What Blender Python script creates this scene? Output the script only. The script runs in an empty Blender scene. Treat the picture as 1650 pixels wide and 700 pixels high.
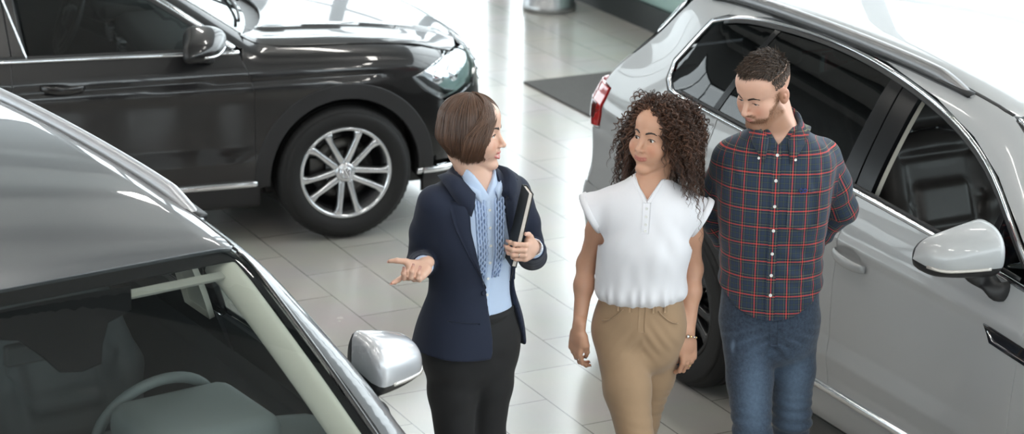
import bpy, bmesh, math, random
import numpy as np
from mathutils import Vector, Matrix
from mathutils.geometry import delaunay_2d_cdt

SC = bpy.context.scene
COL = SC.collection
PI = math.pi
rng = np.random.default_rng(7)
A = lambda *v: np.array(v, float)

# ------------------------------------------------------------------ camera
F_PX, PITCH, ROLL, CAM_H = 3896.9, 0.3155, 0.0195, 3.815
def cam_axes():
    fw = A(0, math.cos(PITCH), -math.sin(PITCH)); rt = A(1, 0, 0); up = np.cross(rt, fw)
    c, s = math.cos(ROLL), math.sin(ROLL)
    return fw, c*rt+s*up, -s*rt+c*up
FW, RT, UP = cam_axes()
CAM_O = A(0, 0, CAM_H)
def at(u, v, Y):
    """the point at depth Y seen at (u, v) of the 1650 x 700 photograph"""
    d = FW+RT*(u-825)/F_PX-UP*(v-350)/F_PX
    return CAM_O+d*(Y/d[1])
cd = bpy.data.cameras.new('camera'); cam = bpy.data.objects.new('camera', cd); COL.objects.link(cam)
cd.sensor_width = 36; cd.lens = F_PX/1650*36; cd.clip_end = 200
cam.matrix_world = Matrix(((RT[0], UP[0], -FW[0], 0), (RT[1], UP[1], -FW[1], 0), (RT[2], UP[2], -FW[2], CAM_H), (0, 0, 0, 1)))
cd.dof.use_dof = True; cd.dof.focus_distance = 8.0; cd.dof.aperture_fstop = 4.0
SC.camera = cam
SC.view_settings.view_transform = 'Standard'; SC.view_settings.look = 'None'
SC.view_settings.gamma = 1; SC.view_settings.use_curve_mapping = False

# ------------------------------------------------------------------ objects
def tag(o, label=None, cat=None, group=None, kind=None):
    if label: o['label'] = label
    if cat: o['category'] = cat
    if group: o['group'] = group
    if kind: o['kind'] = kind
    return o
def empty(name, loc=(0, 0, 0), rz=0, parent=None):
    o = bpy.data.objects.new(name, None); COL.objects.link(o)
    o.location = loc; o.rotation_euler = (0, 0, rz); o.parent = parent; o.empty_display_size = .1
    return o
def mesh_obj(name, V, Fc, mat, parent=None, N=None, smooth=True, fmat=None, attrs=None):
    me = bpy.data.meshes.new(name)
    V = np.asarray(V, float)
    me.from_pydata(V.tolist(), [], [list(map(int, f)) for f in Fc] if not isinstance(Fc, np.ndarray) else Fc.tolist())
    mats = mat if isinstance(mat, (list, tuple)) else [mat]
    for m in mats: me.materials.append(m)
    if fmat is not None: me.polygons.foreach_set('material_index', np.asarray(fmat, np.int32))
    if smooth: me.polygons.foreach_set('use_smooth', np.ones(len(me.polygons), bool))
    if attrs:
        for k, a in attrs.items():
            a = np.asarray(a, np.float32)
            if a.ndim == 1: me.attributes.new(k, 'FLOAT', 'POINT').data.foreach_set('value', a)
            else: me.attributes.new(k, 'FLOAT_VECTOR', 'POINT').data.foreach_set('vector', a.ravel())
    me.update()
    if N is not None: me.normals_split_custom_set_from_vertices([tuple(n) for n in np.asarray(N, float)])
    o = bpy.data.objects.new(name, me); COL.objects.link(o); o.parent = parent
    return o
class MB:
    """collects shapes that become one mesh"""
    def __init__(s): s.V = []; s.F = []; s.N = []; s.M = []; s.n = 0; s.useN = False
    def add(s, V, Fc, N=None, mi=0):
        V = np.asarray(V, float)
        s.V.append(V); s.N.append(N)
        if N is not None: s.useN = True
        for f in Fc: s.F.append([int(i)+s.n for i in f]); s.M.append(mi)
        s.n += len(V); return s
    def xf(s, M):
        M = np.asarray(M, float); s.V = [v@M[:3, :3].T+M[:3, 3] for v in s.V]; return s
    def build(s, name, mat, parent=None, smooth=True):
        V = np.concatenate(s.V)
        return mesh_obj(name, V, s.F, mat, parent, smooth=smooth, fmat=s.M if max(s.M, default=0) > 0 else None)
def flat_box(lo, hi):
    x0, y0, z0 = lo; x1, y1, z1 = hi
    V = [(x, y, z) for z in (z0, z1) for y in (y0, y1) for x in (x0, x1)]
    return V, [(0, 2, 3, 1), (4, 5, 7, 6), (0, 1, 5, 4), (2, 6, 7, 3), (0, 4, 6, 2), (1, 3, 7, 5)]
def rbox(lo, hi, r=.01, seg=3):
    bm = bmesh.new(); V, Fc = flat_box(lo, hi)
    vs = [bm.verts.new(v) for v in V]
    for f in Fc: bm.faces.new([vs[i] for i in f])
    bmesh.ops.bevel(bm, geom=bm.edges[:], offset=r, segments=seg, profile=.5, affect='EDGES', clamp_overlap=True)
    bm.verts.index_update()
    out = [tuple(v.co) for v in bm.verts], [[v.index for v in f.verts] for f in bm.faces]
    bm.free(); return out
def lathe(prof, n=48, axis='y', close=False):
    """prof: list of (radius, along)"""
    P = np.array(prof, float); m = len(P); th = np.arange(n)*2*PI/n
    V = np.empty((n, m, 3))
    c, s = np.cos(th)[:, None], np.sin(th)[:, None]
    r, h = P[None, :, 0], P[None, :, 1]+0*c
    V = np.stack({'y': (r*c, h, r*s), 'z': (r*c, r*s, h), 'x': (h, r*c, r*s)}[axis], -1).reshape(-1, 3)
    Fc = []
    for i in range(n):
        j = (i+1) % n
        for k in range(m if close else m-1):
            l = (k+1) % m
            Fc.append((i*m+k, i*m+l, j*m+l, j*m+k))
    return V, Fc
def catmull(P, n=8, closed=False):
    P = np.asarray(P, float); out = []; m = len(P)
    for i in range(m if closed else m-1):
        if closed: p0, p1, p2, p3 = P[i-1], P[i], P[(i+1) % m], P[(i+2) % m]
        else:
            p1, p2 = P[i], P[i+1]; p0 = P[i-1] if i else 2*p1-p2; p3 = P[i+2] if i+2 < m else 2*p2-p1
        for t in np.arange(n)/n:
            out.append(.5*(2*p1+(p2-p0)*t+(2*p0-5*p1+4*p2-p3)*t*t+(3*p1-p0-3*p2+p3)*t**3))
    if not closed: out.append(P[-1])
    return np.array(out)
def unit(v):
    v = np.asarray(v, float); return v/np.maximum(np.linalg.norm(v, axis=-1, keepdims=True), 1e-12)
def sweep(P, prof, N=None, closed=False, scale=None, caps=True):
    """sweep a closed 2-D profile (across, up) along a path; N = the up direction at each point"""
    P = np.asarray(P, float); m = len(P); prof = np.asarray(prof, float); k = len(prof)
    T = np.roll(P, -1, 0)-np.roll(P, 1, 0)
    if not closed: T[0] = P[1]-P[0]; T[-1] = P[-1]-P[-2]
    T = unit(T)
    if N is None:
        N = np.empty_like(P); a = A(0, 0, 1) if abs(T[0][2]) < .9 else A(1, 0, 0)
        n0 = unit(a-T[0]*(a@T[0])); N[0] = n0
        for i in range(1, m):
            n0 = unit(n0-T[i]*(n0@T[i])); N[i] = n0
    else:
        N = np.broadcast_to(np.asarray(N, float), P.shape); N = unit(N-T*np.sum(N*T, -1, keepdims=True))
    B = np.cross(T, N); sc = np.ones(m) if scale is None else np.asarray(scale, float)
    V = P[:, None]+(B[:, None]*prof[None, :, :1]+N[:, None]*prof[None, :, 1:])*sc[:, None, None]
    Fc = []
    for i in range(m if closed else m-1):
        j = (i+1) % m
        for q in range(k): Fc.append((i*k+q, j*k+q, j*k+(q+1) % k, i*k+(q+1) % k))
    if caps and not closed:
        Fc.append(list(range(k))); Fc.append([(m-1)*k+q for q in range(k)][::-1])
    return V.reshape(-1, 3), Fc
def circ(r, n=8, ry=None):
    t = np.arange(n)*2*PI/n; return np.stack([r*np.cos(t), (ry or r)*np.sin(t)], -1)
def tube(P, r, n=8, closed=False, scale=None, smooth_n=0):
    if smooth_n: P = catmull(P, smooth_n, closed)
    return sweep(P, circ(r, n), closed=closed, scale=scale)
def spl(xs, ys):
    """natural cubic spline through the points, straight beyond the ends"""
    x = np.array(xs, float); y = np.array(ys, float)
    if x[0] > x[-1]: x, y = x[::-1], y[::-1]
    n = len(x); h = np.diff(x); M = np.zeros((n, n)); r = np.zeros(n); M[0, 0] = M[-1, -1] = 1
    for i in range(1, n-1):
        M[i, i-1], M[i, i], M[i, i+1] = h[i-1], 2*(h[i-1]+h[i]), h[i]
        r[i] = 6*((y[i+1]-y[i])/h[i]-(y[i]-y[i-1])/h[i-1])
    m = np.linalg.solve(M, r)
    def f(t):
        t = np.asarray(t, float); tc = np.clip(t, x[0], x[-1])
        i = np.clip(np.searchsorted(x, tc)-1, 0, n-2); a = (x[i+1]-tc)/h[i]; b = 1-a
        v = a*y[i]+b*y[i+1]+((a**3-a)*m[i]+(b**3-b)*m[i+1])*h[i]**2/6
        s0 = (y[1]-y[0])/h[0]-h[0]*m[1]/6; s1 = (y[-1]-y[-2])/h[-1]+h[-1]*m[-2]/6
        return v+np.where(t < x[0], (t-x[0])*s0, 0)+np.where(t > x[-1], (t-x[-1])*s1, 0)
    return f
def smax(a, b, k):
    h = np.maximum(k-np.abs(a-b), 0)/k; return np.maximum(a, b)+h*h*k*.25
def smin(a, b, k):
    h = np.maximum(k-np.abs(a-b), 0)/k; return np.minimum(a, b)-h*h*k*.25
def sstep(a, b, x):
    t = np.clip((x-a)/(b-a), 0, 1); return t*t*(3-2*t)

# ------------------------------------------------------------------ panels laid on an implicit skin F(P) = 0
def grad(Fn, P, e=1e-3):
    g = np.stack([Fn(P+d)-Fn(P-d) for d in (A(e, 0, 0), A(0, e, 0), A(0, 0, e))], -1)
    return unit(g)
def shoot(Fn, O, D, t0, t1, it=34):
    """walk in from the outside (t1) to the skin"""
    lo = np.full(len(O), float(t0)); hi = np.full(len(O), float(t1))
    for _ in range(it):
        m = (lo+hi)/2; ins = Fn(O+D*m[:, None]) < 0
        lo = np.where(ins, m, lo); hi = np.where(ins, hi, m)
    return O+D*((lo+hi)/2)[:, None]
AX = {'y': (0, 2, 1), 'x': (1, 2, 0), 'z': (0, 1, 2)}
def onto(Fn, Q, axis, sgn, t0=0., t1=3.):
    Q = np.asarray(Q, float); a, b, c = AX[axis]
    O = np.zeros((len(Q), 3)); O[:, a] = Q[:, 0]; O[:, b] = Q[:, 1]
    D = np.zeros(3); D[c] = sgn
    return shoot(Fn, O, D, t0, t1)
def resample(Q, step, closed=True):
    Q = np.asarray(Q, float); out = []
    for i in range(len(Q) if closed else len(Q)-1):
        a, b = Q[i], Q[(i+1) % len(Q)]; n = max(1, int(math.ceil(np.linalg.norm(b-a)/step)))
        out += [a+(b-a)*t for t in np.arange(n)/n]
    if not closed: out.append(Q[-1])
    return np.array(out)
def in_poly(P, Q):
    x, y = P[:, 0], P[:, 1]; r = np.zeros(len(P), bool)
    for i in range(len(Q)):
        (x0, y0), (x1, y1) = Q[i-1], Q[i]
        if y0 == y1: continue
        c = ((y0 > y) != (y1 > y)) & (x < (x1-x0)*(y-y0)/(y1-y0)+x0); r ^= c
    return r
def poly_dist(P, Q):
    d = np.full(len(P), 1e9)
    for i in range(len(Q)):
        a, b = Q[i-1], Q[i]; ab = b-a; L = ab@ab+1e-12
        t = np.clip(((P-a)@ab)/L, 0, 1); d = np.minimum(d, np.linalg.norm(P-a-t[:, None]*ab, axis=1))
    return d
def shrink(Q, g):
    """inset a polygon by g"""
    Q = np.asarray(Q, float); ar = sum(Q[i-1][0]*Q[i][1]-Q[i][0]*Q[i-1][1] for i in range(len(Q)))
    E = unit(np.roll(Q, -1, 0)-Q); Nn = np.stack([-E[:, 1], E[:, 0]], -1)*(1 if ar > 0 else -1)
    M = Nn+np.roll(Nn, 1, 0); M = M/np.maximum(np.sum(M*M, -1, keepdims=True)/2, .35)
    return Q+M*g
def fill2d(Q, step):
    Q = resample(Q, step); lo, hi = Q.min(0), Q.max(0)
    gx = np.arange(lo[0], hi[0], step); gy = np.arange(lo[1], hi[1], step*.87)
    G = np.array([(x+(step/2 if j % 2 else 0), y) for j, y in enumerate(gy) for x in gx]) if len(gx) and len(gy) else np.zeros((0, 2))
    if len(G): G = G[in_poly(G, Q)]
    if len(G): G = G[poly_dist(G, Q) > step*.45]
    n = len(Q); P = np.concatenate([Q, G]) if len(G) else Q
    r = delaunay_2d_cdt([Vector(p) for p in P], [(i, (i+1) % n) for i in range(n)], [list(range(n))], 1, 1e-7)
    return np.array([tuple(v) for v in r[0]]), [tuple(f) for f in r[2]]
def panel_data(Fn, axis, sgn, Q, step=.03, gap=.0025, off=0., depth=.014, roll=.002, t0=0., t1=3., fn=None):
    if gap: Q = shrink(Q, gap)
    P2, T = fill2d(Q, step)
    P = onto(Fn, P2, axis, sgn, t0, t1); N = grad(Fn, P)
    if fn is not None: off = off+fn(P)
    P = P+N*(np.asarray(off)[..., None] if np.ndim(off) else off)
    T = np.array(T); a, b, c = P[T[:, 0]], P[T[:, 1]], P[T[:, 2]]
    fl = np.sum(np.cross(b-a, c-a)*N[T[:, 0]], -1) < 0
    T[fl] = T[fl][:, ::-1]
    faces = [tuple(t) for t in T]; V = [P]; NN = [N]
    if depth:
        ed = {}
        for t in faces:
            for i in range(3): ed[(t[i], t[(i+1) % 3])] = 1
        bd = [(i, j) for (i, j) in ed if (j, i) not in ed]
        out = {}
        for i, j in bd:
            tn = np.cross(P[j]-P[i], N[i]+N[j])
            for q in (i, j): out[q] = out.get(q, 0)+unit(tn)
        idx = sorted(out); O = unit(np.array([out[q] for q in idx])); k = len(idx); n0 = len(P); mp = {q: e for e, q in enumerate(idx)}
        Pb, Nb = P[idx], N[idx]
        V += [Pb+O*roll*.7-Nb*roll*.3, Pb+O*roll-Nb*roll, Pb+O*roll-Nb*depth]; NN += [unit(Nb+O), O, O]
        for i, j in bd:
            p, q = mp[i], mp[j]; r = [(i, n0+p), (j, n0+q)]
            faces.append((j, i, n0+p, n0+q))
            for l in (0, 1): faces.append((n0+l*k+q, n0+l*k+p, n0+(l+1)*k+p, n0+(l+1)*k+q))
    return np.concatenate(V), faces, np.concatenate(NN)
def panel(name, Fn, axis, sgn, Q, mat, parent=None, **k):
    V, Fc, N = panel_data(Fn, axis, sgn, Q, **k)
    return mesh_obj(name, V, Fc, mat, parent, N)
def panels(name, parts, mat, parent=None):
    """several panels in one part: parts = [(Fn, axis, sgn, Q, kwargs)]"""
    V, Fc, N, n = [], [], [], 0
    for Fn, axis, sgn, Q, k in parts:
        v, f, nn = panel_data(Fn, axis, sgn, Q, **k)
        V.append(v); N.append(nn); Fc += [tuple(i+n for i in t) for t in f]; n += len(v)
    return mesh_obj(name, np.concatenate(V), Fc, mat, parent, np.concatenate(N))
def on_path(Fn, axis, sgn, Q, step=.03, off=0., closed=False, t0=0., t1=3.):
    P = onto(Fn, resample(Q, step, closed), axis, sgn, t0, t1); N = grad(Fn, P)
    return P+N*off, N
def strip_data(Fn, axis, sgn, Q, w, h, step=.03, off=0., closed=False, t0=0., t1=3.):
    P, N = on_path(Fn, axis, sgn, Q, step, off, closed, t0, t1)
    pr = [(-w/2, -h), (-w/2, h*.35), (-w*.3, h*.9), (0, h*1.1), (w*.3, h*.9), (w/2, h*.35), (w/2, -h)]
    return sweep(P, pr, N, closed)
def strip(name, Fn, axis, sgn, Q, w, h, mat, parent=None, **k):
    V, Fc = strip_data(Fn, axis, sgn, Q, w, h, **k); return mesh_obj(name, V, Fc, mat, parent)

# ------------------------------------------------------------------ signed distance fields and surface nets
class Field:
    def __init__(s, prims=None): s.p = prims or []
    def add(s, fn, lo, hi, k=.02, op='u'): s.p.append((fn, np.asarray(lo, float), np.asarray(hi, float), k, op)); return s
    def __call__(s, P):
        sh = P.shape[:-1]; P = P.reshape(-1, 3); v = np.full(len(P), 1.)
        for fn, lo, hi, k, op in s.p:
            q = slice(None)
            if op != 'i' and len(P) > 400:
                q = np.flatnonzero((P[:, 0] > lo[0]) & (P[:, 0] < hi[0]) & (P[:, 1] > lo[1]) & (P[:, 1] < hi[1]) & (P[:, 2] > lo[2]) & (P[:, 2] < hi[2]))
                if len(q) == 0: continue
                if len(q) > .8*len(P): q = slice(None)
            d = fn(P[q]); w = v[q]
            v[q] = smin(w, d, k) if op == 'u' else smax(w, -d, k) if op == 's' else smax(w, d, k)
        return v.reshape(sh)
    def cone(s, a, b, ra, rb, k=.02, op='u', flat=None):
        """a limb: round cone from a to b; flat = (axis, factor) squeezes it along an axis"""
        a = np.asarray(a, float); b = np.asarray(b, float); ab = b-a; L = max(ab@ab, 1e-10)
        if flat is not None: fa, ff = unit(flat[0]), flat[1]
        def fn(P):
            q = P-a
            if flat is not None:
                w = q@fa; wa = ab@fa
                t = np.clip(q@ab/L, 0, 1); r = q-t[..., None]*ab; e = r@fa
                r = r+(e*(1/ff-1))[..., None]*fa
                return (np.linalg.norm(r, axis=-1)-(ra+(rb-ra)*t))*min(1, ff+.25)
            t = np.clip(q@ab/L, 0, 1)
            return np.linalg.norm(q-t[..., None]*ab, axis=-1)-(ra+(rb-ra)*t)
        m = max(ra, rb)*(max(1, flat[1]) if flat else 1)+k+.03
        return s.add(fn, np.minimum(a, b)-m, np.maximum(a, b)+m, k, op)
    def chain(s, P, R, k=.02, op='u', flat=None):
        for i in range(len(P)-1): s.cone(P[i], P[i+1], R[i], R[i+1], k, op, flat)
        return s
    def ell(s, c, r, R=None, k=.02, op='u'):
        c = np.asarray(c, float); r = np.asarray(r, float); R = np.eye(3) if R is None else np.asarray(R, float)
        def fn(P):
            q = (P-c)@R; k0 = np.linalg.norm(q/r, axis=-1); k1 = np.linalg.norm(q/(r*r), axis=-1)
            return np.where(k0 < 1e-6, -r.min(), k0*(k0-1)/np.maximum(k1, 1e-9))
        m = r.max()+k+.03
        return s.add(fn, c-m, c+m, k, op)
    def box(s, c, hs, R=None, rad=.01, k=.02, op='u'):
        c = np.asarray(c, float); hs = np.asarray(hs, float)-rad; R = np.eye(3) if R is None else np.asarray(R, float)
        def fn(P):
            q = np.abs((P-c)@R)-hs
            return np.linalg.norm(np.maximum(q, 0), axis=-1)+np.minimum(q.max(-1), 0)-rad
        m = np.linalg.norm(hs)+rad+k+.03
        return s.add(fn, c-m, c+m, k, op)
    def grid(s, xs, ys, zs):
        f = np.full((len(xs), len(ys), len(zs)), .2, np.float32)
        for fn, lo, hi, k, op in s.p:
            if op == 'i' or op == 'g': i0, i1, j0, j1, l0, l1 = 0, len(xs), 0, len(ys), 0, len(zs)
            else:
                i0, i1 = np.searchsorted(xs, (lo[0], hi[0])); j0, j1 = np.searchsorted(ys, (lo[1], hi[1])); l0, l1 = np.searchsorted(zs, (lo[2], hi[2]))
            if i1 <= i0 or j1 <= j0 or l1 <= l0: continue
            sub = f[i0:i1, j0:j1, l0:l1]
            if sub.size > 3000000:
                ch = max(1, 3000000//(sub.shape[1]*sub.shape[2]))
                for c in range(0, sub.shape[0], ch): s._ap(f[i0+c:min(i1, i0+c+ch), j0:j1, l0:l1], xs[i0+c:min(i1, i0+c+ch)], ys[j0:j1], zs[l0:l1], fn, k, op)
            else: s._ap(sub, xs[i0:i1], ys[j0:j1], zs[l0:l1], fn, k, op)
        return f
    @staticmethod
    def _ap(sub, x, y, z, fn, k, op):
        P = np.stack(np.meshgrid(x, y, z, indexing='ij'), -1); sh = P.shape[:3]
        d = fn(P.reshape(-1, 3)).reshape(sh)
        sub[...] = smin(sub, d, k) if op == 'u' else smax(sub, -d, k) if op == 's' else smax(sub, d, k)
    def mesh(s, xs, ys, zs, smooth=2):
        V, Q = nets(xs, ys, zs, s.grid(xs, ys, zs))
        return (relax(V, Q, smooth), Q) if smooth else (V, Q)
def axis_grid(*segs):
    """segs: (start, end, step), ..."""
    out = [segs[0][0]]
    for a, b, h in segs:
        n = max(1, int(round((b-a)/h))); out += list(a+(b-a)*np.arange(1, n+1)/n)
    return np.array(out)
def nets(xs, ys, zs, f):
    ins = f < 0
    c = np.zeros(tuple(n-1 for n in f.shape), np.uint8)
    for dx in (0, 1):
        for dy in (0, 1):
            for dz in (0, 1): c += ins[dx:f.shape[0]-1+dx, dy:f.shape[1]-1+dy, dz:f.shape[2]-1+dz]
    I, J, K = np.nonzero((c > 0) & (c < 8)); n = len(I)
    idx = np.full(c.shape, -1, np.int32); idx[I, J, K] = np.arange(n)
    S = np.zeros((n, 3)); W = np.zeros(n)
    cr = [(a, b, d) for a in (0, 1) for b in (0, 1) for d in (0, 1)]
    for p in cr:
        for ax in range(3):
            if p[ax]: continue
            q = list(p); q[ax] = 1
            f0 = f[I+p[0], J+p[1], K+p[2]]; f1 = f[I+q[0], J+q[1], K+q[2]]
            m = (f0 < 0) != (f1 < 0); t = np.where(m, f0/np.where(m, f0-f1, 1), 0)
            P0 = np.stack([xs[I+p[0]], ys[J+p[1]], zs[K+p[2]]], -1); P1 = np.stack([xs[I+q[0]], ys[J+q[1]], zs[K+q[2]]], -1)
            S += np.where(m[:, None], P0+(P1-P0)*t[:, None], 0); W += m
    V = S/W[:, None]; Q = []
    for ax in range(3):
        sl0 = [slice(1, -1)]*3; sl1 = [slice(1, -1)]*3; sl0[ax] = slice(0, -1); sl1[ax] = slice(1, None)
        a = ins[tuple(sl0)]; b = ins[tuple(sl1)]
        i, j, k = np.nonzero(a != b); up = a[i, j, k]
        g = [i, j, k]; u, v = [(1, 2), (2, 0), (0, 1)][ax]
        g = [g[q]+(1 if q != ax else 0) for q in range(3)]
        def cell(du, dv):
            h = [g[0].copy(), g[1].copy(), g[2].copy()]; h[u] -= du; h[v] -= dv; return idx[h[0], h[1], h[2]]
        q4 = np.stack([cell(1, 1), cell(0, 1), cell(0, 0), cell(1, 0)], -1)
        q4[~up] = q4[~up][:, ::-1]; Q.append(q4)
    return V, np.concatenate(Q)
def relax(V, Q, it, lam=.5, mu=-.52):
    e = np.concatenate([Q[:, [0, 1]], Q[:, [1, 2]], Q[:, [2, 3]], Q[:, [3, 0]]]); e = np.concatenate([e, e[:, ::-1]])
    deg = np.bincount(e[:, 0], minlength=len(V)).astype(float)
    for i in range(it*2):
        S = np.stack([np.bincount(e[:, 0], V[e[:, 1], a], len(V)) for a in range(3)], -1)
        V = V+(S/np.maximum(deg, 1)[:, None]-V)*(lam if i % 2 == 0 else mu)
    return V
def rotm(rx=0, ry=0, rz=0):
    return np.array(Matrix.Rotation(rz, 3, 'Z')@Matrix.Rotation(ry, 3, 'Y')@Matrix.Rotation(rx, 3, 'X'))

# ------------------------------------------------------------------ materials
def nodes(name):
    m = bpy.data.materials.new(name); m.use_nodes = True; nt = m.node_tree
    return m, nt, nt.nodes['Principled BSDF'], nt.nodes['Material Output']
def setp(b, **k):
    for n, v in k.items(): b.inputs[n.replace('_', ' ')].default_value = v
def rgb(r, g, b): return (r, g, b, 1)
def srgb(r, g, b):
    f = lambda c: (c/255/12.92 if c/255 <= .04045 else ((c/255+.055)/1.055)**2.4)
    return (f(r), f(g), f(b), 1)
def simple(name, col, rough=.5, metal=0, noise=0, nscale=40, bump=0, bscale=200, **k):
    m, nt, b, o = nodes(name); setp(b, Base_Color=col, Roughness=rough, Metallic=metal, **k)
    L = nt.links.new
    if noise or bump:
        tc = nt.nodes.new('ShaderNodeTexCoord')
    if noise:
        t = nt.nodes.new('ShaderNodeTexNoise'); t.inputs['Scale'].default_value = nscale; t.inputs['Detail'].default_value = 4
        L(tc.outputs['Object'], t.inputs['Vector'])
        mx = nt.nodes.new('ShaderNodeMix'); mx.data_type = 'RGBA'
        mx.inputs[6].default_value = tuple(c*(1-noise) for c in col[:3])+(1,); mx.inputs[7].default_value = tuple(min(1, c*(1+noise)) for c in col[:3])+(1,)
        L(t.outputs['Fac'], mx.inputs[0]); L(mx.outputs[2], b.inputs['Base Color'])
    if bump:
        t2 = nt.nodes.new('ShaderNodeTexNoise'); t2.inputs['Scale'].default_value = bscale; t2.inputs['Detail'].default_value = 3
        L(tc.outputs['Object'], t2.inputs['Vector'])
        bp = nt.nodes.new('ShaderNodeBump'); bp.inputs['Strength'].default_value = bump; bp.inputs['Distance'].default_value = .002
        L(t2.outputs['Fac'], bp.inputs['Height']); L(bp.outputs['Normal'], b.inputs['Normal'])
    return m
def glass(name, tint, refl=1., base=.045):
    """a thin pane: tinted see-through plus a mirror reflection by Fresnel"""
    m, nt, b, o = nodes(name); nt.nodes.remove(b); L = nt.links.new
    tr = nt.nodes.new('ShaderNodeBsdfTransparent'); tr.inputs[0].default_value = tint
    gl = nt.nodes.new('ShaderNodeBsdfGlossy'); gl.inputs['Roughness'].default_value = .01; gl.inputs[0].default_value = (refl, refl, refl, 1)
    lw = nt.nodes.new('ShaderNodeLayerWeight'); lw.inputs[0].default_value = .5
    pw = nt.nodes.new('ShaderNodeMath'); pw.operation = 'POWER'; pw.inputs[1].default_value = 5; L(lw.outputs['Facing'], pw.inputs[0])
    fr = nt.nodes.new('ShaderNodeMath'); fr.operation = 'MULTIPLY_ADD'; fr.inputs[1].default_value = .92; fr.inputs[2].default_value = base; L(pw.outputs[0], fr.inputs[0])
    mx = nt.nodes.new('ShaderNodeMixShader'); L(fr.outputs[0], mx.inputs[0]); L(tr.outputs[0], mx.inputs[1]); L(gl.outputs[0], mx.inputs[2]); L(mx.outputs[0], o.inputs[0])
    return m
def paint(name, col, metal=.0, rough=.4, coat=1., spec=.5):
    return simple(name, col, rough, metal, Coat_Weight=coat, Coat_Roughness=.02, Coat_IOR=1.5, Specular_IOR_Level=spec)
# ================================================================== the showroom
TD = -1.0866
Dv = A(math.cos(TD), math.sin(TD), 0); Nv = A(-Dv[1], Dv[0], 0)
def sn(s, n, z): return Dv*s+Nv*n+A(0, 0, z)
S0, S1, N0, N1, ZC = -23.0, 4.5, -13.0, 8.33, 6.0      # far glazing, wall behind the gallery, left glazing, right facade, ceiling
def room_box(mb, s0, s1, n0, n1, z0, z1):
    V, Fc = flat_box((s0, n0, z0), (s1, n1, z1)); mb.add([sn(*v) for v in V], Fc)
def floor_mat():
    m, nt, b, o = nodes('grey porcelain tile'); L = nt.links.new
    tc = nt.nodes.new('ShaderNodeTexCoord'); sx = nt.nodes.new('ShaderNodeVectorMath'); sx.operation = 'DOT_PRODUCT'; sx.inputs[1].default_value = tuple(Dv)
    sy = nt.nodes.new('ShaderNodeVectorMath'); sy.operation = 'DOT_PRODUCT'; sy.inputs[1].default_value = tuple(Nv)
    L(tc.outputs['Object'], sx.inputs[0]); L(tc.outputs['Object'], sy.inputs[0])
    ax = nt.nodes.new('ShaderNodeMath'); ax.inputs[1].default_value = 9.95+.607*100.5; L(sx.outputs['Value'], ax.inputs[0])
    ay = nt.nodes.new('ShaderNodeMath'); ay.inputs[1].default_value = -4.147+.306*200; L(sy.outputs['Value'], ay.inputs[0])
    cb = nt.nodes.new('ShaderNodeCombineXYZ'); L(ax.outputs[0], cb.inputs[0]); L(ay.outputs[0], cb.inputs[1])
    br = nt.nodes.new('ShaderNodeTexBrick'); L(cb.outputs[0], br.inputs['Vector'])
    br.offset = .5; br.inputs['Scale'].default_value = 1; br.inputs['Brick Width'].default_value = .607; br.inputs['Row Height'].default_value = .306
    br.inputs['Mortar Size'].default_value = .0026; br.inputs['Mortar Smooth'].default_value = .2; br.inputs['Bias'].default_value = 0
    br.inputs['Color1'].default_value = (.49, .462, .415, 1); br.inputs['Color2'].default_value = (.54, .510, .462, 1); br.inputs['Mortar'].default_value = (.13, .125, .118, 1)
    ns = nt.nodes.new('ShaderNodeTexNoise'); ns.inputs['Scale'].default_value = 3; ns.inputs['Detail'].default_value = 6; L(tc.outputs['Object'], ns.inputs['Vector'])
    mx = nt.nodes.new('ShaderNodeMix'); mx.data_type = 'RGBA'; mx.blend_type = 'MULTIPLY'; mx.inputs[0].default_value = .22
    L(br.outputs['Color'], mx.inputs[6]); L(ns.outputs['Color'], mx.inputs[7])
    hs = nt.nodes.new('ShaderNodeHueSaturation'); hs.inputs['Saturation'].default_value = .75; L(mx.outputs[2], hs.inputs['Color']); L(hs.outputs[0], b.inputs['Base Color'])
    rr = nt.nodes.new('ShaderNodeMapRange'); rr.inputs[3].default_value = .20; rr.inputs[4].default_value = .30; L(ns.outputs['Fac'], rr.inputs[0]); L(rr.outputs[0], b.inputs['Roughness'])
    bp = nt.nodes.new('ShaderNodeBump'); bp.inputs['Strength'].default_value = .35; bp.inputs['Distance'].default_value = .002; bp.invert = True
    L(br.outputs['Fac'], bp.inputs['Height']); L(bp.outputs[0], b.inputs['Normal'])
    setp(b, Specular_IOR_Level=.6, Coat_Weight=.6, Coat_Roughness=.14, Coat_IOR=1.5)
    return m
M_FLOOR = floor_mat()
M_WALL = simple('white plaster', rgb(.72, .73, .74), .8, noise=.03, nscale=3)
M_WALLG = simple('grey plaster', rgb(.42, .43, .44), .8, noise=.03, nscale=3)
M_CEIL = simple('white ceiling', rgb(.75, .75, .76), .85)
M_MULL = simple('dark aluminium frame', rgb(.03, .033, .036), .4, .6)
M_BEAM = simple('grey steel beam', rgb(.22, .23, .24), .5, .3)
M_PANE = glass('facade glass', (.90, .94, .94, 1))
M_ASPH = simple('asphalt outside', rgb(.13, .15, .145), .9, noise=.3, nscale=8)
M_MAT = simple('charcoal entrance mat', rgb(.085, .083, .08), .95, noise=.25, nscale=60, bump=.6, bscale=400)
M_STEEL = simple('brushed steel cladding', rgb(.42, .43, .44), .32, .9, noise=.05, nscale=30)

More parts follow.
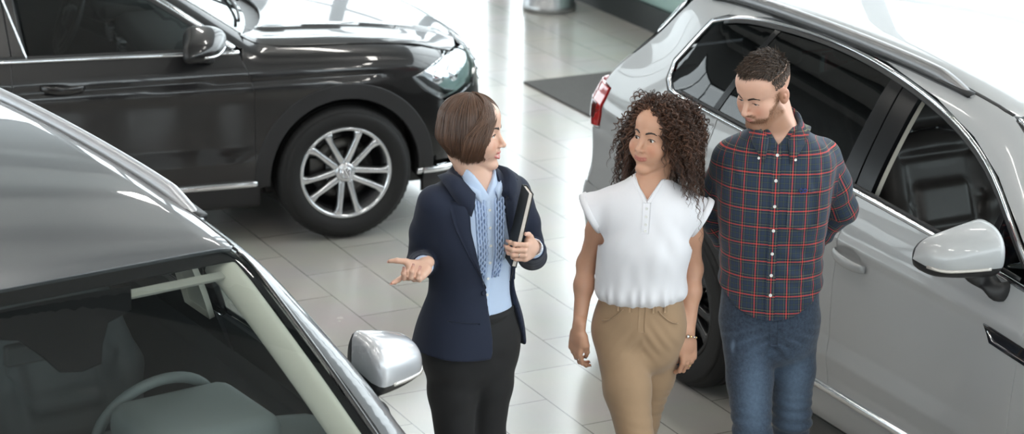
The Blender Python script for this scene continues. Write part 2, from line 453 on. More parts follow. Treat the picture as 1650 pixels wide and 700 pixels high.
mb = MB(); room_box(mb, S0-.2, S1+.2, N0-.2, N1+.2, -.15, 0)
tag(mb.build('floor', M_FLOOR, smooth=False), kind='structure')
mb = MB(); room_box(mb, S0-.2, S1+.2, N0-.2, N1+.2, ZC, ZC+.2)
tag(mb.build('ceiling', M_CEIL, smooth=False), kind='structure')
def glazing(nm, num, fixed, lo, hi, along_s, bay, rails, zb=.16, z_top=ZC-.5):
    """a run of full-height glass: posts, rails and a dark plinth, one pane per bay"""
    fr = MB(); pn = MB()
    def bx(m, a0, a1, b0, b1, z0, z1):
        (room_box(m, a0, a1, b0, b1, z0, z1) if along_s else room_box(m, b0, b1, a0, a1, z0, z1))
    bx(fr, lo, hi, fixed-.09, fixed+.09, 0, zb); bx(fr, lo, hi, fixed-.12, fixed+.12, z_top, ZC)
    k = int(round((hi-lo)/bay))
    for i in range(k+1):
        x = lo+(hi-lo)*i/k; bx(fr, x-.04, x+.04, fixed-.08, fixed+.08, zb, z_top)
    for z in rails: bx(fr, lo, hi, fixed-.05, fixed+.05, z-.035, z+.035)
    for i in range(k):
        x0 = lo+(hi-lo)*i/k+.04; x1 = lo+(hi-lo)*(i+1)/k-.04
        q = [(x0, zb), (x1, zb), (x1, z_top), (x0, z_top)]
        pn.add([sn(*( (a, fixed, z) if along_s else (fixed, a, z))) for a, z in q], [(0, 1, 2, 3)])
    w = tag(fr.build('window_%d' % num, M_MULL, smooth=False), kind='structure')
    pn.build('pane', M_PANE, w, smooth=False)
glazing('facade', 1, N1, S0, S1, True, 2.3, (2.6,))
def wall_with_windows(nm, num, s0, s1, z0, z1, spans):
    """an opaque wall across the hall with a row of windows let into it"""
    mb = MB(); edges = [N0-.2]+[e for sp_ in spans for e in sp_]+[N1+.2]
    room_box(mb, s0, s1, N0-.2, N1+.2, 0, z0); room_box(mb, s0, s1, N0-.2, N1+.2, z1, ZC)
    for i in range(0, len(edges), 2): room_box(mb, s0, s1, edges[i], edges[i+1], z0, z1)
    tag(mb.build('wall_'+nm, M_WALLG, smooth=False), kind='structure')
    sm = (s0+s1)/2; fr = MB(); pn = MB()
    for a, b in spans:
        k = max(1, int(round((b-a)/1.4)))
        for i in range(k+1): x = a+(b-a)*i/k; room_box(fr, sm-.05, sm+.05, x-.035, x+.035, z0, z1)
        for z in (z0+.03, z1-.03): room_box(fr, sm-.05, sm+.05, a, b, z-.03, z+.03)
        pn.add([sn(sm, y, z) for y, z in ((a, z0), (b, z0), (b, z1), (a, z1))], [(0, 1, 2, 3)])
    w = tag(fr.build('window_%d' % num, M_MULL, smooth=False), kind='structure'); pn.build('pane', M_PANE, w, smooth=False)
wall_with_windows('far', 2, S0-.2, S0, 1.0, 4.4, [(-11.5, -7.5), (-6, -2), (-.5, 3.5), (5, 7.9)])
wall_with_windows('gallery', 4, S1, S1+.2, 2.9, 5.5, [(-12, -6.5), (-6, -.5), (0, 5.5), (5.9, 8.1)])  # unseen high windows, added behind the camera to fill the fronts with light
glazing('left', 3, N0, S0, S1, True, 2.3, (2.6,), zb=.9)
for i, s in enumerate(np.arange(S0+2.5, S1-1, 3.6)):
    mb = MB(); room_box(mb, s-.14, s+.14, N0, N1, ZC-.42, ZC-.36); room_box(mb, s-.03, s+.03, N0, N1, ZC-.36, ZC-.06); room_box(mb, s-.14, s+.14, N0, N1, ZC-.06, ZC)
    tag(mb.build('trim_%d' % (i+1), M_BEAM, smooth=False), kind='structure')
g = MB(); V, Fc = flat_box((-90, -70, -.4), (90, 110, -.2)); g.add(V, Fc)
tag(g.build('ground', M_ASPH, smooth=False), kind='structure')

# unseen linear lamps, added under the ceiling as fill light
def emit(name, col, st):
    m, nt, b, o = nodes(name); setp(b, Base_Color=(0.8, .8, .8, 1), Emission_Color=col, Emission_Strength=st); return m
M_FILL_LAMP = emit('fill lamp diffuser', (1, .96, .9, 1), 45)
M_LHOUS = simple('white fill lamp housing', rgb(.7, .7, .7), .5)
FILL_LAMPS = [(s, n) for s in (-17.5, -13.9, -10.3, -6.7, -3.1, .5) for n in (-9.5, -5.5, -1.5, 2.5, 6.2)]
for i, (s, n) in enumerate(FILL_LAMPS):
    e = empty('fill_light', sn(s+1.8, n, ZC-.5), TD)
    tag(e, 'unseen linear fill lamp added under the showroom ceiling', 'ceiling light', 'added fill lamps')
    h = MB(); V, Fc = rbox((-.8, -.11, .02), (.8, .11, .09), .01); h.add(V, Fc)
    for x in (-.6, .6):
        V, Fc = tube([(x, 0, .08), (x, 0, .5)], .006, 6); h.add(V, Fc)
    h.build('housing', M_LHOUS, e, smooth=False)
    d = MB(); V, Fc = flat_box((-.78, -.095, .008), (.78, .095, .02)); d.add(V, Fc); d.build('diffuser', M_FILL_LAMP, e, smooth=False)

w = bpy.data.worlds.new('overcast sky'); SC.world = w; w.use_nodes = True
bg = w.node_tree.nodes['Background']; nt = w.node_tree
tc = nt.nodes.new('ShaderNodeTexCoord'); sp = nt.nodes.new('ShaderNodeSeparateXYZ'); nt.links.new(tc.outputs['Generated'], sp.inputs[0])
cr = nt.nodes.new('ShaderNodeValToRGB'); nt.links.new(sp.outputs['Z'], cr.inputs[0])
cr.color_ramp.elements[0].color = (.80, .86, .90, 1); cr.color_ramp.elements[0].position = 0
cr.color_ramp.elements[1].color = (.92, .97, 1, 1); cr.color_ramp.elements[1].position = .6
nt.links.new(cr.outputs[0], bg.inputs[0]); bg.inputs[1].default_value = 7.5
# daylight portals stand in the glazing openings and only guide the sky's own light
def portal(a, size, dirv):
    l = bpy.data.lights.new('daylight_portal', 'AREA'); l.shape = 'RECTANGLE'; l.size, l.size_y = size; l.cycles.is_portal = True
    o = bpy.data.objects.new('daylight_portal', l); COL.objects.link(o); o.location = a
    o.rotation_euler = Vector(dirv).to_track_quat('-Z', 'Y').to_euler()
portal(sn((S0+S1)/2, N1+.15, 2.9), (S1-S0, 5.4), -Nv); portal(sn(S0-.25, (N0+N1)/2, 2.7), (N1-N0, 3.6), Dv); portal(sn(S1+.25, (N0+N1)/2, 4.2), (N1-N0, 2.8), -Dv); portal(sn((S0+S1)/2, N0-.15, 3.2), (S1-S0, 4.6), Nv)
SC.view_settings.exposure = -0.45
SC.cycles.max_bounces = 10; SC.cycles.transparent_max_bounces = 12; SC.cycles.diffuse_bounces = 4; SC.cycles.glossy_bounces = 5
SC.cycles.use_denoising = True; SC.cycles.sample_clamp_indirect = 8; SC.cycles.caustics_reflective = False; SC.cycles.caustics_refractive = False

# entrance mat and the round steel column at the top of the picture
mb = MB(); room_box(mb, -12.66, -10.4, 6.72, 8.1, .0005, .012)
tag(mb.build('floor_mat', M_MAT, smooth=False), 'large dark grey entrance mat lying on the tiles before the glass facade', 'mat')
mb = MB(); V, Fc = lathe([(0.0, 0), (.185, 0), (.185, .05), (.172, .06), (.172, 2.0), (.172, 2.004), (.169, 2.008), (.172, 2.012), (.172, ZC)], 48, 'z')
mb.add(np.array(V)+sn(-14.36, 7.81, 0), Fc)
tag(mb.build('column', M_STEEL), kind='structure')

# low frosted glass screen on a dark plinth before the facade
def frosted():
    m, nt, b, o = nodes('frosted green glass'); L = nt.links.new; nt.nodes.remove(b)
    t = nt.nodes.new('ShaderNodeBsdfTranslucent'); t.inputs[0].default_value = (.50, .62, .585, 1)
    d = nt.nodes.new('ShaderNodeBsdfPrincipled'); setp(d, Base_Color=(.33, .43, .40, 1), Roughness=.25)
    mx = nt.nodes.new('ShaderNodeMixShader'); mx.inputs[0].default_value = .6; L(t.outputs[0], mx.inputs[1]); L(d.outputs[0], mx.inputs[2]); L(mx.outputs[0], o.inputs[0]); return m
M_FROST = frosted(); M_PLINTH = simple('dark plinth', rgb(.012, .016, .016), .5)
scr = empty('glass_partition', sn(-11.5, 8.17, 0), TD); tag(scr, 'low frosted green glass partition on a dark plinth behind the entrance mat', 'partition')
for nm, lo, hi, mt in (('plinth', (-3.6, -.05, 0), (3.6, .05, .17), M_PLINTH), ('glass_panel', (-3.58, -.012, .17), (3.58, .012, .95), M_FROST), ('top_rail', (-3.6, -.03, .95), (3.6, .03, .99), M_MULL)):
    mb = MB(); mb.add(*flat_box(lo, hi)); mb.build(nm, mt, scr, smooth=False)
# ================================================================== shared car pieces
M_BLK = simple('black trim plastic', rgb(.012, .012, .013), .45)
M_CLAD = simple('dark grey cladding plastic', rgb(.016, .016, .0175), .55, bump=.25, bscale=900)
M_GBLK = paint('gloss black trim', rgb(.006, .006, .007), 0, .2)
M_PILL = simple('black pillar film', rgb(.006, .006, .007), .22, Specular_IOR_Level=.25)
M_CHR = simple('chrome', rgb(.82, .83, .85), .06, 1)
M_ALU = simple('satin aluminium', rgb(.62, .63, .66), .22, 1)
M_RUB = simple('tyre rubber', rgb(.0065, .0065, .007), .72, bump=.15, bscale=300)
M_RIM = paint('machined alloy', rgb(.66, .67, .69), .85, .22)
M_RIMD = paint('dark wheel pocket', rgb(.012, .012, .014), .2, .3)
M_DISC = simple('brake steel', rgb(.10, .098, .095), .4, .9)
M_GLASS = glass('windscreen glass', (.77, .82, .81, 1), 1., .06)
M_FRIT = simple('black ceramic border', rgb(.004, .004, .0045), .9, Specular_IOR_Level=.1)
M_SIDEG = glass('side window glass', (.66, .72, .71, 1))
M_TINT = glass('tinted side glass', (.30, .33, .33, 1))
M_PRIV = glass('privacy glass', (.045, .05, .055, 1))
M_DARK = simple('dark cabin plastic', rgb(.034, .036, .038), .6, bump=.2, bscale=500)
M_LEATH = simple('dark brown leather', rgb(.045, .039, .037), .38, noise=.12, nscale=30, bump=.10, bscale=260)
M_GREYF = simple('grey seat fabric', rgb(.075, .083, .086), .7, bump=.3, bscale=400)
M_BEIGE = simple('beige headliner', rgb(.62, .58, .50), .9)
M_RED = paint('red lamp lens', rgb(.42, .012, .012), 0, .1)
M_REDD = paint('dark red lamp lens', rgb(.10, .006, .006), 0, .12)
M_LENS = glass('clear lamp lens', (.93, .95, .96, 1))
M_REFL = simple('lamp reflector', rgb(.78, .80, .83), .12, 1)
M_AMBER = paint('clear indicator lens', rgb(.55, .52, .48), .3, .12)
M_MIRR = simple('mirror glass', rgb(.8, .82, .84), .02, 1)

def wheel(parent, x, sgn, r, y_out, rim_r=.229, rim_mat=None, w=.225):
    """a wheel: alloy (the part itself) with tyre, hub cap and brake disc as its pieces; y_out = outer face"""
    yo = y_out
    mb = MB(); mp = MB()
    V, Fc = lathe([(rim_r+.004, -.02), (rim_r+.006, -.006), (rim_r-.004, 0), (rim_r-.014, -.006), (rim_r-.019, -.02), (rim_r-.024, -.06), (rim_r-.034, -.19), (rim_r-.004, -.2), (rim_r+.004, -.2)], 80); mb.add(V, Fc)
    ns = 5
    for k in range(ns):
        a0 = -PI/2+k*2*PI/ns+.06
        for s in (-1, 1):
            # a spoke runs from the hub to the rim, spreading; section narrows outwards
            path = []; sc = []
            for t in np.linspace(0, 1, 9):
                rr = .030+(rim_r-.012-.030)*t
                off = s*(.0175+.032*t**1.1)
                if t > .82: off += s*.010*(t-.82)/.18
                path.append((rr*math.cos(a0)-off*math.sin(a0), -.010-.016*(1-t)**2+.004*t, rr*math.sin(a0)+off*math.cos(a0)))
                sc.append(1.22-.30*t+(.95*max(0, (t-.80)/.20)))
            V, Fc = sweep(path, [(-.013, -.028), (-.0125, -.004), (-.0095, 0), (.0095, 0), (.0125, -.004), (.013, -.028)], (0, 1, 0), scale=None)
            V = np.array(V).reshape(9, 6, 3); P = np.array(path)
            for q in range(9):
                d = V[q]-P[q]; ax = A(0, 1, 0); al = d@ax; lat = d-al[:, None]*ax; V[q] = P[q]+lat*sc[q]+al[:, None]*ax
            mb.add(V.reshape(-1, 3), Fc)
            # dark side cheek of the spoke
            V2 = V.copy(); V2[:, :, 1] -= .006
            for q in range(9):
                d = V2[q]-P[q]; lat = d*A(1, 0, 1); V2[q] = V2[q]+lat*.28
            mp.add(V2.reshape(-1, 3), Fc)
    V, Fc = lathe([(0, -.012), (.042, -.012), (.050, -.020), (.052, -.05), (0, -.05)], 40); mb.add(V, Fc)
    for k in range(ns):
        a = -PI/2+(k+.5)*2*PI/ns+.06
        V, Fc = lathe([(0, -.02), (.011, -.02), (.012, -.045)], 14); V = np.array(V)+A(.058*math.cos(a), -.006, .058*math.sin(a)); mp.add(V, Fc)
    V, Fc = lathe([(0, -.075), (.06, -.06), (.075, -.075), (rim_r-.03, -.15)], 40); mp.add(V, Fc)
    def place(m):
        m.V = [np.stack([v[:, 0]*sgn*1.0, v[:, 1], v[:, 2]], -1) for v in m.V] if False else m.V
        m.V = [np.stack([v[:, 0]+x, (v[:, 1]+yo)*sgn, v[:, 2]+r], -1) for v in m.V]
        if sgn < 0: m.F = [f[::-1] for f in m.F]
        return m
    wh = place(mb).build('wheel', rim_mat or M_RIM, parent)
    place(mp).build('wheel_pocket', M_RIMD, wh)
    # tyre with shoulder blocks and grooves
    tb = MB(); hw = w/2; c = -hw+.004
    prof = [(rim_r-.012, c+hw-.028), (rim_r+.004, c+hw-.012), (rim_r+.012, c+hw-.002), (rim_r+.03, c+hw+.008), (rim_r+.055, c+hw+.012), (r-.045, c+hw+.009), (r-.028, c+hw+.002), (r-.0275, c+hw-.001), (r-.025, c+hw-.001), (r-.012, c+hw-.014), (r-.004, c+hw-.032)]
    g = [(.062, 0), (.060, -.008), (.052, -.008), (.050, 0), (.020, .0), (.018, -.008), (.010, -.008), (.008, 0)]
    half = [(r+d, c+q) for q, d in g]
    prof += half+[(r+d, c-q) for q, d in g[::-1]]+[(R_, 2*c-q) for R_, q in prof[::-1]]
    n = 120; V, Fc = lathe(prof, n); V = np.array(V).reshape(n, len(prof), 3)
    for i in range(0, n, 2):                                # lateral sipes at the shoulder
        for q in range(6, 11):
            for qq in (q, len(prof)-1-q):
                rad = np.array([V[i, qq, 0], 0, V[i, qq, 2]]); V[i, qq] -= rad*(.012 if q > 6 else .003)
    tb.add(V.reshape(-1, 3), Fc); place(tb).build('tyre', M_RUB, wh)
    db = MB(); V, Fc = lathe([(.07, -.085), (.155, -.085), (.155, -.105), (.07, -.105)], 48, close=True); db.add(V, Fc)
    V, Fc = rbox((-.17, -.10, -.05), (-.09, -.07, .07), .01); db.add(V, Fc)
    place(db).build('brake_disc', M_DISC, wh)
    cb = MB(); V, Fc = lathe([(0, -.004), (.024, -.004), (.030, -.007), (.033, -.014)], 32); cb.add(V, Fc)
    hc = place(cb).build('hub_cap', M_ALU, wh)
    eb = MB(); y = -.0025
    V, Fc = tube([(.024*math.cos(t), y, .024*math.sin(t)) for t in np.arange(24)*2*PI/24], .0022, 6, True); eb.add(V, Fc)
    for pts in ([(-.009, .020), (0, .003), (.009, .020)], [(-.020, .010), (-.010, -.018), (0, .001), (.010, -.018), (.020, .010)]):
        V, Fc = tube([(p, y, q) for p, q in pts], .0020, 6); eb.add([(v[0], v[1], v[2]) for v in V], Fc)
    place(eb).build('hub_emblem', M_CHR, wh)
    return wh

# one seat, meshed once and shared by every seat of its cloth
def seat_fields():
    bk = Field(); tilt = rotm(0, -.40, 0)             # backrest leans backwards
    def bp(p): return tilt@A(p[0], p[1], p[2]*.82)+A(-.20, 0, .17)
    bk.box(bp((0, 0, .30)), (.065, .225, .255), tilt, .05, .02)
    for s in (-1, 1): bk.chain([bp((.04, s*.20, .05)), bp((.055, s*.215, .25)), bp((.035, s*.19, .50))], [.055, .06, .045], .03)
    bk.box(bp((.06, 0, .25)), (.030, .125, .115), tilt, .03, .015)
    bk.ell(bp((.03, 0, .56)), (.05, .17, .07), tilt, .03)
    for pts in ([(-.13, .40), (.13, .40)], [(-.165, .30), (-.105, .415)], [(.165, .30), (.105, .415)], [(-.165, .30), (-.12, .18)], [(.165, .30), (.12, .18)], [(-.12, .18), (.12, .18)], [(-.16, .52), (.16, .52)]):
        (a, b), (c, d) = pts
        f = .095 if b < .45 else .075
        bk.cone(bp((f, a, b)), bp((f, c, d)), .016, .016, .012, 's')
    cu = Field(); cu.box((.02, 0, .06), (.26, .215, .075), rotm(0, -.12, 0), .055, .02)
    for s in (-1, 1): cu.chain([(-.18, s*.21, .09), (.22, s*.21, .14)], [.055, .05], .03)
    hd = Field(); hd.box(bp((.03, 0, .745)), (.045, .135, .080), tilt, .045, .01)
    return bk, cu, hd
_SEAT = {}
def seat_meshes(mat):
    if mat.name not in _SEAT:
        if 'geo' not in _SEAT:
            g = axis_grid((-.75, .42, .011)); h = axis_grid((-.33, .33, .011)); z = axis_grid((-.06, 1.05, .011))
            _SEAT['geo'] = [f.mesh(g, h, z, 1) for f in seat_fields()]
        ms = []
        for nm, (V, Q) in zip(('backrest', 'cushion', 'headrest'), _SEAT['geo']):
            me = bpy.data.meshes.new('seat_'+nm); me.from_pydata(V.tolist(), [], Q.tolist()); me.materials.append(mat)
            me.polygons.foreach_set('use_smooth', np.ones(len(me.polygons), bool)); ms.append(me)
        _SEAT[mat.name] = ms
    return _SEAT[mat.name]
def seat(parent, x, y, z, mat):
    ms = seat_meshes(mat)
    o = bpy.data.objects.new('seat', ms[0]); COL.objects.link(o); o.parent = parent; o.location = (x, y, z)
    for nm, me in zip(('seat_cushion', 'headrest'), ms[1:]):
        c = bpy.data.objects.new(nm, me); COL.objects.link(c); c.parent = o
    mb = MB(); tilt = rotm(0, -.40, 0)
    for s in (-1, 1):
        V, Fc = tube([tilt@A(.02, s*.06, q)+A(-.20, 0, .17) for q in (.45, .58)], .007, 8); mb.add(V, Fc)
    mb.build('headrest_post', M_CHR, o)
    return o
def steering_wheel(parent, x, y, z, tilt, mat=None):
    R = rotm(0, tilt, 0); mb = MB()
    V, Fc = tube([A(x, y, z)+R@A(0, .185*math.cos(t), .185*math.sin(t)) for t in np.arange(40)*2*PI/40], .0165, 10, True); mb.add(V, Fc)
    for a in (0, PI, -PI/2):
        V, Fc = sweep([A(x, y, z)+R@A(.02-.02*t, (.05+.13*t)*math.cos(a), (.05+.13*t)*math.sin(a)) for t in (0, .5, 1)], circ(.008, 8, .024), R@A(0, 0, 1) if a != -PI/2 else R@A(0, 1, 0)); mb.add(V, Fc)
    sw = mb.build('steering_wheel', mat or M_DARK, parent)
    mb = MB(); V, Fc = rbox((-.02, -.075, -.065), (.035, .075, .06), .03, 4); mb.add([A(x, y, z)+R@A(*v) for v in V], Fc)
    V, Fc = tube([A(x, y, z)+R@A(.03, 0, 0), A(x, y, z)+R@A(.30, 0, -.02)], .035, 12); mb.add(V, Fc); mb.build('steering_hub', M_DARK, sw)
    mb = MB()
    V, Fc = tube([A(x, y, z)+R@A(-.022, .026*math.cos(t), .026*math.sin(t)) for t in np.arange(24)*2*PI/24], .003, 6, True); mb.add(V, Fc)
    for pts in ([(-.010, .022), (0, .004), (.010, .022)], [(-.022, .010), (-.011, -.02), (0, .002), (.011, -.02), (.022, .010)]):
        V, Fc = tube([A(x, y, z)+R@A(-.022, p, q) for p, q in pts], .0025, 6); mb.add(V, Fc)
    mb.build('wheel_emblem', M_CHR, sw)
def mirror(parent, sgn, base, ctr, size, cap_mat, split=-.02, chrome=False):
    """door mirror: painted cap (the part), black housing and stalk, indicator strip, glass"""
    W, Hh, Dp = size; n = 40; m = 22; rings = []
    cs = sgn
    for i in range(m):
        t = i/(m-1); u = (t-.5)*W
        e = math.sin(PI*min(max((t*1.0), 0.0), 1.0))
        hh = Hh*.5*(1-.50*t**1.8)*max(0, 1-(1-min(t/.13, 1))**2)**.5*max(0, 1-(max(t-.80, 0)/.20)**2)**.5
        dd = Dp*(.92-.25*t)*max(0, 1-(1-min(t/.16, 1))**2)**.5*max(0, 1-(max(t-.75, 0)/.25)**2)**.5
        zc = -.030*t**1.5*Hh/.17; xs_ = -.075*t**2+.01
        ring = []
        for k in range(n):
            a = 2*PI*k/n; c, s = math.cos(a), math.sin(a)
            px = dd*np.sign(c)*abs(c)**.8*(1 if c > 0 else .42); pz = hh*np.sign(s)*abs(s)**.85*(1.0 if s > 0 else .92)
            ring.append((ctr[0]+px+xs_, cs*(ctr[1]+u), ctr[2]+pz+zc))
        rings.append(ring)
    R = np.array(rings); V = R.reshape(-1, 3); cap, hou = [], []
    for i in range(m-1):
        for k in range(n):
            q = (i*n+k, i*n+(k+1) % n, (i+1)*n+(k+1) % n, (i+1)*n+k)
            if cs < 0: q = q[::-1]
            cz = R[i, k, 2]-(ctr[2]-.030*(i/(m-1))**1.5*Hh/.17)
            ang = 2*PI*(k+.5)/n
            front = (ang < PI*.62) or (ang > 2*PI-.28)
            (cap if front and cz > split-.0*i else hou).append(q)
    mo = mesh_obj('door_mirror', V, cap, cap_mat, parent)
    hb = MB(); hb.add(V-A(.0015, 0, .0), hou)
    y0 = cs*base[1]
    P = [A(base[0], cs*(base[1]-.03), base[2]), A(base[0], cs*(base[1]+.022), base[2]+.004), A(base[0]*.5+ctr[0]*.5, cs*(base[1]*.5+(ctr[1]-W*.30)*.5+.005), base[2]*.45+(ctr[2]-Hh*.42)*.55), A(ctr[0]+.01, cs*(ctr[1]-W*.26), ctr[2]-Hh*.40), A(ctr[0], cs*(ctr[1]-W*.18), ctr[2]-Hh*.12)]
    P = catmull(P, 5); V2, F2 = sweep(P, circ(.040, 14, .024), (1, 0, 0), scale=np.linspace(.85, .95, len(P))); hb.add(V2, F2 if cs > 0 else [f[::-1] for f in F2])
    hb.build('mirror_housing', M_BLK, mo)
    # indicator strip along the split
    path = []
    for i in range(6, m-1):
        k = (n-1) if True else 0
        p = R[i, n-2].copy(); p[0] += .001; path.append(p)
    V3, F3 = sweep(path, circ(.0045, 8, .006)); mesh_obj('mirror_indicator', V3, F3, M_CHR if chrome else M_AMBER, mo)
    gl = []
    for i in range(2, m-1): gl.append((R[i, n//2-6], R[i, n//2+6]))
    G = [p for a in gl for p in a]; G = [p-A(.003, 0, 0) for p in G]
    Fg = [(2*i, 2*i+1, 2*i+3, 2*i+2) for i in range(len(gl)-1)]
    mesh_obj('mirror_glass', G, Fg, M_MIRR, mo)
    return mo
def handle(parent, Fn, sgn, x, z, mat, slope=-.1, L=.20):
    P, N = on_path(Fn, 'y', sgn, [(x-L/2+L*t, z+slope*(L*t-L/2)) for t in np.linspace(0, 1, 15)], .02, 0, False)
    n = len(P); t = np.linspace(0, 1, n)
    off = .034*np.minimum(1, np.sin(PI*np.clip(t, .001, .999))**.55)+.002
    P2 = P+N*off[:, None]
    V, Fc = sweep(P2, circ(.019, 12, .0095), N, scale=.75+.35*np.sin(PI*t))
    h = mesh_obj('door_handle', V, Fc, mat, parent)
    pit = Field([])
    Q = [(x-.01+.055*math.cos(a), z+.028*math.sin(a)) for a in np.arange(20)*2*PI/20]
    return h
# ================================================================== the two SUVs (frame: x forward from the front axle, y left, z up)
M_HEAD = simple('header cloth', rgb(.34, .32, .28), .9)
def _hull_suv(dent=.020):
    prof = spl([.16, .26, .34, .50, .70, .88, .97, 1.05, 1.12, 1.2, 1.35, 1.5, 1.6, 1.72], [.85, .885, .905, .917, .921, .917, .912, .893, .866, .840, .782, .712, .655, .58])
    xr = spl([.2, .34, .46, .58, .66, .9, 1.08, 1.2, 1.42, 1.56, 1.65], [-3.60, -3.66, -3.70, -3.70, -3.645, -3.635, -3.60, -3.50, -3.28, -3.16, -3.08])
    xn = spl([.16, .3, .5, .7, .85, .95, 1.1], [.78, .86, .885, .88, .85, .80, .66])
    zh = spl([-.7, -.2, .2, .5, .75, .92], [1.12, 1.085, 1.045, 1.0, .935, .85])
    zr = spl([-.4, -.85, -1.2, -1.6, -2.1, -2.6, -3.0, -3.3], [1.52, 1.60, 1.645, 1.667, 1.67, 1.65, 1.615, 1.575])
    sA, cA = math.sin(.628), math.cos(.628)
    def Fn(P):
        x, y, z = P[..., 0], np.abs(P[..., 1]), P[..., 2]
        taper = .10*sstep(.1, 1.0, x)**1.3+.07*sstep(-2.85, -3.7, x)+.09*sstep(-2.6, -3.5, x)*sstep(1.1, 1.4, z)+.02*sstep(-1.6, -.6, x)*sstep(1.2, 1.6, z)
        crease = .009*np.maximum(0, 1-np.abs(z-(.965-.012*(x+1)))/.035)*sstep(.1, -.2, x)+.012*np.maximum(0, 1-np.abs(z-.50)/.08)*sstep(-2.3, -2.0, x)*sstep(-.4, -.7, x)
        for hx, hz in ((-1.405, .925), (-2.335, .963)):
            if dent: crease = crease-dent*np.exp(-(((x-hx)/.060)**2+((z-hz)/.026)**2)**2)
        side = (y-(prof(z)-taper+crease))*.93
        tail = xr(z)+.06*y**2+.08*y**4-x
        nose = x-(xn(z)-.24*y**2-.16*y**4)
        hood = z-(zh(x)-.055*y**2)
        ws = (x+.10*y**2+.14)*sA+(z-1.08)*cA
        roof = z-(zr(x)-.085*y**2)
        top = smin(hood, smax(ws, roof, .05), .03)
        d = smax(side, top, .10); d = smax(d, nose, .12); d = smax(d, tail, .10)
        return smax(d, .18-z, .05)
    return Fn
F_SUV = _hull_suv(); F_SMOOTH = _hull_suv(0)
def arc(cx, cz, r, a0, a1, n=16, ez=1.):
    return [(cx+r*math.cos(a), cz+ez*r*math.sin(a)) for a in np.linspace(math.radians(a0), math.radians(a1), n)]
BELT = spl([-2.95, -2.45, -1.43, -1.03, -.65, -.38], [1.196, 1.180, 1.150, 1.135, 1.117, 1.10])
DLO = [(-.40, 1.108), (-.62, 1.262), (-.80, 1.376), (-1.0, 1.462), (-1.27, 1.530), (-1.64, 1.577), (-2.05, 1.590), (-2.40, 1.573), (-2.68, 1.528), (-2.76, 1.500),
       (-2.93, 1.300), (-2.915, 1.235), (-2.86, 1.200)]
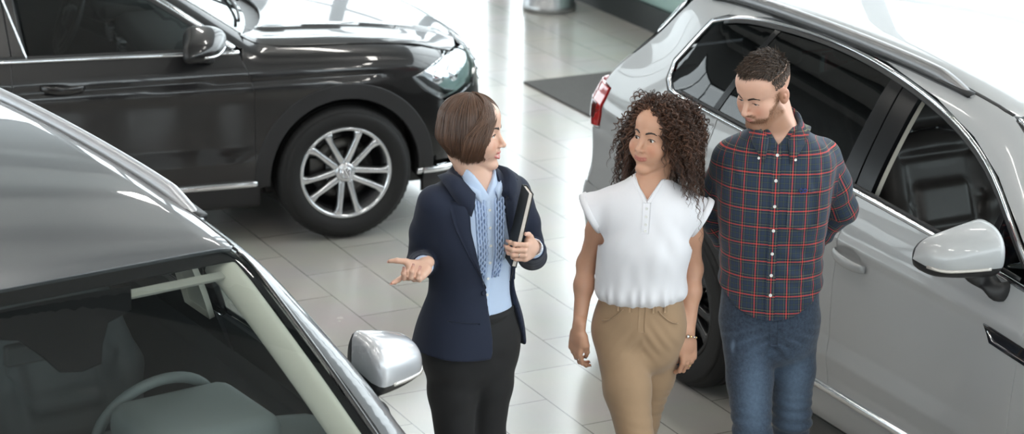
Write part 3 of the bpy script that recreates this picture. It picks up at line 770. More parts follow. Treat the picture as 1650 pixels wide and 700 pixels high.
def suv(pos, yaw, label, p_mat, seat_mat, rail_mat, opt):
    root = empty('car', (pos[0], pos[1], 0), yaw); tag(root, label, 'car')
    Fn = F_SUV; AXF, AXR, RW = 0., -2.55, .364
    top_y = .612
    def ztop(x): return onto(Fn, [(x, top_y)], 'z', 1, .9, 2.5)[0][2]
    xs = np.linspace(-.91, -3.12, 26)
    
    wsy = spl([-.90, -.70, -.5, -.23], [.615, .652, .695, .746])
    a_line = [(x, onto(Fn, [(x, float(wsy(x)))], 'z', 1, .7, 2.5)[0][2]) for x in np.linspace(-.25, -.893, 12)]
    roof_line = a_line+[(x, ztop(x)) for x in xs]
    top_in = [(x, z) for x, z in DLO]
    belt = lambda x: float(BELT(x))
    shA = [(-.44, .34), (-.437, .6), (-.42, .85), (-.400, .965), (-.392, 1.09)]
    shB = [(-1.50, .34), (-1.50, .8), (-1.485, 1.0), (-1.478, belt(-1.478)-.010)]
    shC = [(AXR+.415, .34), (AXR+.40, .44), (AXR+.36, .56), (AXR+.28, .68), (-2.42, .82), (-2.475, .95), (-2.47, belt(-2.47)-.010)]
    bl = lambda a, b, n=8: [(x, belt(x)-.010) for x in np.linspace(a, b, n)]
    for sgn, sd in ((-1, 'right'), (1, 'left')):
        K = dict(step=.022 if sgn < 0 else .045, t0=.2, t1=1.6)
        fd = panel('front_door', Fn, 'y', sgn, shA+bl(-.40, -1.47)[1:]+shB[::-1][1:], p_mat, root, **K)
        rd = panel('rear_door', Fn, 'y', sgn, shB+bl(-1.48, -2.465)[1:]+shC[::-1][1:], p_mat, root, **K)
        arcR = arc(AXR, .36, .405, 26, 146, 18)
        arcF = arc(AXF, .36, .405, 4, 178, 22)
        hy = spl([-.3, -.1, .2, .46, .62], [.748, .772, .768, .738, .665]); fz = lambda x: float(onto(Fn, [(x, float(hy(x)))], 'z', 1, .5, 1.5)[0][2])
        fend = [(-.44, .36)]+arcF[::-1]+[(.50, .44), (.53, .62), (.49, .74), (.56, .86), (.46, fz(.46)), (.35, fz(.35)), (.25, fz(.25)), (.12, fz(.12)), (.0, fz(0)), (-.1, fz(-.1)), (-.2, fz(-.2)), (-.26, fz(-.26)), (-.30, 1.098), (-.392, 1.09)]+shA[::-1][1:-1]
        panel('fender', Fn, 'y', sgn, fend, p_mat, root, **K)
        quarter = [(AXR+.36, .56)]+arcR[2:]+[(-3.0, .60), (-3.50, .62), (-3.535, .66), (-3.52, .87), (-3.40, .89), (-3.36, 1.08), (-3.44, 1.09), (-3.40, 1.16), (-3.20, 1.36), (-3.05, 1.50), (-3.02, ztop(-3.02)), (-2.85, ztop(-2.85)), (-2.68, ztop(-2.68)), (-2.68, 1.545), (-2.785, 1.505), (-2.945, 1.305), (-2.93, 1.225), (-2.87, 1.182)]+[(x, belt(x)-.010) for x in (-2.75, -2.6, -2.47)]+shC[::-1][1:5]
        panel('quarter_panel', Fn, 'y', sgn, quarter, p_mat, root, **K)
        # body colour frame between the window chrome and the roof ditch
        lower = [(-.33, 1.098), (-.39, 1.125), (-.60, 1.272), (-.79, 1.390), (-.995, 1.477), (-1.27, 1.546), (-1.64, 1.594), (-2.05, 1.607), (-2.40, 1.590), (-2.68, 1.545)]
        up = [p for p in roof_line if p[0] > -2.68]+[(-2.68, ztop(-2.68))]
        panel('side_frame', Fn, 'y', sgn, [(-.27, 1.098)]+[u for u in up if u[0] < -.27]+lower[::-1], p_mat, root, step=.016, gap=.0015, t0=.2, t1=1.6)
        panel('pillar_foot', Fn, 'z', 1, [(-.12, sgn*.735), (-.18, sgn*.775), (-.30, sgn*.815), (-.42, sgn*.850), (-.46, sgn*.80), (-.42, sgn*.715), (-.28, sgn*.735)], p_mat, root, step=.03, gap=0, off=-.004, depth=.01, t0=.5, t1=2.5)
        # glass
        def win(nm, Q, mat, par): return panel(nm, Fn, 'y', sgn, Q, mat, par, step=.05, gap=.004, off=-.006, depth=0, t0=.2, t1=1.6)
        topz = spl([q[0] for q in DLO[:10]], [q[1] for q in DLO[:10]])
        tl = lambda a, b, n=10: [(x, float(topz(x))-.004) for x in np.linspace(a, b, n)]
        bb = lambda a, b, n=6: [(x, belt(x)+.008) for x in np.linspace(a, b, n)]
        if not (opt.get('open') and sgn < 0): win('window', bb(-.715, -1.40)+tl(-1.355, -.715), M_SIDEG, fd)
        win('quarter_window', bb(-.46, -.685)+tl(-.685, -.46, 5), M_SIDEG, fd)
        win('window', bb(-1.60, -2.49)+tl(-2.30, -1.545), M_PRIV, rd)
        win('quarter_window', bb(-2.53, -2.84)+[(-2.885, 1.225), (-2.90, 1.30), (-2.745, 1.495)]+tl(-2.68, -2.335, 5), M_PRIV, root)
        # pillars (gloss black), mirror triangle bar, belt seal
        def blk(nm, Q, off=-.003, par=root): return panel(nm, Fn, 'y', sgn, Q, M_PILL, par, step=.04, gap=.001, off=off, depth=.02, t0=.2, t1=1.6)
        blk('pillar_trim', bb(-1.40, -1.495, 3)+tl(-1.46, -1.355, 3))
        blk('pillar_trim', bb(-1.503, -1.60, 3)+tl(-1.545, -1.468, 3), -.002)
        blk('pillar_trim', bb(-2.49, -2.53, 2)+tl(-2.335, -2.30, 2))
        blk('window_divider', bb(-.685, -.715, 2)+tl(-.715, -.685, 2), par=fd)
        # chrome: round the whole window line and along the belt
        loop = [(x, belt(x)) for x in np.linspace(-.43, -2.80, 30)]+[(-2.86, 1.198), (-2.905, 1.232), (-2.922, 1.298), (-2.765, 1.502), (-2.68, 1.530)]+[(x, float(topz(x))+.002) for x in np.linspace(-2.6, -.42, 34)]
        strip('window_chrome', Fn, 'y', sgn, loop, .018, .005, M_CHR, root, step=.04, closed=True, t0=.2, t1=1.6)
        inner = [(x, belt(x)+.017) for x in np.linspace(-.50, -2.80, 30)]
        strip('window_seal', Fn, 'y', sgn, inner, .014, .003, M_BLK, root, step=.05, t0=.2, t1=1.6)
        tin = [(x, float(topz(x))-.012) for x in np.linspace(-.5, -2.68, 30)]
        strip('window_seal', Fn, 'y', sgn, tin, .018, .002, M_BLK, root, step=.05, t0=.2, t1=1.6)
        strip('roof_ditch', Fn, 'y', sgn, [p for p in roof_line if -3.0 < p[0] < -.9], .014, .0015, M_BLK, root, step=.05, t0=.2, t1=1.6)
        # cladding and chrome low on the side
        for c, a0, a1 in ((AXF, -8, 186), (AXR, -4, 188)):
            ring = arc(c, .36, .428, a0, a1, 26)+arc(c, .36, .372, a1, a0, 26)
            panel('arch_trim', Fn, 'y', sgn, ring, M_CLAD, root, step=.05, gap=0, off=.006, depth=.05, roll=.006, t0=.2, t1=1.6)
        panel('sill_trim', Fn, 'y', sgn, [(-.40, .36), (-2.17, .36), (-2.17, .21), (-.40, .21)], opt['sill'], root, step=.05, gap=0, off=.004, depth=.05, roll=.008, t0=.2, t1=1.6)
        strip('side_chrome', Fn, 'y', sgn, [(x, .365) for x in np.linspace(-.47, -2.14, 20)], .040, .012, M_CHR, root, t0=.2, t1=1.6)
        zc = lambda x: .905-.055*(x+.40)
        panel('fender_badge', Fn, 'y', sgn, [(-.60, .940), (-.565, .885), (-.10, .850), (-.06, .905), (-.3, .915)], M_GBLK, root, step=.04, gap=0, off=.006, depth=.012, roll=.004, t0=.2, t1=1.6)
        strip('badge_chrome', Fn, 'y', sgn, [(-.575, .925), (-.545, .898), (-.12, .867)], .007, .005, M_CHR, root, off=.006, t0=.2, t1=1.6)
        handle(fd, F_SMOOTH, sgn, -1.40, .917, p_mat, -.08); handle(rd, F_SMOOTH, sgn, -2.33, .955, p_mat, -.06)
        mo_ = opt.get('mo', (0, 0, 0)); mirror(root, sgn, (-.55+mo_[0]*.5, .892, 1.070), (-.64+mo_[0], 1.035+mo_[1], 1.212+mo_[2]), (.255, .20, .15), opt.get('cap', p_mat), -.045)
        # lamps
        tq = [(-3.41, .90), (-3.37, 1.075), (-3.50, 1.09), (-3.60, 1.08), (-3.60, .87), (-3.53, .88)]
        rq = [(sgn*y, z) for y, z in ((.86, .89), (.86, 1.07), (.40, 1.07), (.42, .92))]
        tl_ = panels('taillight', [(Fn, 'y', sgn, tq, dict(step=.025, gap=.003, off=.008, depth=.02, roll=.005, t0=.2, t1=1.6)), (Fn, 'x', -1, [(sgn*y, z) for y, z in ((.78, .89), (.78, 1.07), (.45, 1.06), (.47, .93))], dict(step=.03, gap=.003, off=.006, depth=.02, t0=2., t1=4.5))], M_RED, root)
        panel('lamp_insert', Fn, 'y', sgn, [(-3.45, .925), (-3.42, 1.0), (-3.50, 1.01), (-3.585, 1.0), (-3.585, .915)], M_REDD, tl_, step=.03, gap=.002, off=.0105, depth=.006, t0=.2, t1=1.6)
        hl = panels('headlight', [(Fn, 'x', 1, [(sgn*y, z) for y, z in ((.32, .86), (.34, .80), (.55, .78), (.74, .76), (.80, .84), (.72, .93), (.55, .92))], dict(step=.03, gap=.002, off=-.004, depth=.02, t0=.0, t1=1.6))], M_REFL, root)
        panel('lamp_lens', Fn, 'x', 1, [(sgn*y, z) for y, z in ((.32, .86), (.34, .80), (.55, .78), (.74, .76), (.80, .84), (.72, .93), (.55, .92))], M_LENS, hl, step=.04, gap=.002, off=.004, depth=0, t0=.0, t1=1.6)
        # roof rail with feet
        xr_ = np.linspace(-1.13, -2.88, 48); t = np.linspace(0, 1, 48)
        P = onto(Fn, [(x, .622) for x in xr_], 'z', 1, .9, 2.5); P[:, 1] *= sgn
        rise = np.minimum(1, (np.sin(PI*np.clip(t, .004, .996))*3.0))**.7
        rr = MB()
        prof = [(-.022, -.012), (-.027, .012), (-.024, .032), (-.012, .043), (.006, .044), (.020, .036), (.025, .016), (.022, -.012)]
        V, Fc = sweep(P+A(0, 0, -.004), prof, (0, 0, 1), scale=None); V = V.reshape(48, 8, 3)
        for q in range(48): V[q, :, 2] = np.where(V[q, :, 2] > P[q, 2]-.01, P[q, 2]-.016+(V[q, :, 2]-P[q, 2]+.016)*(.15+.85*rise[q]), V[q, :, 2]); V[q, :, 1] = P[q, 1]+(V[q, :, 1]-P[q, 1])*(.55+.45*rise[q])
        rr.add(V.reshape(-1, 3), Fc)
        rl = rr.build('roof_rail', rail_mat, root)
        V, Fc = sweep(P+A(0, 0, .001), [(-.026, -.01), (-.026, .006), (.026, .006), (.026, -.01)], (0, 0, 1)); mesh_obj('rail_gasket', V, Fc, M_BLK, rl)
        # cabin trim seen through the glass
        Kc = dict(step=.08, gap=0, depth=0, t0=.2, t1=1.6)
        panel('door_card', Fn, 'y', sgn, [(-.45, .40), (-.45, 1.07)]+[(x, belt(x)-.02) for x in (-1.0, -1.5, -2.4)]+[(-2.36, .75), (-2.16, .45)], M_DARK, root, off=-.085, **Kc)
        panel('pillar_lining', Fn, 'y', sgn, bb(-1.42, -1.585, 3)+tl(-1.54, -1.375, 3), M_BEIGE, root, off=-.040, step=.05, gap=0, depth=.02, t0=.2, t1=1.6)
        al = [(x-.01, z-.03) for x, z in a_line]; lo = [(x-.03, z-.05) for x, z in lower[1:5]]
        panel('pillar_lining', Fn, 'y', sgn, [(-.33, 1.10)]+[(x, float(topz(x))+.012) for x in np.linspace(-.47, -1.0, 8)]+[(-1.0, 1.515)]+[(x, z-.012) for x, z in a_line[::-1]], M_BEIGE, root, off=-.028, step=.04, gap=0, depth=0, t0=.2, t1=1.6)
        ap = np.array([(x-.015, sgn*(float(wsy(x))-.062), z-.035) for x, z in a_line]); V, Fc = sweep(ap, circ(.040, 14, .026), unit(A(.5, -sgn*.7, .5))); mesh_obj('pillar_lining', V, Fc, M_BEIGE, root)
        wheel(root, AXF, sgn, RW, .915, rim_mat=opt.get('rim')); wheel(root, AXR, sgn, RW, .930, rim_mat=opt.get('rim'))
    # roof, glass front and back
    edge = [(x, top_y) for x in np.linspace(-.905, -3.06, 22)]
    front = [(-.852-.10*y*y, y) for y in np.linspace(-.60, .60, 15)]
    roofQ = front+edge+[(-3.10, .55), (-3.125, .3), (-3.135, 0), (-3.125, -.3), (-3.10, -.55)]+[(x, -y) for x, y in edge[::-1]]
    panel('roof', Fn, 'z', 1, roofQ, p_mat, root, step=.05, gap=.002, t0=.9, t1=2.5)
    wb = [(-.165-.10*y*y, y) for y in np.linspace(-.74, .74, 15)]
    wsl = [(x, float(wsy(x))-.004) for x in np.linspace(-.25, -.882, 10)]
    WS = wb[::-1]; 
    wt = [(-.862-.10*y*y, y) for y in np.linspace(-.605, .605, 13)]
    WSQ = [(x, -y) for x, y in wsl]+wt+[(x, y) for x, y in wsl[::-1]]+wb[::-1]
    ws = panel('windshield', Fn, 'z', 1, WSQ, M_GLASS, root, step=.03, gap=.004, off=-.004, depth=0, t0=.7, t1=2.5)
    fr = []
    kw = dict(step=.03, gap=0, off=-.015, depth=.004, t0=.7, t1=2.5)
    wtop2 = [(-.812-.10*y*y, y) for y in np.linspace(-.60, .60, 13)]
    fr.append((Fn, 'z', 1, wt+wtop2[::-1], kw))
    fr.append((Fn, 'z', 1, wb+[(x-.06, y) for x, y in wb[::-1]], kw))
    for s in (-1, 1):
        sd = [(x, s*y) for x, y in wsl]; fr.append((Fn, 'z', 1, sd+[(x, y-s*.024) for x, y in sd[::-1]], kw))
    fr.append((Fn, 'z', 1, [(-.80, -.24), (-.80, .24), (-.735, .21), (-.715, .13), (-.66, .085), (-.615, .06), (-.605, 0), (-.615, -.06), (-.66, -.085), (-.715, -.13), (-.735, -.21)], kw))
    panels('windshield_border', fr, M_FRIT, ws)
    for s in (-1, 1):
        strip('windshield_seal', Fn, 'z', 1, [(x, s*(y+.003)) for x, y in wsl], .016, .003, M_GBLK, root, t0=.7, t1=2.5)
    # hood, fascia, tailgate
    hoodQ = [(-.20-.10*y*y, y) for y in np.linspace(-.72, .72, 13)]+[(-.1, .77), (.2, .765), (.46, .735), (.62, .66), (.70, .5), (.755, .25), (.765, 0), (.755, -.25), (.70, -.5), (.62, -.66), (.46, -.735), (.2, -.765), (-.1, -.77)]
    panel('hood', Fn, 'z', 1, hoodQ, p_mat, root, step=.05, t0=.3, t1=1.6)
    cowl = [(-.155-.10*y*y, y) for y in np.linspace(-.73, .73, 13)]+[(-.21-.10*y*y, y) for y in np.linspace(.73, -.73, 13)]
    panel('cowl', Fn, 'z', 1, cowl, M_BLK, root, step=.05, off=-.012, gap=0, t0=.3, t1=1.6)
    KX = dict(step=.05, t0=0, t1=1.6)
    panel('grille', Fn, 'x', 1, [(-.33, .70), (.33, .70), (.33, .86), (.2, .895), (-.2, .895), (-.33, .86)], M_GBLK, root, off=-.01, **KX)
    gb = []
    for z in (.735, .775, .815, .855):
        P, N = on_path(Fn, 'x', 1, [(y, z) for y in np.linspace(-.31, .31, 16)], .05, .004, False, 0, 1.6); V, Fc = sweep(P, circ(.006, 6), N); gb.append((V, Fc))
    mb = MB(); [mb.add(*g) for g in gb]; mb.build('grille_bars', M_CHR, root)
    panel('front_bumper', Fn, 'x', 1, [(-.82, .44), (-.80, .74), (-.6, .765), (-.34, .69), (.34, .69), (.6, .765), (.80, .74), (.82, .44), (.55, .40), (-.55, .40)], p_mat, root, **KX)
    panel('lower_grille', Fn, 'x', 1, [(-.78, .26), (-.80, .43), (-.55, .39), (.55, .39), (.80, .43), (.78, .26)], M_BLK, root, off=-.004, **KX)
    KR = dict(step=.05, t0=1.5, t1=4.5)
    tg = panel('tailgate', Fn, 'x', -1, [(-.78, .67), (-.80, .88), (-.44, .92), (-.42, 1.07), (-.76, 1.09), (-.70, 1.20), (.70, 1.20), (.76, 1.09), (.42, 1.07), (.44, .92), (.80, .88), (.78, .67)], p_mat, root, **KR)
    panel('rear_window', Fn, 'x', -1, [(-.70, 1.205), (-.60, 1.50), (.60, 1.50), (.70, 1.205)], M_PRIV, tg, off=-.004, depth=0, **{k: v for k, v in KR.items()})
    panel('rear_spoiler', Fn, 'x', -1, [(-.61, 1.505), (-.57, 1.58), (.57, 1.58), (.61, 1.505)], p_mat, root, off=.01, **KR)
    panel('rear_bumper', Fn, 'x', -1, [(-.86, .33), (-.86, .66), (.86, .66), (.86, .33)], p_mat, root, **KR)
    for s in (-1, 1): panel('bumper_corner', Fn, 'y', s, [(-2.99, .595), (-2.91, .575), (-2.94, .46), (-2.955, .36), (-2.97, .33), (-3.62, .33), (-3.63, .60), (-3.52, .615)], p_mat, root, step=.04, t0=.2, t1=1.6)
    panel('rear_diffuser', Fn, 'x', -1, [(-.74, .24), (-.78, .325), (.78, .325), (.74, .24)], M_CLAD, root, off=-.004, **KR)
    for s in (-1, 1):
        panel('rear_spoiler_fin', Fn, 'y', s, [(-3.07, 1.49), (-3.22, 1.345), (-3.27, 1.36), (-3.10, 1.56)], M_GBLK, root, step=.04, gap=.002, off=.004, t0=.2, t1=1.6)
    # underbody with wheel wells
    mb = MB()
    for lo, hi in (((-3.55, -.66, .20), (.75, .66, .42)), ((-2.12, -.84, .20), (-.46, .84, .36)), ((-3.5, -.80, .3), (-3.0, .80, .5))): V, Fc = rbox(lo, hi, .03); mb.add(V, Fc)
    for c in (AXF, AXR):
        for s in (-1, 1):
            a = np.linspace(math.radians(-8), math.radians(188), 20); V = []
            for y in (.60, .895):
                V += [(c+.40*math.cos(t), s*y, .36+.40*math.sin(t)) for t in a]
            Fc = [(i, i+1, 20+i+1, 20+i) for i in range(19)]; mb.add(V, Fc)
            V = [(c, s*.60, .36)]+[(c+.40*math.cos(t), s*.60, .36+.40*math.sin(t)) for t in a]; mb.add(V, [(0, i, i+1) for i in range(1, 20)])
    mb.build('underbody', M_BLK, root)
    # cabin
    mb = MB(); V, Fc = rbox((-2.75, -.74, .42), (-.35, .74, .47), .01); mb.add(V, Fc); V, Fc = rbox((-3.5, -.72, .62), (-2.75, .72, .66), .01); mb.add(V, Fc); mb.build('cabin_floor', M_DARK, root)
    Kh = dict(step=.08, gap=0, depth=0, t0=.9, t1=2.5)
    panel('headliner', Fn, 'z', 1, [(-.885-.10*y*y, y) for y in np.linspace(-.58, .58, 11)]+[(-2.9, .56), (-2.95, 0), (-2.9, -.56)], M_BEIGE, root, off=-.035, **Kh)
    for y in (.36, -.36): seat(root, -1.36, y, .60, seat_mat)
    for y in (.44, 0, -.44): seat(root, -2.30, y, .62, seat_mat)
    # dashboard: a swept section across the car, with a hooded binnacle before the driver
    sec = [(-.33, 1.065), (-.50, 1.115), (-.68, 1.125), (-.775, 1.10), (-.80, 1.05), (-.775, .97), (-.75, .86), (-.70, .74), (-.62, .62), (-.40, .55), (-.32, .8)]
    mb = MB(); ys = np.linspace(-.74, .74, 19); V = [(x+.10*abs(y)**2, y, z-.02*abs(y/.74)**4) for y in ys for x, z in sec]; m = len(sec)
    Fc = [(i*m+k, (i+1)*m+k, (i+1)*m+(k+1) % m, i*m+(k+1) % m) for i in range(18) for k in range(m)]; mb.add(V, Fc)
    ds = mb.build('dashboard', opt['dash'], root)
    mb = MB(); V, Fc = rbox((-.88, .18, 1.06), (-.52, .57, 1.185), .05, 4); mb.add(V, Fc); mb.build('instrument_hood', opt['dash'], ds)
    mb = MB(); V, Fc = rbox((-.82, -.13, .90), (-.78, .13, 1.07), .01); mb.add(V, Fc); mb.build('centre_screen', M_GBLK, ds)
    for y in (-.62, -.20, .20, .62):
        mb = MB(); V, Fc = rbox((-.815, y-.055, .985), (-.77, y+.055, 1.055), .012); mb.add(V, Fc); mb.build('air_vent', M_GBLK, ds)
    mb = MB(); V, Fc = rbox((-1.55, -.11, .47), (-.70, .11, .72), .03); mb.add(V, Fc); mb.build('centre_console', M_DARK, root)
    steering_wheel(root, -.95, .37, 1.045, .42, opt['dash'])
    # inside mirror and its foot
    mb = MB(); V, Fc = rbox((-.86, -.125, 1.36), (-.83, .125, 1.425), .012, 3); mb.add(V, Fc); V, Fc = tube([(-.80, 0, 1.42), (-.76, 0, 1.46)], .012, 8); mb.add(V, Fc)
    V, Fc = rbox((-.83, -.05, 1.43), (-.74, .05, 1.47), .02, 3); mb.add(V, Fc)
    mb.build('rearview_mirror', M_DARK, root)
    panel('header_lining', Fn, 'z', 1, [(-.80-.10*y*y, y) for y in np.linspace(-.57, .57, 13)]+[(-.778-.10*y*y, y) for y in np.linspace(.58, -.58, 13)], M_HEAD, root, step=.04, gap=0, off=-.040, depth=.01, t0=.7, t1=2.5)
    for y in (.30, -.30):
        mb = MB(); V, Fc = rbox((-1.02, y-.17, 1.515), (-.90, y+.17, 1.532), .006); mb.add(V, Fc); mb.build('sun_visor', M_BEIGE, root)
    if opt.get('wiper', True):
        for y0, y1 in ((.62, .02), (-.02, -.55)):
            P = onto(Fn, [(-.21-.10*y*y-.02*math.sin(3*(y-y0)), y) for y in np.linspace(y0, y1, 14)], 'z', 1, .6, 2.5)+A(0, 0, .012); V, Fc = tube(P, .007, 8); mesh_obj('wiper', V, Fc, M_BLK, root)
    return root
M_WHITE = paint('silver white paint', rgb(.40, .412, .42), .15, .40, .55)
M_GREY = paint('grey metallic paint', rgb(.118, .125, .132), .45, .34)
M_RAILG = simple('satin rail aluminium', rgb(.52, .53, .56), .42, .8)
M_CAPS = paint('silver mirror cap', rgb(.60, .61, .64), .5, .35)
M_RAILD = simple('dark silver rail', rgb(.24, .24, .245), .35, .8)
white_car = suv((2.709, 7.6213), -1.0932, 'silver white estate-shaped car with roof rails behind the couple, its side to the walking people', M_WHITE, M_LEATH, M_RAILD, dict(sill=M_WHITE, dash=M_DARK, open=True, rim=M_BLK))
M_DASHG = simple('grey soft dashboard', rgb(.15, .168, .168), .65, bump=.25, bscale=500)
grey_car = suv((-.7862, 5.4872), -.9635, 'grey metallic car in the near corner, roof and windscreen towards the viewer', M_GREY, M_GREYF, M_RAILG, dict(sill=M_CLAD, dash=M_DASHG, mo=(-.06, -.03, 0), cap=M_CAPS))
# ================================================================== the dark estate car at the back
def _hull_wagon():
    prof = spl([.16, .28, .36, .50, .66, .78, .84, .90, .965, 1.0, 1.1, 1.25, 1.4, 1.5, 1.58], [.83, .872, .890, .903, .909, .911, .908, .893, .865, .846, .795, .722, .640, .565, .48])
    xn = spl([.16, .3, .5, .68, .78, .86, .94, 1.05], [.78, .87, .895, .88, .85, .79, .68, .5])
    zh = spl([-.7, -.35, 0, .3, .5, .66, .8, .95], [1.035, 1.005, .990, .965, .935, .895, .84, .74])
    zr = spl([-.7, -1.1, -1.4, -1.8, -2.4, -3.0, -3.5, -3.8], [1.385, 1.446, 1.483, 1.503, 1.498, 1.462, 1.408, 1.36])
    xr = spl([.2, .4, .6, .75, .95, 1.0, 1.2, 1.38, 1.45], [-3.78, -3.86, -3.87, -3.83, -3.80, -3.77, -3.62, -3.48, -3.40])
    sA, cA = math.sin(.545), math.cos(.545)
    def Fn(P):
        x, y, z = P[..., 0], np.abs(P[..., 1]), P[..., 2]
        taper = .085*sstep(.1, 1.0, x)**1.3+.08*sstep(-2.9, -3.9, x)+.06*sstep(-2.7, -3.7, x)*sstep(1.0, 1.3, z)+.03*sstep(-1.6, -.6, x)*sstep(1.1, 1.5, z)
        zc = .838-.018*(x+.45)
        dz = z-zc; fade = sstep(.30, .05, x)
        cr = fade*(-.008*np.maximum(0, 1-np.abs(dz)/.022)+.010*np.exp(-((dz+.045)/.035)**2)+.004*np.exp(-((dz-.04)/.04)**2))+.012*np.maximum(0, 1-np.abs(z-.43)/.09)*sstep(-2.4, -2.1, x)*sstep(-.3, -.6, x)
        side = (y-(prof(z)-taper+cr))*.93
        nose = x-(xn(z)-.27*y**2-.22*y**4)
        hr = .014*np.maximum(0, 1-np.abs(y-(.47-.10*x))/.05)*sstep(.75, .45, x)*sstep(-.6, -.4, x)+.018*np.exp(-((y-.71)/.07)**2)*sstep(.62, .25, x)
        hood = z-(zh(x)-.050*y**2+hr)
        ws = (x+.22*y**2+.315)*sA+(z-1.005)*cA
        roof = z-(zr(x)-.09*y**2)
        top = smin(hood, smax(ws, roof, .05), .02)
        tail = xr(z)+.06*y**2+.10*y**4-x
        d = smax(side, top, .085); d = smax(d, nose, .10); d = smax(d, tail, .10)
        return smax(d, .18-z, .05)
    return Fn
F_WAG = _hull_wagon()
def wagon(pos, yaw, label, p_mat):
    root = empty('car', (pos[0], pos[1], 0), yaw); tag(root, label, 'car')
    Fn = F_WAG; AXF, AXR, RW = 0., -2.79, .341
    top_y = .575
    zt = lambda x, y=top_y: float(onto(Fn, [(x, y)], 'z', 1, .7, 2.3)[0][2])
    wsy = spl([-1.12, -.9, -.7, -.47], [.578, .628, .668, .735])
    a_line = [(x, zt(x, float(wsy(x)))) for x in np.linspace(-.49, -1.13, 12)]
    xs = np.linspace(-1.15, -3.35, 26)
    roof_line = a_line+[(x, zt(x)) for x in xs]
    BL = spl([-3.2, -2.4, -1.635, -.524, -.4], [1.03, 1.012, .995, .972, .968]); belt = lambda x: float(BL(x))
    DL = spl([-3.3, -3.0, -2.6, -2.0, -1.6, -1.3, -1.1, -.937, -.80, -.66, -.525], [1.32, 1.365, 1.400, 1.420, 1.408, 1.375, 1.325, 1.252, 1.167, 1.070, .974])
    tl = lambda a, b, n=12, d=0.: [(x, float(DL(x))+d) for x in np.linspace(a, b, n)]
    bb = lambda a, b, n=6, d=.007: [(x, belt(x)+d) for x in np.linspace(a, b, n)]
    shA = [(-.452, .30), (-.452, .6), (-.455, .784), (-.472, .86), (-.505, .935), (-.512, belt(-.512)-.009)]
    shB = [(-1.60, .30), (-1.60, .7), (-1.585, belt(-1.585)-.009)]
    shC = [(-2.36, .30), (-2.37, .40), (-2.42, .55), (-2.52, .68), (-2.61, .82), (-2.63, belt(-2.63)-.009)]
    for sgn in (-1, 1):
        K = dict(step=.02 if sgn < 0 else .05, t0=.2, t1=1.6)
        P_ = lambda nm, Q, mat, par=root, **k: panel(nm, Fn, 'y', sgn, Q, mat, par, **{**K, **k})
        bl = lambda a, b: bb(a, b, 8, -.009)
        fd = P_('front_door', shA+bl(-.525, -1.575)+shB[::-1], p_mat)
        rd = P_('rear_door', shB+bl(-1.595, -2.62)+shC[::-1], p_mat)
        hy = spl([-.5, -.3, 0, .3, .5, .62], [.765, .795, .792, .775, .735, .66]); fz = lambda x: zt(x, float(hy(x)))
        arcF = arc(AXF, .345, .415, 3, 178, 22); arcR = arc(AXR, .345, .415, 33, 152, 18)
        fend = [(-.452, .30)]+arcF[::-1]+[(.50, .40), (.52, .60), (.505, .668), (.40, .73), (.33, .80), (.45, .845), (.53, .862), (.53, fz(.53)), (.42, fz(.42)), (.3, fz(.3)), (.15, fz(.15)), (0, fz(0)), (-.15, fz(-.15)), (-.3, fz(-.3)), (-.42, fz(-.42)), (-.475, fz(-.475)), (-.50, .972)]+shA[::-1][1:-1]
        P_('fender', fend, p_mat)
        quarter = arcR+[(-3.25, .56), (-3.70, .56), (-3.72, .78), (-3.60, .80), (-3.55, .95), (-3.62, 1.0), (-3.45, 1.22), (-3.34, zt(-3.34)), (-3.1, zt(-3.1)), (-3.1, 1.375), (-3.22, 1.345), (-3.30, 1.2), (-3.22, 1.022)]+bl(-3.1, -2.64)+shC[::-1][1:5]
        P_('quarter_panel', quarter, p_mat)
        lo = [(-.505, .985)]+tl(-.66, -3.1, 24, .018)
        P_('side_frame', [(-.478, .988)]+[u for u in roof_line if -3.1 < u[0] < -.485]+[(-3.1, zt(-3.1))]+lo[::-1], p_mat, step=.016, gap=.0015)
        W_ = lambda nm, Q, mat, par: P_(nm, Q, mat, par, step=.05, gap=.003, off=-.006, depth=0)
        W_('window', bb(-.60, -1.50)+tl(-1.545, -.685, 14, -.006)+[(-.60, 1.012)], M_TINT, fd)
        W_('window', bb(-1.63, -2.58)+tl(-2.56, -1.68, 10, -.006), M_PRIV, rd)
        W_('quarter_window', bb(-2.66, -3.18)+[(-3.27, 1.2), (-3.19, 1.325)]+tl(-3.1, -2.64, 5, -.006), M_PRIV, root)
        G = dict(step=.04, gap=.001, off=-.003, depth=.02)
        P_('pillar_trim', bb(-1.52, -1.575, 3)+tl(-1.605, -1.565, 3, -.006), M_GBLK, fd, **G)
        P_('pillar_trim', bb(-1.583, -1.63, 3)+tl(-1.68, -1.613, 3, -.006), M_GBLK, rd, **G)
        P_('pillar_trim', bb(-2.58, -2.66, 3)+tl(-2.64, -2.56, 3, -.006), M_GBLK, root, **G)
        P_('mirror_corner', bb(-.54, -.60, 3)+[(-.60, 1.005)], M_GBLK, fd, **G)
        st = lambda nm, Q, w, h, mat, par=root, **k: strip(nm, Fn, 'y', sgn, Q, w, h, mat, par, t0=.2, t1=1.6, **k)
        st('window_chrome', [(x, belt(x)) for x in np.linspace(-.515, -3.15, 40)], .020, .006, M_CHR)
        st('window_chrome', tl(-.535, -3.15, 50, .008), .027, .007, M_CHR)
        st('pillar_chrome', [(-1.508, belt(-1.508)), (-1.60, 1.28), (-1.63, 1.40)], .008, .004, M_CHR, fd)
        st('window_seal', tl(-.60, -3.1, 30, -.012), .02, .0015, M_BLK); st('window_seal', bb(-.56, -3.1, 20, .014), .014, .003, M_BLK)
        st('roof_ditch', [p for p in roof_line if -3.3 < p[0] < -1.13], .012, .0015, M_BLK)
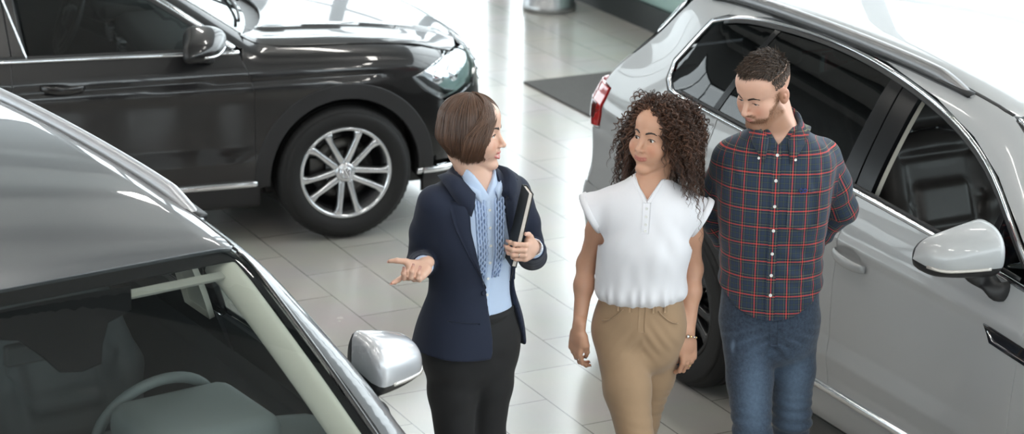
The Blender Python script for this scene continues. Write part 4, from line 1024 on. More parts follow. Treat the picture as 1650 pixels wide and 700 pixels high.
        for c, a0, a1 in ((AXF, -6, 186), (AXR, -6, 186)):
            P_('arch_trim', arc(c, .345, .448, a0, a1, 30)+arc(c, .345, .380, a1, a0, 30), M_CLAD, root, step=.05, gap=0, off=.006, depth=.05, roll=.006)
        P_('sill_trim', [(-.44, .335), (-2.37, .335), (-2.36, .17), (-.42, .17)], M_CLAD, root, gap=0, off=.004, depth=.05, roll=.008)
        st('side_chrome', [(x, .318) for x in np.linspace(-.437, -2.35, 20)], .034, .012, M_CHR)
        handle(fd, Fn, sgn, -1.36, .868, p_mat, -.05); handle(rd, Fn, sgn, -2.47, .885, p_mat, -.05)
        mirror(root, sgn, (-.66, .875, .965), (-.745, 1.025, 1.060), (.245, .150, .165), p_mat, -.032, chrome=True)
        # front lamp: reflector bowl, bright inserts and the clear lens
        lq = [(.335, .80), (.45, .842), (.57, .868), (.70, .84), (.70, .70), (.51, .668), (.41, .725)]
        fq = [(sgn*y, z) for y, z in ((.82, .72), (.80, .845), (.62, .86), (.46, .835), (.42, .76), (.60, .71))]
        hl = panels('headlight', [(Fn, 'y', sgn, lq, dict(step=.03, gap=.003, off=-.022, depth=.01, t0=.2, t1=1.6)), (Fn, 'x', 1, fq, dict(step=.03, gap=.003, off=-.022, depth=.01, t0=0, t1=1.6))], M_REFL, root)
        panels('lamp_lens', [(Fn, 'y', sgn, lq, dict(step=.03, gap=.003, off=.002, depth=0, t0=.2, t1=1.6)), (Fn, 'x', 1, fq, dict(step=.03, gap=.003, off=.003, depth=0, t0=0, t1=1.6))], M_LENS, hl)
        panel('lamp_bezel', Fn, 'y', sgn, [(.36, .797), (.43, .742), (.52, .690), (.60, .695), (.52, .72), (.45, .765), (.40, .80)], M_GBLK, hl, step=.03, gap=.001, off=-.012, depth=.006, t0=.2, t1=1.6)
        for (x, z, r) in ((.50, .775, .040), (.59, .770, .046)):
            p = onto(Fn, [(x, z)], 'y', sgn, .2, 1.6)[0]; n = unit(A(.55, sgn*.8, .1)); p = p-n*.034; b1 = unit(np.cross(n, A(0, 0, 1))); b2 = np.cross(b1, n)
            V, Fc = lathe([(0, .028), (r*.5, .025), (r*.8, .012), (r, .010), (r*1.08, .0), (r*1.08, -.02)], 28, 'x'); V = np.array(V)
            mesh_obj('lamp_projector', p+V[:, :1]*n+V[:, 1:2]*b1+V[:, 2:]*b2, Fc, M_CHR, hl)
        st('lamp_strip', [(.36, .808), (.45, .848), (.56, .872)], .008, .004, M_CHR, hl, off=-.004)
        panel('bumper_wing', Fn, 'y', sgn, [(.52, .60), (.507, .660), (.72, .69), (.76, .60), (.80, .36), (.47, .36), (.455, .44), (.50, .42)], p_mat, root, step=.035, t0=.2, t1=1.6)
        st('bumper_chrome', [(x, .312) for x in np.linspace(.37, .62, 10)], .034, .012, M_CHR)
        P_('bumper_corner', [(-3.25, .55), (-3.17, .44), (-3.19, .34), (-3.8, .34), (-3.8, .55)], p_mat)
        P_('front_bumper_trim', [(.40, .295), (.42, .18), (.72, .20), (.75, .295)], M_CLAD, root, gap=0, off=.004, depth=.04)
        panels('taillight', [(Fn, 'y', sgn, [(-3.60, .81), (-3.56, .94), (-3.63, .98), (-3.78, .96), (-3.78, .80)], dict(step=.03, off=.005, t0=.2, t1=1.6))], M_RED, root)
        xr_ = np.linspace(-1.35, -3.1, 36); t = np.linspace(0, 1, 36); P = onto(Fn, [(x, .585) for x in xr_], 'z', 1, .7, 2.3); P[:, 1] *= sgn; P[:, 2] += .034*np.minimum(1, np.sin(PI*np.clip(t, .01, .99))*3)**.7
        V, Fc = sweep(P, circ(.014, 10), (0, 0, 1)); mesh_obj('roof_rail', V, Fc, M_ALU, root)
        Kc = dict(step=.08, gap=0, depth=0)
        P_('door_card', [(-.50, .38), (-.50, .95)]+[(x, belt(x)-.02) for x in (-1.0, -1.5, -2.55)]+[(-2.5, .75), (-2.35, .42)], M_DARK, root, off=-.085, **Kc)
        P_('pillar_lining', [(-.50, .985)]+tl(-.62, -1.15, 8, .0)+[(x, z-.012) for x, z in a_line[::-1]], M_DARK, root, off=-.03, step=.04, gap=0, depth=0)
        P_('pillar_lining', bb(-1.50, -1.64, 3)+tl(-1.67, -1.56, 3), M_DARK, root, off=-.04, step=.05, gap=0, depth=.02)
        wheel(root, AXF, sgn, RW, .905); wheel(root, AXR, sgn, RW, .905)
    edge = [(x, top_y) for x in np.linspace(-1.145, -3.33, 22)]
    wt = [(-1.075-.19*y*y, y) for y in np.linspace(-.565, .565, 13)]
    panel('roof', Fn, 'z', 1, wt+edge+[(-3.42, .5), (-3.46, 0), (-3.42, -.5)]+[(x, -y) for x, y in edge[::-1]], p_mat, root, step=.06, t0=.7, t1=2.3)
    wl = [(x, float(wsy(x))-.004) for x in np.linspace(-.475, -1.115, 10)]
    wb = [(-.335-.24*y*y, y) for y in np.linspace(-.725, .725, 15)]
    wt2 = [(-1.085-.19*y*y, y) for y in np.linspace(-.562, .562, 13)]
    ws = panel('windshield', Fn, 'z', 1, [(x, -y) for x, y in wl]+wt2+[(x, y) for x, y in wl[::-1]]+wb[::-1], M_GLASS, root, step=.05, gap=.004, off=-.004, depth=0, t0=.7, t1=2.3)
    fr = []; kw = dict(step=.04, gap=0, off=-.015, depth=.004, t0=.7, t1=2.3)
    fr.append((Fn, 'z', 1, wb+[(x-.09, y) for x, y in wb[::-1]], kw)); fr.append((Fn, 'z', 1, wt2+[(x+.07, y) for x, y in wt2[::-1]], kw))
    for s in (-1, 1):
        sd = [(x, s*y) for x, y in wl]; fr.append((Fn, 'z', 1, sd+[(x, y-s*.05) for x, y in sd[::-1]], kw))
    panels('windshield_border', fr, M_FRIT, ws)
    for s in (-1, 1): strip('windshield_seal', Fn, 'z', 1, [(x, s*(y+.003)) for x, y in wl], .016, .003, M_GBLK, root, t0=.7, t1=2.3)
    hb = lambda y: -.235-.43*abs(y)**1.9
    hoodQ = [(hb(y), y) for y in np.linspace(-.755, .755, 21)]+[(-.3, .79), (0, .787), (.3, .770), (.5, .730), (.60, .665), (.66, .56), (.71, .38), (.735, 0), (.71, -.38), (.66, -.56), (.60, -.665), (.5, -.730), (.3, -.770), (0, -.787), (-.3, -.79)]
    panel('hood', Fn, 'z', 1, hoodQ, p_mat, root, step=.035, gap=.003, roll=.004, t0=.3, t1=1.6)
    cowl = [(hb(y)+.01, y) for y in np.linspace(-.75, .75, 21)]+[(-.345-.24*y*y, y) for y in np.linspace(.74, -.74, 15)]
    panel('cowl', Fn, 'z', 1, cowl, M_BLK, root, step=.05, off=-.020, gap=0, t0=.3, t1=1.6)
    KX = dict(step=.05, t0=0, t1=1.6)
    panel('grille', Fn, 'x', 1, [(-.42, .60), (.42, .60), (.46, .76), (.40, .845), (-.40, .845), (-.46, .76)], M_GBLK, root, off=-.01, **KX)
    mb = MB()
    for z in (.64, .69, .74, .79):
        P, N = on_path(Fn, 'x', 1, [(y, z) for y in np.linspace(-.41, .41, 16)], .05, .004, False, 0, 1.6); V, Fc = sweep(P, circ(.008, 6), N); mb.add(V, Fc)
    mb.build('grille_bars', M_CHR, root)
    panel('front_bumper', Fn, 'x', 1, [(-.72, .32), (-.74, .60), (-.60, .70), (-.43, .75), (-.43, .585), (.43, .585), (.43, .75), (.60, .70), (.74, .60), (.72, .32)], p_mat, root, **KX)
    panel('lower_grille', Fn, 'x', 1, [(-.70, .2), (-.70, .315), (.70, .315), (.70, .2)], M_BLK, root, off=-.004, **KX)
    KR = dict(step=.06, t0=1.5, t1=4.8)
    tg = panel('tailgate', Fn, 'x', -1, [(-.78, .58), (-.78, .99), (-.70, 1.02), (.70, 1.02), (.78, .99), (.78, .58)], p_mat, root, **KR)
    panel('rear_window', Fn, 'x', -1, [(-.68, 1.03), (-.58, 1.34), (.58, 1.34), (.68, 1.03)], M_PRIV, tg, off=-.004, depth=0, **KR)
    panel('rear_bumper', Fn, 'x', -1, [(-.84, .34), (-.82, .57), (.82, .57), (.84, .34)], p_mat, root, **KR)
    mb = MB()
    for lo, hi in (((-3.7, -.64, .18), (.70, .64, .38)), ((-2.32, -.82, .18), (-.46, .82, .34)), ((-3.6, -.76, .3), (-3.2, .76, .5))): V, Fc = rbox(lo, hi, .03); mb.add(V, Fc)
    for c in (AXF, AXR):
        for s in (-1, 1):
            a = np.linspace(math.radians(-12), math.radians(192), 22); V = []
            for y in (.58, .882): V += [(c+.405*math.cos(t), s*y, .345+.405*math.sin(t)) for t in a]
            mb.add(V, [(i, i+1, 22+i+1, 22+i) for i in range(21)])
            mb.add([(c, s*.58, .345)]+[(c+.405*math.cos(t), s*.58, .345+.405*math.sin(t)) for t in a], [(0, i, i+1) for i in range(1, 22)])
    mb.build('underbody', M_BLK, root)
    mb = MB(); V, Fc = rbox((-3.6, -.72, .38), (-.40, .72, .43), .01); mb.add(V, Fc); mb.build('cabin_floor', M_DARK, root)
    panel('headliner', Fn, 'z', 1, [(-1.11-.17*y*y, y) for y in np.linspace(-.54, .54, 11)]+[(-3.2, .52), (-3.25, 0), (-3.2, -.52)], M_DARK, root, off=-.035, step=.08, gap=0, depth=0, t0=.7, t1=2.3)
    for y in (.36, -.36): seat(root, -1.50, y, .40, M_LEATH)
    for y in (.42, 0, -.42): seat(root, -2.42, y, .44, M_LEATH)
    sec = [(-.50, .93), (-.70, .955), (-.86, .95), (-.92, .92), (-.93, .87), (-.90, .80), (-.86, .62), (-.70, .48), (-.52, .45), (-.48, .7)]
    mb = MB(); ys = np.linspace(-.72, .72, 17); V = [(x+.10*abs(y)**2, y, z-.02*abs(y/.72)**4) for y in ys for x, z in sec]; m = len(sec)
    mb.add(V, [(i*m+k, (i+1)*m+k, (i+1)*m+(k+1) % m, i*m+(k+1) % m) for i in range(16) for k in range(m)])
    ds = mb.build('dashboard', M_DARK, root)
    mb = MB(); V, Fc = rbox((-.99, .19, .90), (-.70, .53, .99), .04, 4); mb.add(V, Fc); mb.build('instrument_hood', M_DARK, ds)
    mb = MB()
    for y in (-.60, -.16, .16, .60):
        for k in range(4): V, Fc = rbox((-.965, y-.06, .825+.02*k), (-.93, y+.06, .834+.02*k), .003); mb.add(V, Fc)
    mb.build('air_vent', M_ALU, ds)
    mb = MB(); V, Fc = rbox((-1.65, -.11, .42), (-.86, .11, .64), .03); mb.add(V, Fc); mb.build('centre_console', M_DARK, root)
    steering_wheel(root, -1.12, .36, .90, .38)
    mb = MB(); V, Fc = rbox((-1.06, -.115, 1.26), (-1.03, .115, 1.32), .012, 3); mb.add(V, Fc); V, Fc = tube([(-1.04, 0, 1.30), (-.97, 0, 1.345)], .012, 8); mb.add(V, Fc); mb.build('rearview_mirror', M_DARK, root)
    for y0, y1 in ((.60, -.02), (-.06, -.58)):
        P = onto(Fn, [(-.40-.24*y*y-.03*math.sin(3*(y-y0)), y) for y in np.linspace(y0, y1, 14)], 'z', 1, .6, 2.3)+A(0, 0, .014); V, Fc = tube(P, .008, 8); mesh_obj('wiper', V, Fc, M_BLK, root)
        V, Fc = tube([P[0], P[0]+A(.05, 0, -.01), P[0]+A(.07, 0, -.03)], .014, 8); mesh_obj('wiper_arm', V, Fc, M_BLK, root)
    return root
M_BLACKP = paint('anthracite metallic paint', rgb(.0065, .0062, .007), .3, .3, .85)
dark_car = wagon((-1.1091-.004, 12.1327), .3402, 'anthracite estate car with chrome window line parked crosswise behind the woman in the navy blazer', M_BLACKP)
# ================================================================== people: bodies, heads, hands, cloth
def skin_mat(name, base, lip, stub=(.12, .07, .045, 1)):
    m, nt, b, o = nodes(name); L = nt.links.new
    def att(n):
        a = nt.nodes.new('ShaderNodeAttribute'); a.attribute_name = n; return a.outputs['Fac']
    tc = nt.nodes.new('ShaderNodeTexCoord'); t = nt.nodes.new('ShaderNodeTexNoise'); t.inputs['Scale'].default_value = 35; t.inputs['Detail'].default_value = 5
    L(tc.outputs['Object'], t.inputs['Vector'])
    def mix(a, bcol, f, fac=None):
        x = nt.nodes.new('ShaderNodeMix'); x.data_type = 'RGBA'
        if isinstance(a, tuple): x.inputs[6].default_value = a
        else: L(a, x.inputs[6])
        x.inputs[7].default_value = bcol
        if fac is None: L(f, x.inputs[0])
        else:
            q = nt.nodes.new('ShaderNodeMath'); q.operation = 'MULTIPLY'; q.inputs[1].default_value = fac; L(f, q.inputs[0]); L(q.outputs[0], x.inputs[0])
        return x.outputs[2]
    c = mix(base, (base[0]*.86, base[1]*.74, base[2]*.68, 1), t.outputs['Fac'], .35)
    c = mix(c, (base[0]*.92, base[1]*.58, base[2]*.50, 1), att('blush'), .5)
    c = mix(c, stub, att('stubble'))
    c = mix(c, lip, att('lip'))
    L(c, b.inputs['Base Color'])
    setp(b, Roughness=.42, Subsurface_Weight=.12, Subsurface_Radius=(.9, .35, .2), Subsurface_Scale=.012, Specular_IOR_Level=.4)
    t2 = nt.nodes.new('ShaderNodeTexNoise'); t2.inputs['Scale'].default_value = 420; L(tc.outputs['Object'], t2.inputs['Vector'])
    bp = nt.nodes.new('ShaderNodeBump'); bp.inputs['Strength'].default_value = .12; bp.inputs['Distance'].default_value = .001; L(t2.outputs['Fac'], bp.inputs['Height']); L(bp.outputs[0], b.inputs['Normal'])
    return m
def cloth_mat(name, col, rough=.8, scale=900, bump=.25, sheen=.3, var=.10):
    m = simple(name, col, rough, noise=var, nscale=14, bump=bump, bscale=scale, Sheen_Weight=sheen, Sheen_Roughness=.5); return m
def hair_mat(name, dark, light, rough=.38):
    m, nt, b, o = nodes(name); L = nt.links.new
    a = nt.nodes.new('ShaderNodeAttribute'); a.attribute_name = 'tone'
    cr = nt.nodes.new('ShaderNodeValToRGB'); cr.color_ramp.elements[0].color = dark; cr.color_ramp.elements[1].color = light; L(a.outputs['Fac'], cr.inputs[0])
    L(cr.outputs[0], b.inputs['Base Color']); setp(b, Roughness=rough, Specular_IOR_Level=.55); return m
M_EYEW = simple('eye white', rgb(.78, .76, .73), .15, Coat_Weight=.6)
M_IRIS = simple('brown iris', rgb(.055, .028, .014), .15, Coat_Weight=.8)
M_IRISB = simple('blue grey iris', rgb(.10, .13, .15), .15, Coat_Weight=.8)
M_PUPIL = simple('pupil', rgb(.004, .004, .004), .1, Coat_Weight=.8)
M_TEETH = simple('teeth', rgb(.82, .79, .73), .2)
M_NAILR = paint('red nail', rgb(.42, .06, .05), 0, .2)
M_NAILB = paint('dark teal nail', rgb(.004, .06, .10), 0, .2)
M_BUTTW = simple('white shirt button', rgb(.82, .82, .80), .25)
M_SILVER = simple('silver', rgb(.75, .75, .74), .15, 1)
M_GOLD = simple('gold', rgb(.75, .55, .26), .15, 1)

_wn = [(unit(rng.normal(size=3)), rng.uniform(0, 6.28)) for _ in range(36)]
def wob(P, scale, n0=0, n=9):
    """smooth pseudo-noise, about -1..1"""
    v = 0
    for d, ph in _wn[n0:n0+n]: v = v+np.sin(P@d*scale*(.6+.8*(ph/6.28))+ph*3)
    return v/n*1.8

class Stack:
    """a trunk: elliptical sections at heights; z: (cx, cy, half width, half depth, yaw)"""
    def __init__(s, rows, e=2.3):
        r = np.array(sorted(rows), float); s.z = np.linspace(r[0, 0], r[-1, 0], 200); s.e = e
        s.c = [spl(r[:, 0], r[:, i])(s.z) for i in range(1, 6)]; s.lo, s.hi = r[0, 0], r[-1, 0]
    def __call__(s, P, inf=0.):
        z = np.clip(P[..., 2], s.lo, s.hi); cx, cy, a, b, yw = [np.interp(z, s.z, c) for c in s.c]
        dx, dy = P[..., 0]-cx, P[..., 1]-cy; c, n = np.cos(yw), np.sin(yw)
        u, v = dx*c+dy*n, dx*n-dy*c                      # u to the person's left, v to the front
        a, b = a+inf, b+inf; e = s.e
        k0 = ((np.abs(u)/a)**e+(np.abs(v)/b)**e+1e-12)**(1/e)
        g = np.sqrt((u/a**2)**2+(v/b**2)**2)/np.maximum(np.sqrt((u/a)**2+(v/b)**2), 1e-9)
        d = (k0-1)/np.maximum(g, 1e-6)
        return smax(smax(d, P[..., 2]-s.hi, .03), s.lo-P[..., 2], .02)
    def local(s, P):
        z = np.clip(P[..., 2], s.lo, s.hi); cx, cy, a, b, yw = [np.interp(z, s.z, c) for c in s.c]
        dx, dy = P[..., 0]-cx, P[..., 1]-cy; c, n = np.cos(yw), np.sin(yw); return dx*c+dy*n, dx*n-dy*c
    def at(s, z, u, v):
        cx, cy, a, b, yw = [np.interp(z, s.z, c) for c in s.c]; c, n = np.cos(yw), np.sin(yw)
        return A(cx+u*c+v*n, cy+u*n-v*c, z)
    def put(s, f, inf=0., k=.03, op='u', lo=None, hi=None):
        m = max(s.c[2].max(), s.c[3].max())+.10
        f.add(lambda P: s(P, inf), (s.c[0].min()-m, s.c[1].min()-m, s.lo-.06), (s.c[0].max()+m, s.c[1].max()+m, s.hi+.06), k, op); return f
def frame(fwd, roll=0.):
    """head axes as columns: right, forward, up"""
    f = unit(A(*fwd)); r = unit(np.cross(f, A(0, 0, 1))); u = np.cross(r, f)
    c, s = math.cos(roll), math.sin(roll); r, u = c*r+s*u, -s*r+c*u
    return np.stack([r, f, u], -1)
def local_prim(hf, O, R, half):
    O = np.asarray(O, float); R = np.asarray(R, float)
    return (lambda P: hf((P-O)@R)), O-half, O+half
def smile_pts(w, up, y0, z0, dz, sag):
    return [(s*w, y0-.019, z0+up) if abs(s) == 1 else (s*w, y0-.019*abs(s)**2.2, z0+up*abs(s)**2+dz*(1-abs(s))) for s in (-1, -.75, -.5, -.25, 0, .25, .5, .75, 1)]
def head_field(male=False, smile=.5, open_=0., brow=0.):
    f = Field(); m = 1.0 if not male else 1.06
    f.ell((0, -.014, .034), (.0735*m, .094*m, .083*m), k=.03)
    f.ell((0, .030, -.030), (.0575*m, .060, .082), k=.03)
    f.ell((0, .045, .052), (.057*m, .045*m, .046), k=.03)
    jw = .052 if not male else .059; ch = .014 if not male else .023
    for s in (-1, 1):
        f.cone((s*jw, -.002, -.060 if not male else -.068), (s*ch, .066, -.109 if not male else -.112), .016, .0130 if not male else .0170, .025)
        f.ell((s*.043, .056, -.030), (.023, .023, .021), k=.025)
        f.ell((s*.034, .062, -.056), (.022, .020, .022), k=.025)
        f.cone((s*.012, .081, .0205), (s*.043, .066, .019), .0085 if not male else .0115, .007, .014)
    f.ell((0, .079 if not male else .076, -.108 if not male else -.113), (.0175 if not male else .022, .014, .0135), k=.018)
    f.ell((0, .072, -.060), (.030, .021, .027), k=.02)
    for s in (-1, 1): f.ell((s*.031, .0945, -.003), (.0165, .0125, .0115), k=.014, op='s')
    # eyes: lids over the ball, opened by a slit
    for s in (-1, 1):
        f.ell((s*.031, .0725, -.002), (.0148, .0135, .0128), k=.006)
        sl = .0058 if not male else .0040
        f.ell((s*.031, .088, -.0030 if not male else -.0055), (.0132, .012, sl), rotm(0, s*.08, 0), k=.002, op='s')
        f.cone((s*.0205, .0835, -.0125), (s*.042, .0785, -.0115), .0016, .0016, .006)
    # nose
    n1 = 1. if not male else 1.1
    f.cone((0, .080, .012), (0, .1075*n1**.3, -.034), .0065*n1, .0085*n1, .012)
    f.ell((0, .108*n1**.3, -.0375), (.0088*n1, .0085, .0078), k=.007)
    for s in (-1, 1):
        f.ell((s*.0105*n1, .0965, -.0405), (.0068*n1, .0095, .0062), k=.006)
        f.ell((s*.0058*n1, .1035, -.0468), (.0032, .0045, .0026), k=.003, op='s')
    # mouth
    w = .0235+.0115*smile; up = .0105*smile; y0 = .0955; zc = -.0675
    U = smile_pts(w, up, y0, zc+.0030+open_*.35, -.0015-.002*smile, 0); Lw = smile_pts(w, up-.0005, y0-.0015, zc-.0036-open_*.65, -.003*smile-open_*.9, 0)
    lk = 1-.28*smile
    f.chain(U, [v*lk for v in [.0016, .0025, .0033, .0038, .0036, .0038, .0033, .0025, .0016]], .004)
    f.chain(Lw, [v*lk for v in [.0016, .0030, .0040, .0046, .0049, .0046, .0040, .0030, .0016]], .004)
    C = [tuple((A(*a)*.52+A(*b)*.48)+A(0, .0024 if open_ == 0 else .0012, 0)) for a, b in zip(U, Lw)]
    f.chain(C, [.0011+open_*.05]+[.0014+open_*.35, .0011+open_*.6, .0011+open_*.72, .0011+open_*.75, .0011+open_*.72, .0011+open_*.6, .0011+open_*.35]+[.0009+open_*.05], .0012, 's')
    for s in (-1, 1):
        f.cone((s*(w+.003), .073, zc+up+.003), (s*(w+.0065), .069, zc-.008), .0020, .0012, .006, 's')
        if smile > .4: f.chain([(s*.0165, .094, -.045), (s*.030, .081, -.054), (s*(w+.010), .070, -.066)], [.0014, .0020, .0014], .006, 's'); f.ell((s*.041, .064, -.036), (.021, .018, .018), k=.02)
    # ears
    for s in (-1, 1):
        R = rotm(0, 0, s*.42)@rotm(.18, 0, 0)
        f.ell((s*.0765*m, -.012, -.012), (.0085, .019, .031), R, k=.006)
        f.ell((s*.0845*m, -.009, -.008), (.0055, .0115, .0175), R, k=.004, op='s')
        f.ell((s*.081*m, -.008, -.010), (.004, .006, .009), R, k=.004)
    f.mouth = (U, Lw, C); f.male = male
    return f
def lip_mask(L, hf):
    U, Lw, C = hf.mouth; d = np.full(len(L), 9.)
    for pts, rr in ((U, [.0016, .0025, .0033, .0038, .0036, .0038, .0033, .0025, .0016]), (Lw, [.0016, .0030, .0040, .0046, .0049, .0046, .0040, .0030, .0016])):
        g = Field().chain(pts, rr, .001); d = np.minimum(d, g(L))
    return 1-sstep(.0004, .0022, d)
HAND_F = [(.029, .087, (.041, .024, .019)), (.0095, .092, (.045, .028, .020)), (-.0095, .088, (.042, .026, .020)), (-.027, .079, (.033, .019, .018))]
def hand_field(W, X, Y, side, curls, thumb, scale=1., spread=(.08, .02, -.04, -.12), r0=.0085):
    """W wrist point; X towards the thumb, Y towards the fingers; side +1 left, -1 right hand; curls per finger (mcp, pip, dip); returns field + nails"""
    X = unit(A(*X)); Y = unit(A(*Y)-X*(A(*Y)@X)); Z = np.cross(X, Y)*side      # Z = back of the hand
    R = np.stack([X, Y, Z], -1); T = lambda p: np.asarray(W)+R@(A(*p)*scale)
    f = Field(); nails = []; tips = []
    f.box(T((.001, .046, -.001)), A(.036, .044, .0125)*scale, R, .012*scale, .01)
    f.cone(T((.0, -.03, 0)), T((0, .02, 0)), .0255*scale, .026*scale, .02, flat=(Z, .78))
    f.cone(T((.020, .012, -.006)), T((.034, .044, -.010)), .015*scale, .013*scale, .012)
    f.cone(T((-.026, .015, -.006)), T((-.028, .06, -.004)), .012*scale, .011*scale, .012)
    for (fx, fy, ln), cu, sp in zip(HAND_F, curls, spread):
        p = A(fx, fy, .001); a = 0; q = [p]; rad = [r0*1.08, r0, r0*.93, r0*.72]
        if fx < -.02: rad = [v*.86 for v in rad]
        for l, c in zip(ln, cu):
            a += c; d = A(math.sin(sp)*math.cos(a), math.cos(sp)*math.cos(a), -math.sin(a)); p = p+d*l; q.append(p)
        q = [A(fx*.94, fy-.016, .0)]+q
        g = Field(); g.chain([T(v) for v in q], [v*scale for v in [rad[0]]+rad], .003); 
        for v in q[2:4]: g.ell(T(v+A(0, 0, .0006)), A(1, 1, 1)*r0*1.02*scale*(.88 if fx < -.02 else 1), k=.003)
        lo = np.min([T(v) for v in q], 0)-.03; hi = np.max([T(v) for v in q], 0)+.03
        f.add(g, lo, hi, .0035)
        n = A(0, math.sin(a), math.cos(a)); d = unit(q[-1]-q[-2]); nails.append((T(q[-1]+d*r0*.15+n*r0*.52), R@n, R@d, r0*.78*scale)); tips.append(T(q[-1]))
    th = [A(*t) for t in thumb]; g = Field(); g.chain([T(v) for v in th], [.0135*scale, .0115*scale, .0098*scale, .0072*scale][:len(th)], .004)
    lo = np.min([T(v) for v in th], 0)-.03; hi = np.max([T(v) for v in th], 0)+.03
    f.add(g, lo, hi, .010)
    d = unit(th[-1]-th[-2]); n = unit(np.cross(np.cross(d, A(.25, 0, .95)), d)); nails.append((T(th[-1]+n*.0050+d*.001), R@n, R@d, .0078*scale))
    f.box_ = (np.asarray(W)-.24*scale, np.asarray(W)+.24*scale); f.nails = nails; f.tips = tips; f.T = T; f.R = R
    return f
TH_REL = [(.022, .022, -.008), (.036, .052, -.018), (.036, .082, -.026), (.032, .104, -.030)]
def nail_mesh(mb, c, n, d, r):
    b = np.cross(d, n); V = []; 
    for i in range(5):
        for j in range(5):
            x = (i/4-.5)*2; y = (j/4-.5)*2; e = 1-.25*x*x if y > 0 else 1
            V.append(c+b*x*r*.78+d*(y*r*1.15*e)+n*(r*.18*(1-x*x)-.0006))
    for i in range(5):
        for j in range(5): V.append(V[i*5+j]-n*.0016)
    F_ = [(i*5+j, (i+1)*5+j, (i+1)*5+j+1, i*5+j+1) for i in range(4) for j in range(4)]+[(25+i*5+j, 25+i*5+j+1, 25+(i+1)*5+j+1, 25+(i+1)*5+j) for i in range(4) for j in range(4)]
    bd = [i*5 for i in range(5)]+[20+j for j in range(1, 5)]+[i*5+4 for i in range(3, -1, -1)]+[j for j in range(3, 0, -1)]
    F_ += [(bd[q], bd[(q+1) % 16], 25+bd[(q+1) % 16], 25+bd[q]) for q in range(16)]
    mb.add(V, F_)
def eyeballs(parent, O, R, gaze, iris, org, z=-.002, rad=.0124):
    g = unit(A(*gaze))
    for s in (-1, 1):
        c = O+R@A(s*.031, .0715, z); n, m = 20, 16; V = []; Fc = []; mi = []
        u = unit(np.cross(g, A(0, 0, 1))); w = np.cross(u, g)
        for i in range(m+1):
            th = PI*i/m
            for k in range(n):
                ph = 2*PI*k/n; V.append(c+rad*(g*math.cos(th)+(u*math.cos(ph)+w*math.sin(ph))*math.sin(th)))
        for i in range(m):
            for k in range(n):
                Fc.append((i*n+k, (i+1)*n+k, (i+1)*n+(k+1) % n, i*n+(k+1) % n)); mi.append(2 if i < 1 else 1 if i < 3 else 0)
        mesh_obj('eye', np.array(V)-org, Fc, [M_EYEW, iris, M_PUPIL], parent, fmat=mi)
def brows(parent, O, R, hf, mat, org, thick=.0036, lift=0., male=False):
    for s in (-1, 1):
        pts = [(s*.0125, .018+lift), (s*.022, .0225+lift), (s*.034, .0245+lift), (s*.047, .0195+lift)]
        Q = catmull(pts, 6); P = onto(lambda p: hf(p), Q, 'y', 1, 0, .2); N = grad(hf, P)
        V, Fc = sweep(P+N*.0004, circ(.0016, 8, thick), N=None if False else N, scale=np.interp(np.linspace(0, 1, len(P)), [0, .2, .6, 1], [.75, 1, .85, .25]))
        # profile x is across the brow, so swap: across = tall
        V, Fc = sweep(P+N*.0004, circ(thick, 10, .0014), N=N, scale=np.interp(np.linspace(0, 1, len(P)), [0, .2, .6, 1], [.75, 1, .85, .25]))
        mb = MB(); mb.add((O+V@R.T)-org, Fc)
        for i in range(90 if not male else 110):
            t = rng.uniform(0, 1); k = t*(len(P)-1); i0 = int(min(k, len(P)-2)); p = P[i0]+(P[i0+1]-P[i0])*(k-i0); n = N[i0]
            tg = unit(P[i0+1]-P[i0]); b = np.cross(n, tg); w = thick*np.interp(t, [0, .2, .6, 1], [.75, 1, .85, .25])
            p = p+b*rng.uniform(-w, w)*1.15; d = unit(tg+A(0, 0, 1)*(.55*(1-t))*1+n*.25+rng.normal(size=3)*.12)
            V, Fc = sweep([p, p+d*.003, p+d*.0058-n*.0004], circ(.00042, 3), scale=[1, .8, .2]); mb.add((O+V@R.T)-org, Fc)
        mb.build('eyebrow', mat, parent)
def strands(P, r, sides=4, tone=None, taper=True):
    """many hairs at once: P (n, m, 3)"""
    n, m = P.shape[:2]; T = np.gradient(P, axis=1); T = unit(T); a = np.where(np.abs(T[..., 2:3]) < .9, A(0, 0, 1), A(1, 0, 0))
    B = unit(np.cross(T, a)); C = np.cross(B, T); r = np.broadcast_to(np.asarray(r, float), (n,))
    prof = np.ones(m)
    if taper: prof = np.interp(np.linspace(0, 1, m), [0, .08, .75, 1], [.6, 1, .85, .12])
    th = np.arange(sides)*2*PI/sides
    V = P[:, :, None]+(B[:, :, None]*np.cos(th)[:, None]+C[:, :, None]*np.sin(th)[:, None])*(r[:, None]*prof)[:, :, None, None]
    base = (np.arange(n)*m*sides)[:, None, None]; i = np.arange(m-1)[:, None]*sides; k = np.arange(sides)[None]; k2 = (k+1) % sides
    Q = np.stack([i+k, i+sides+k, i+sides+k2, i+k2], -1)[None]+base[..., None]
    tone = rng.uniform(0, 1, n) if tone is None else tone
    return V.reshape(-1, 3), Q.reshape(-1, 4), np.repeat(tone, m*sides)
def cut_holes(): pass
def disc(mb, c, n, r, h=.002, seg=20, holes=False):
    n = unit(n); a = unit(np.cross(n, A(0, 0, 1) if abs(n[2]) < .9 else A(1, 0, 0))); b = np.cross(n, a)
    V, Fc = lathe([(0, h), (r*.55, h*.8), (r*.75, h*1.15), (r*.92, h*1.1), (r, h*.5), (r, -h)], seg, 'x'); V = np.array(V)
    mb.add(c+V[:, :1]*n+V[:, 1:2]*a+V[:, 2:]*b, Fc)
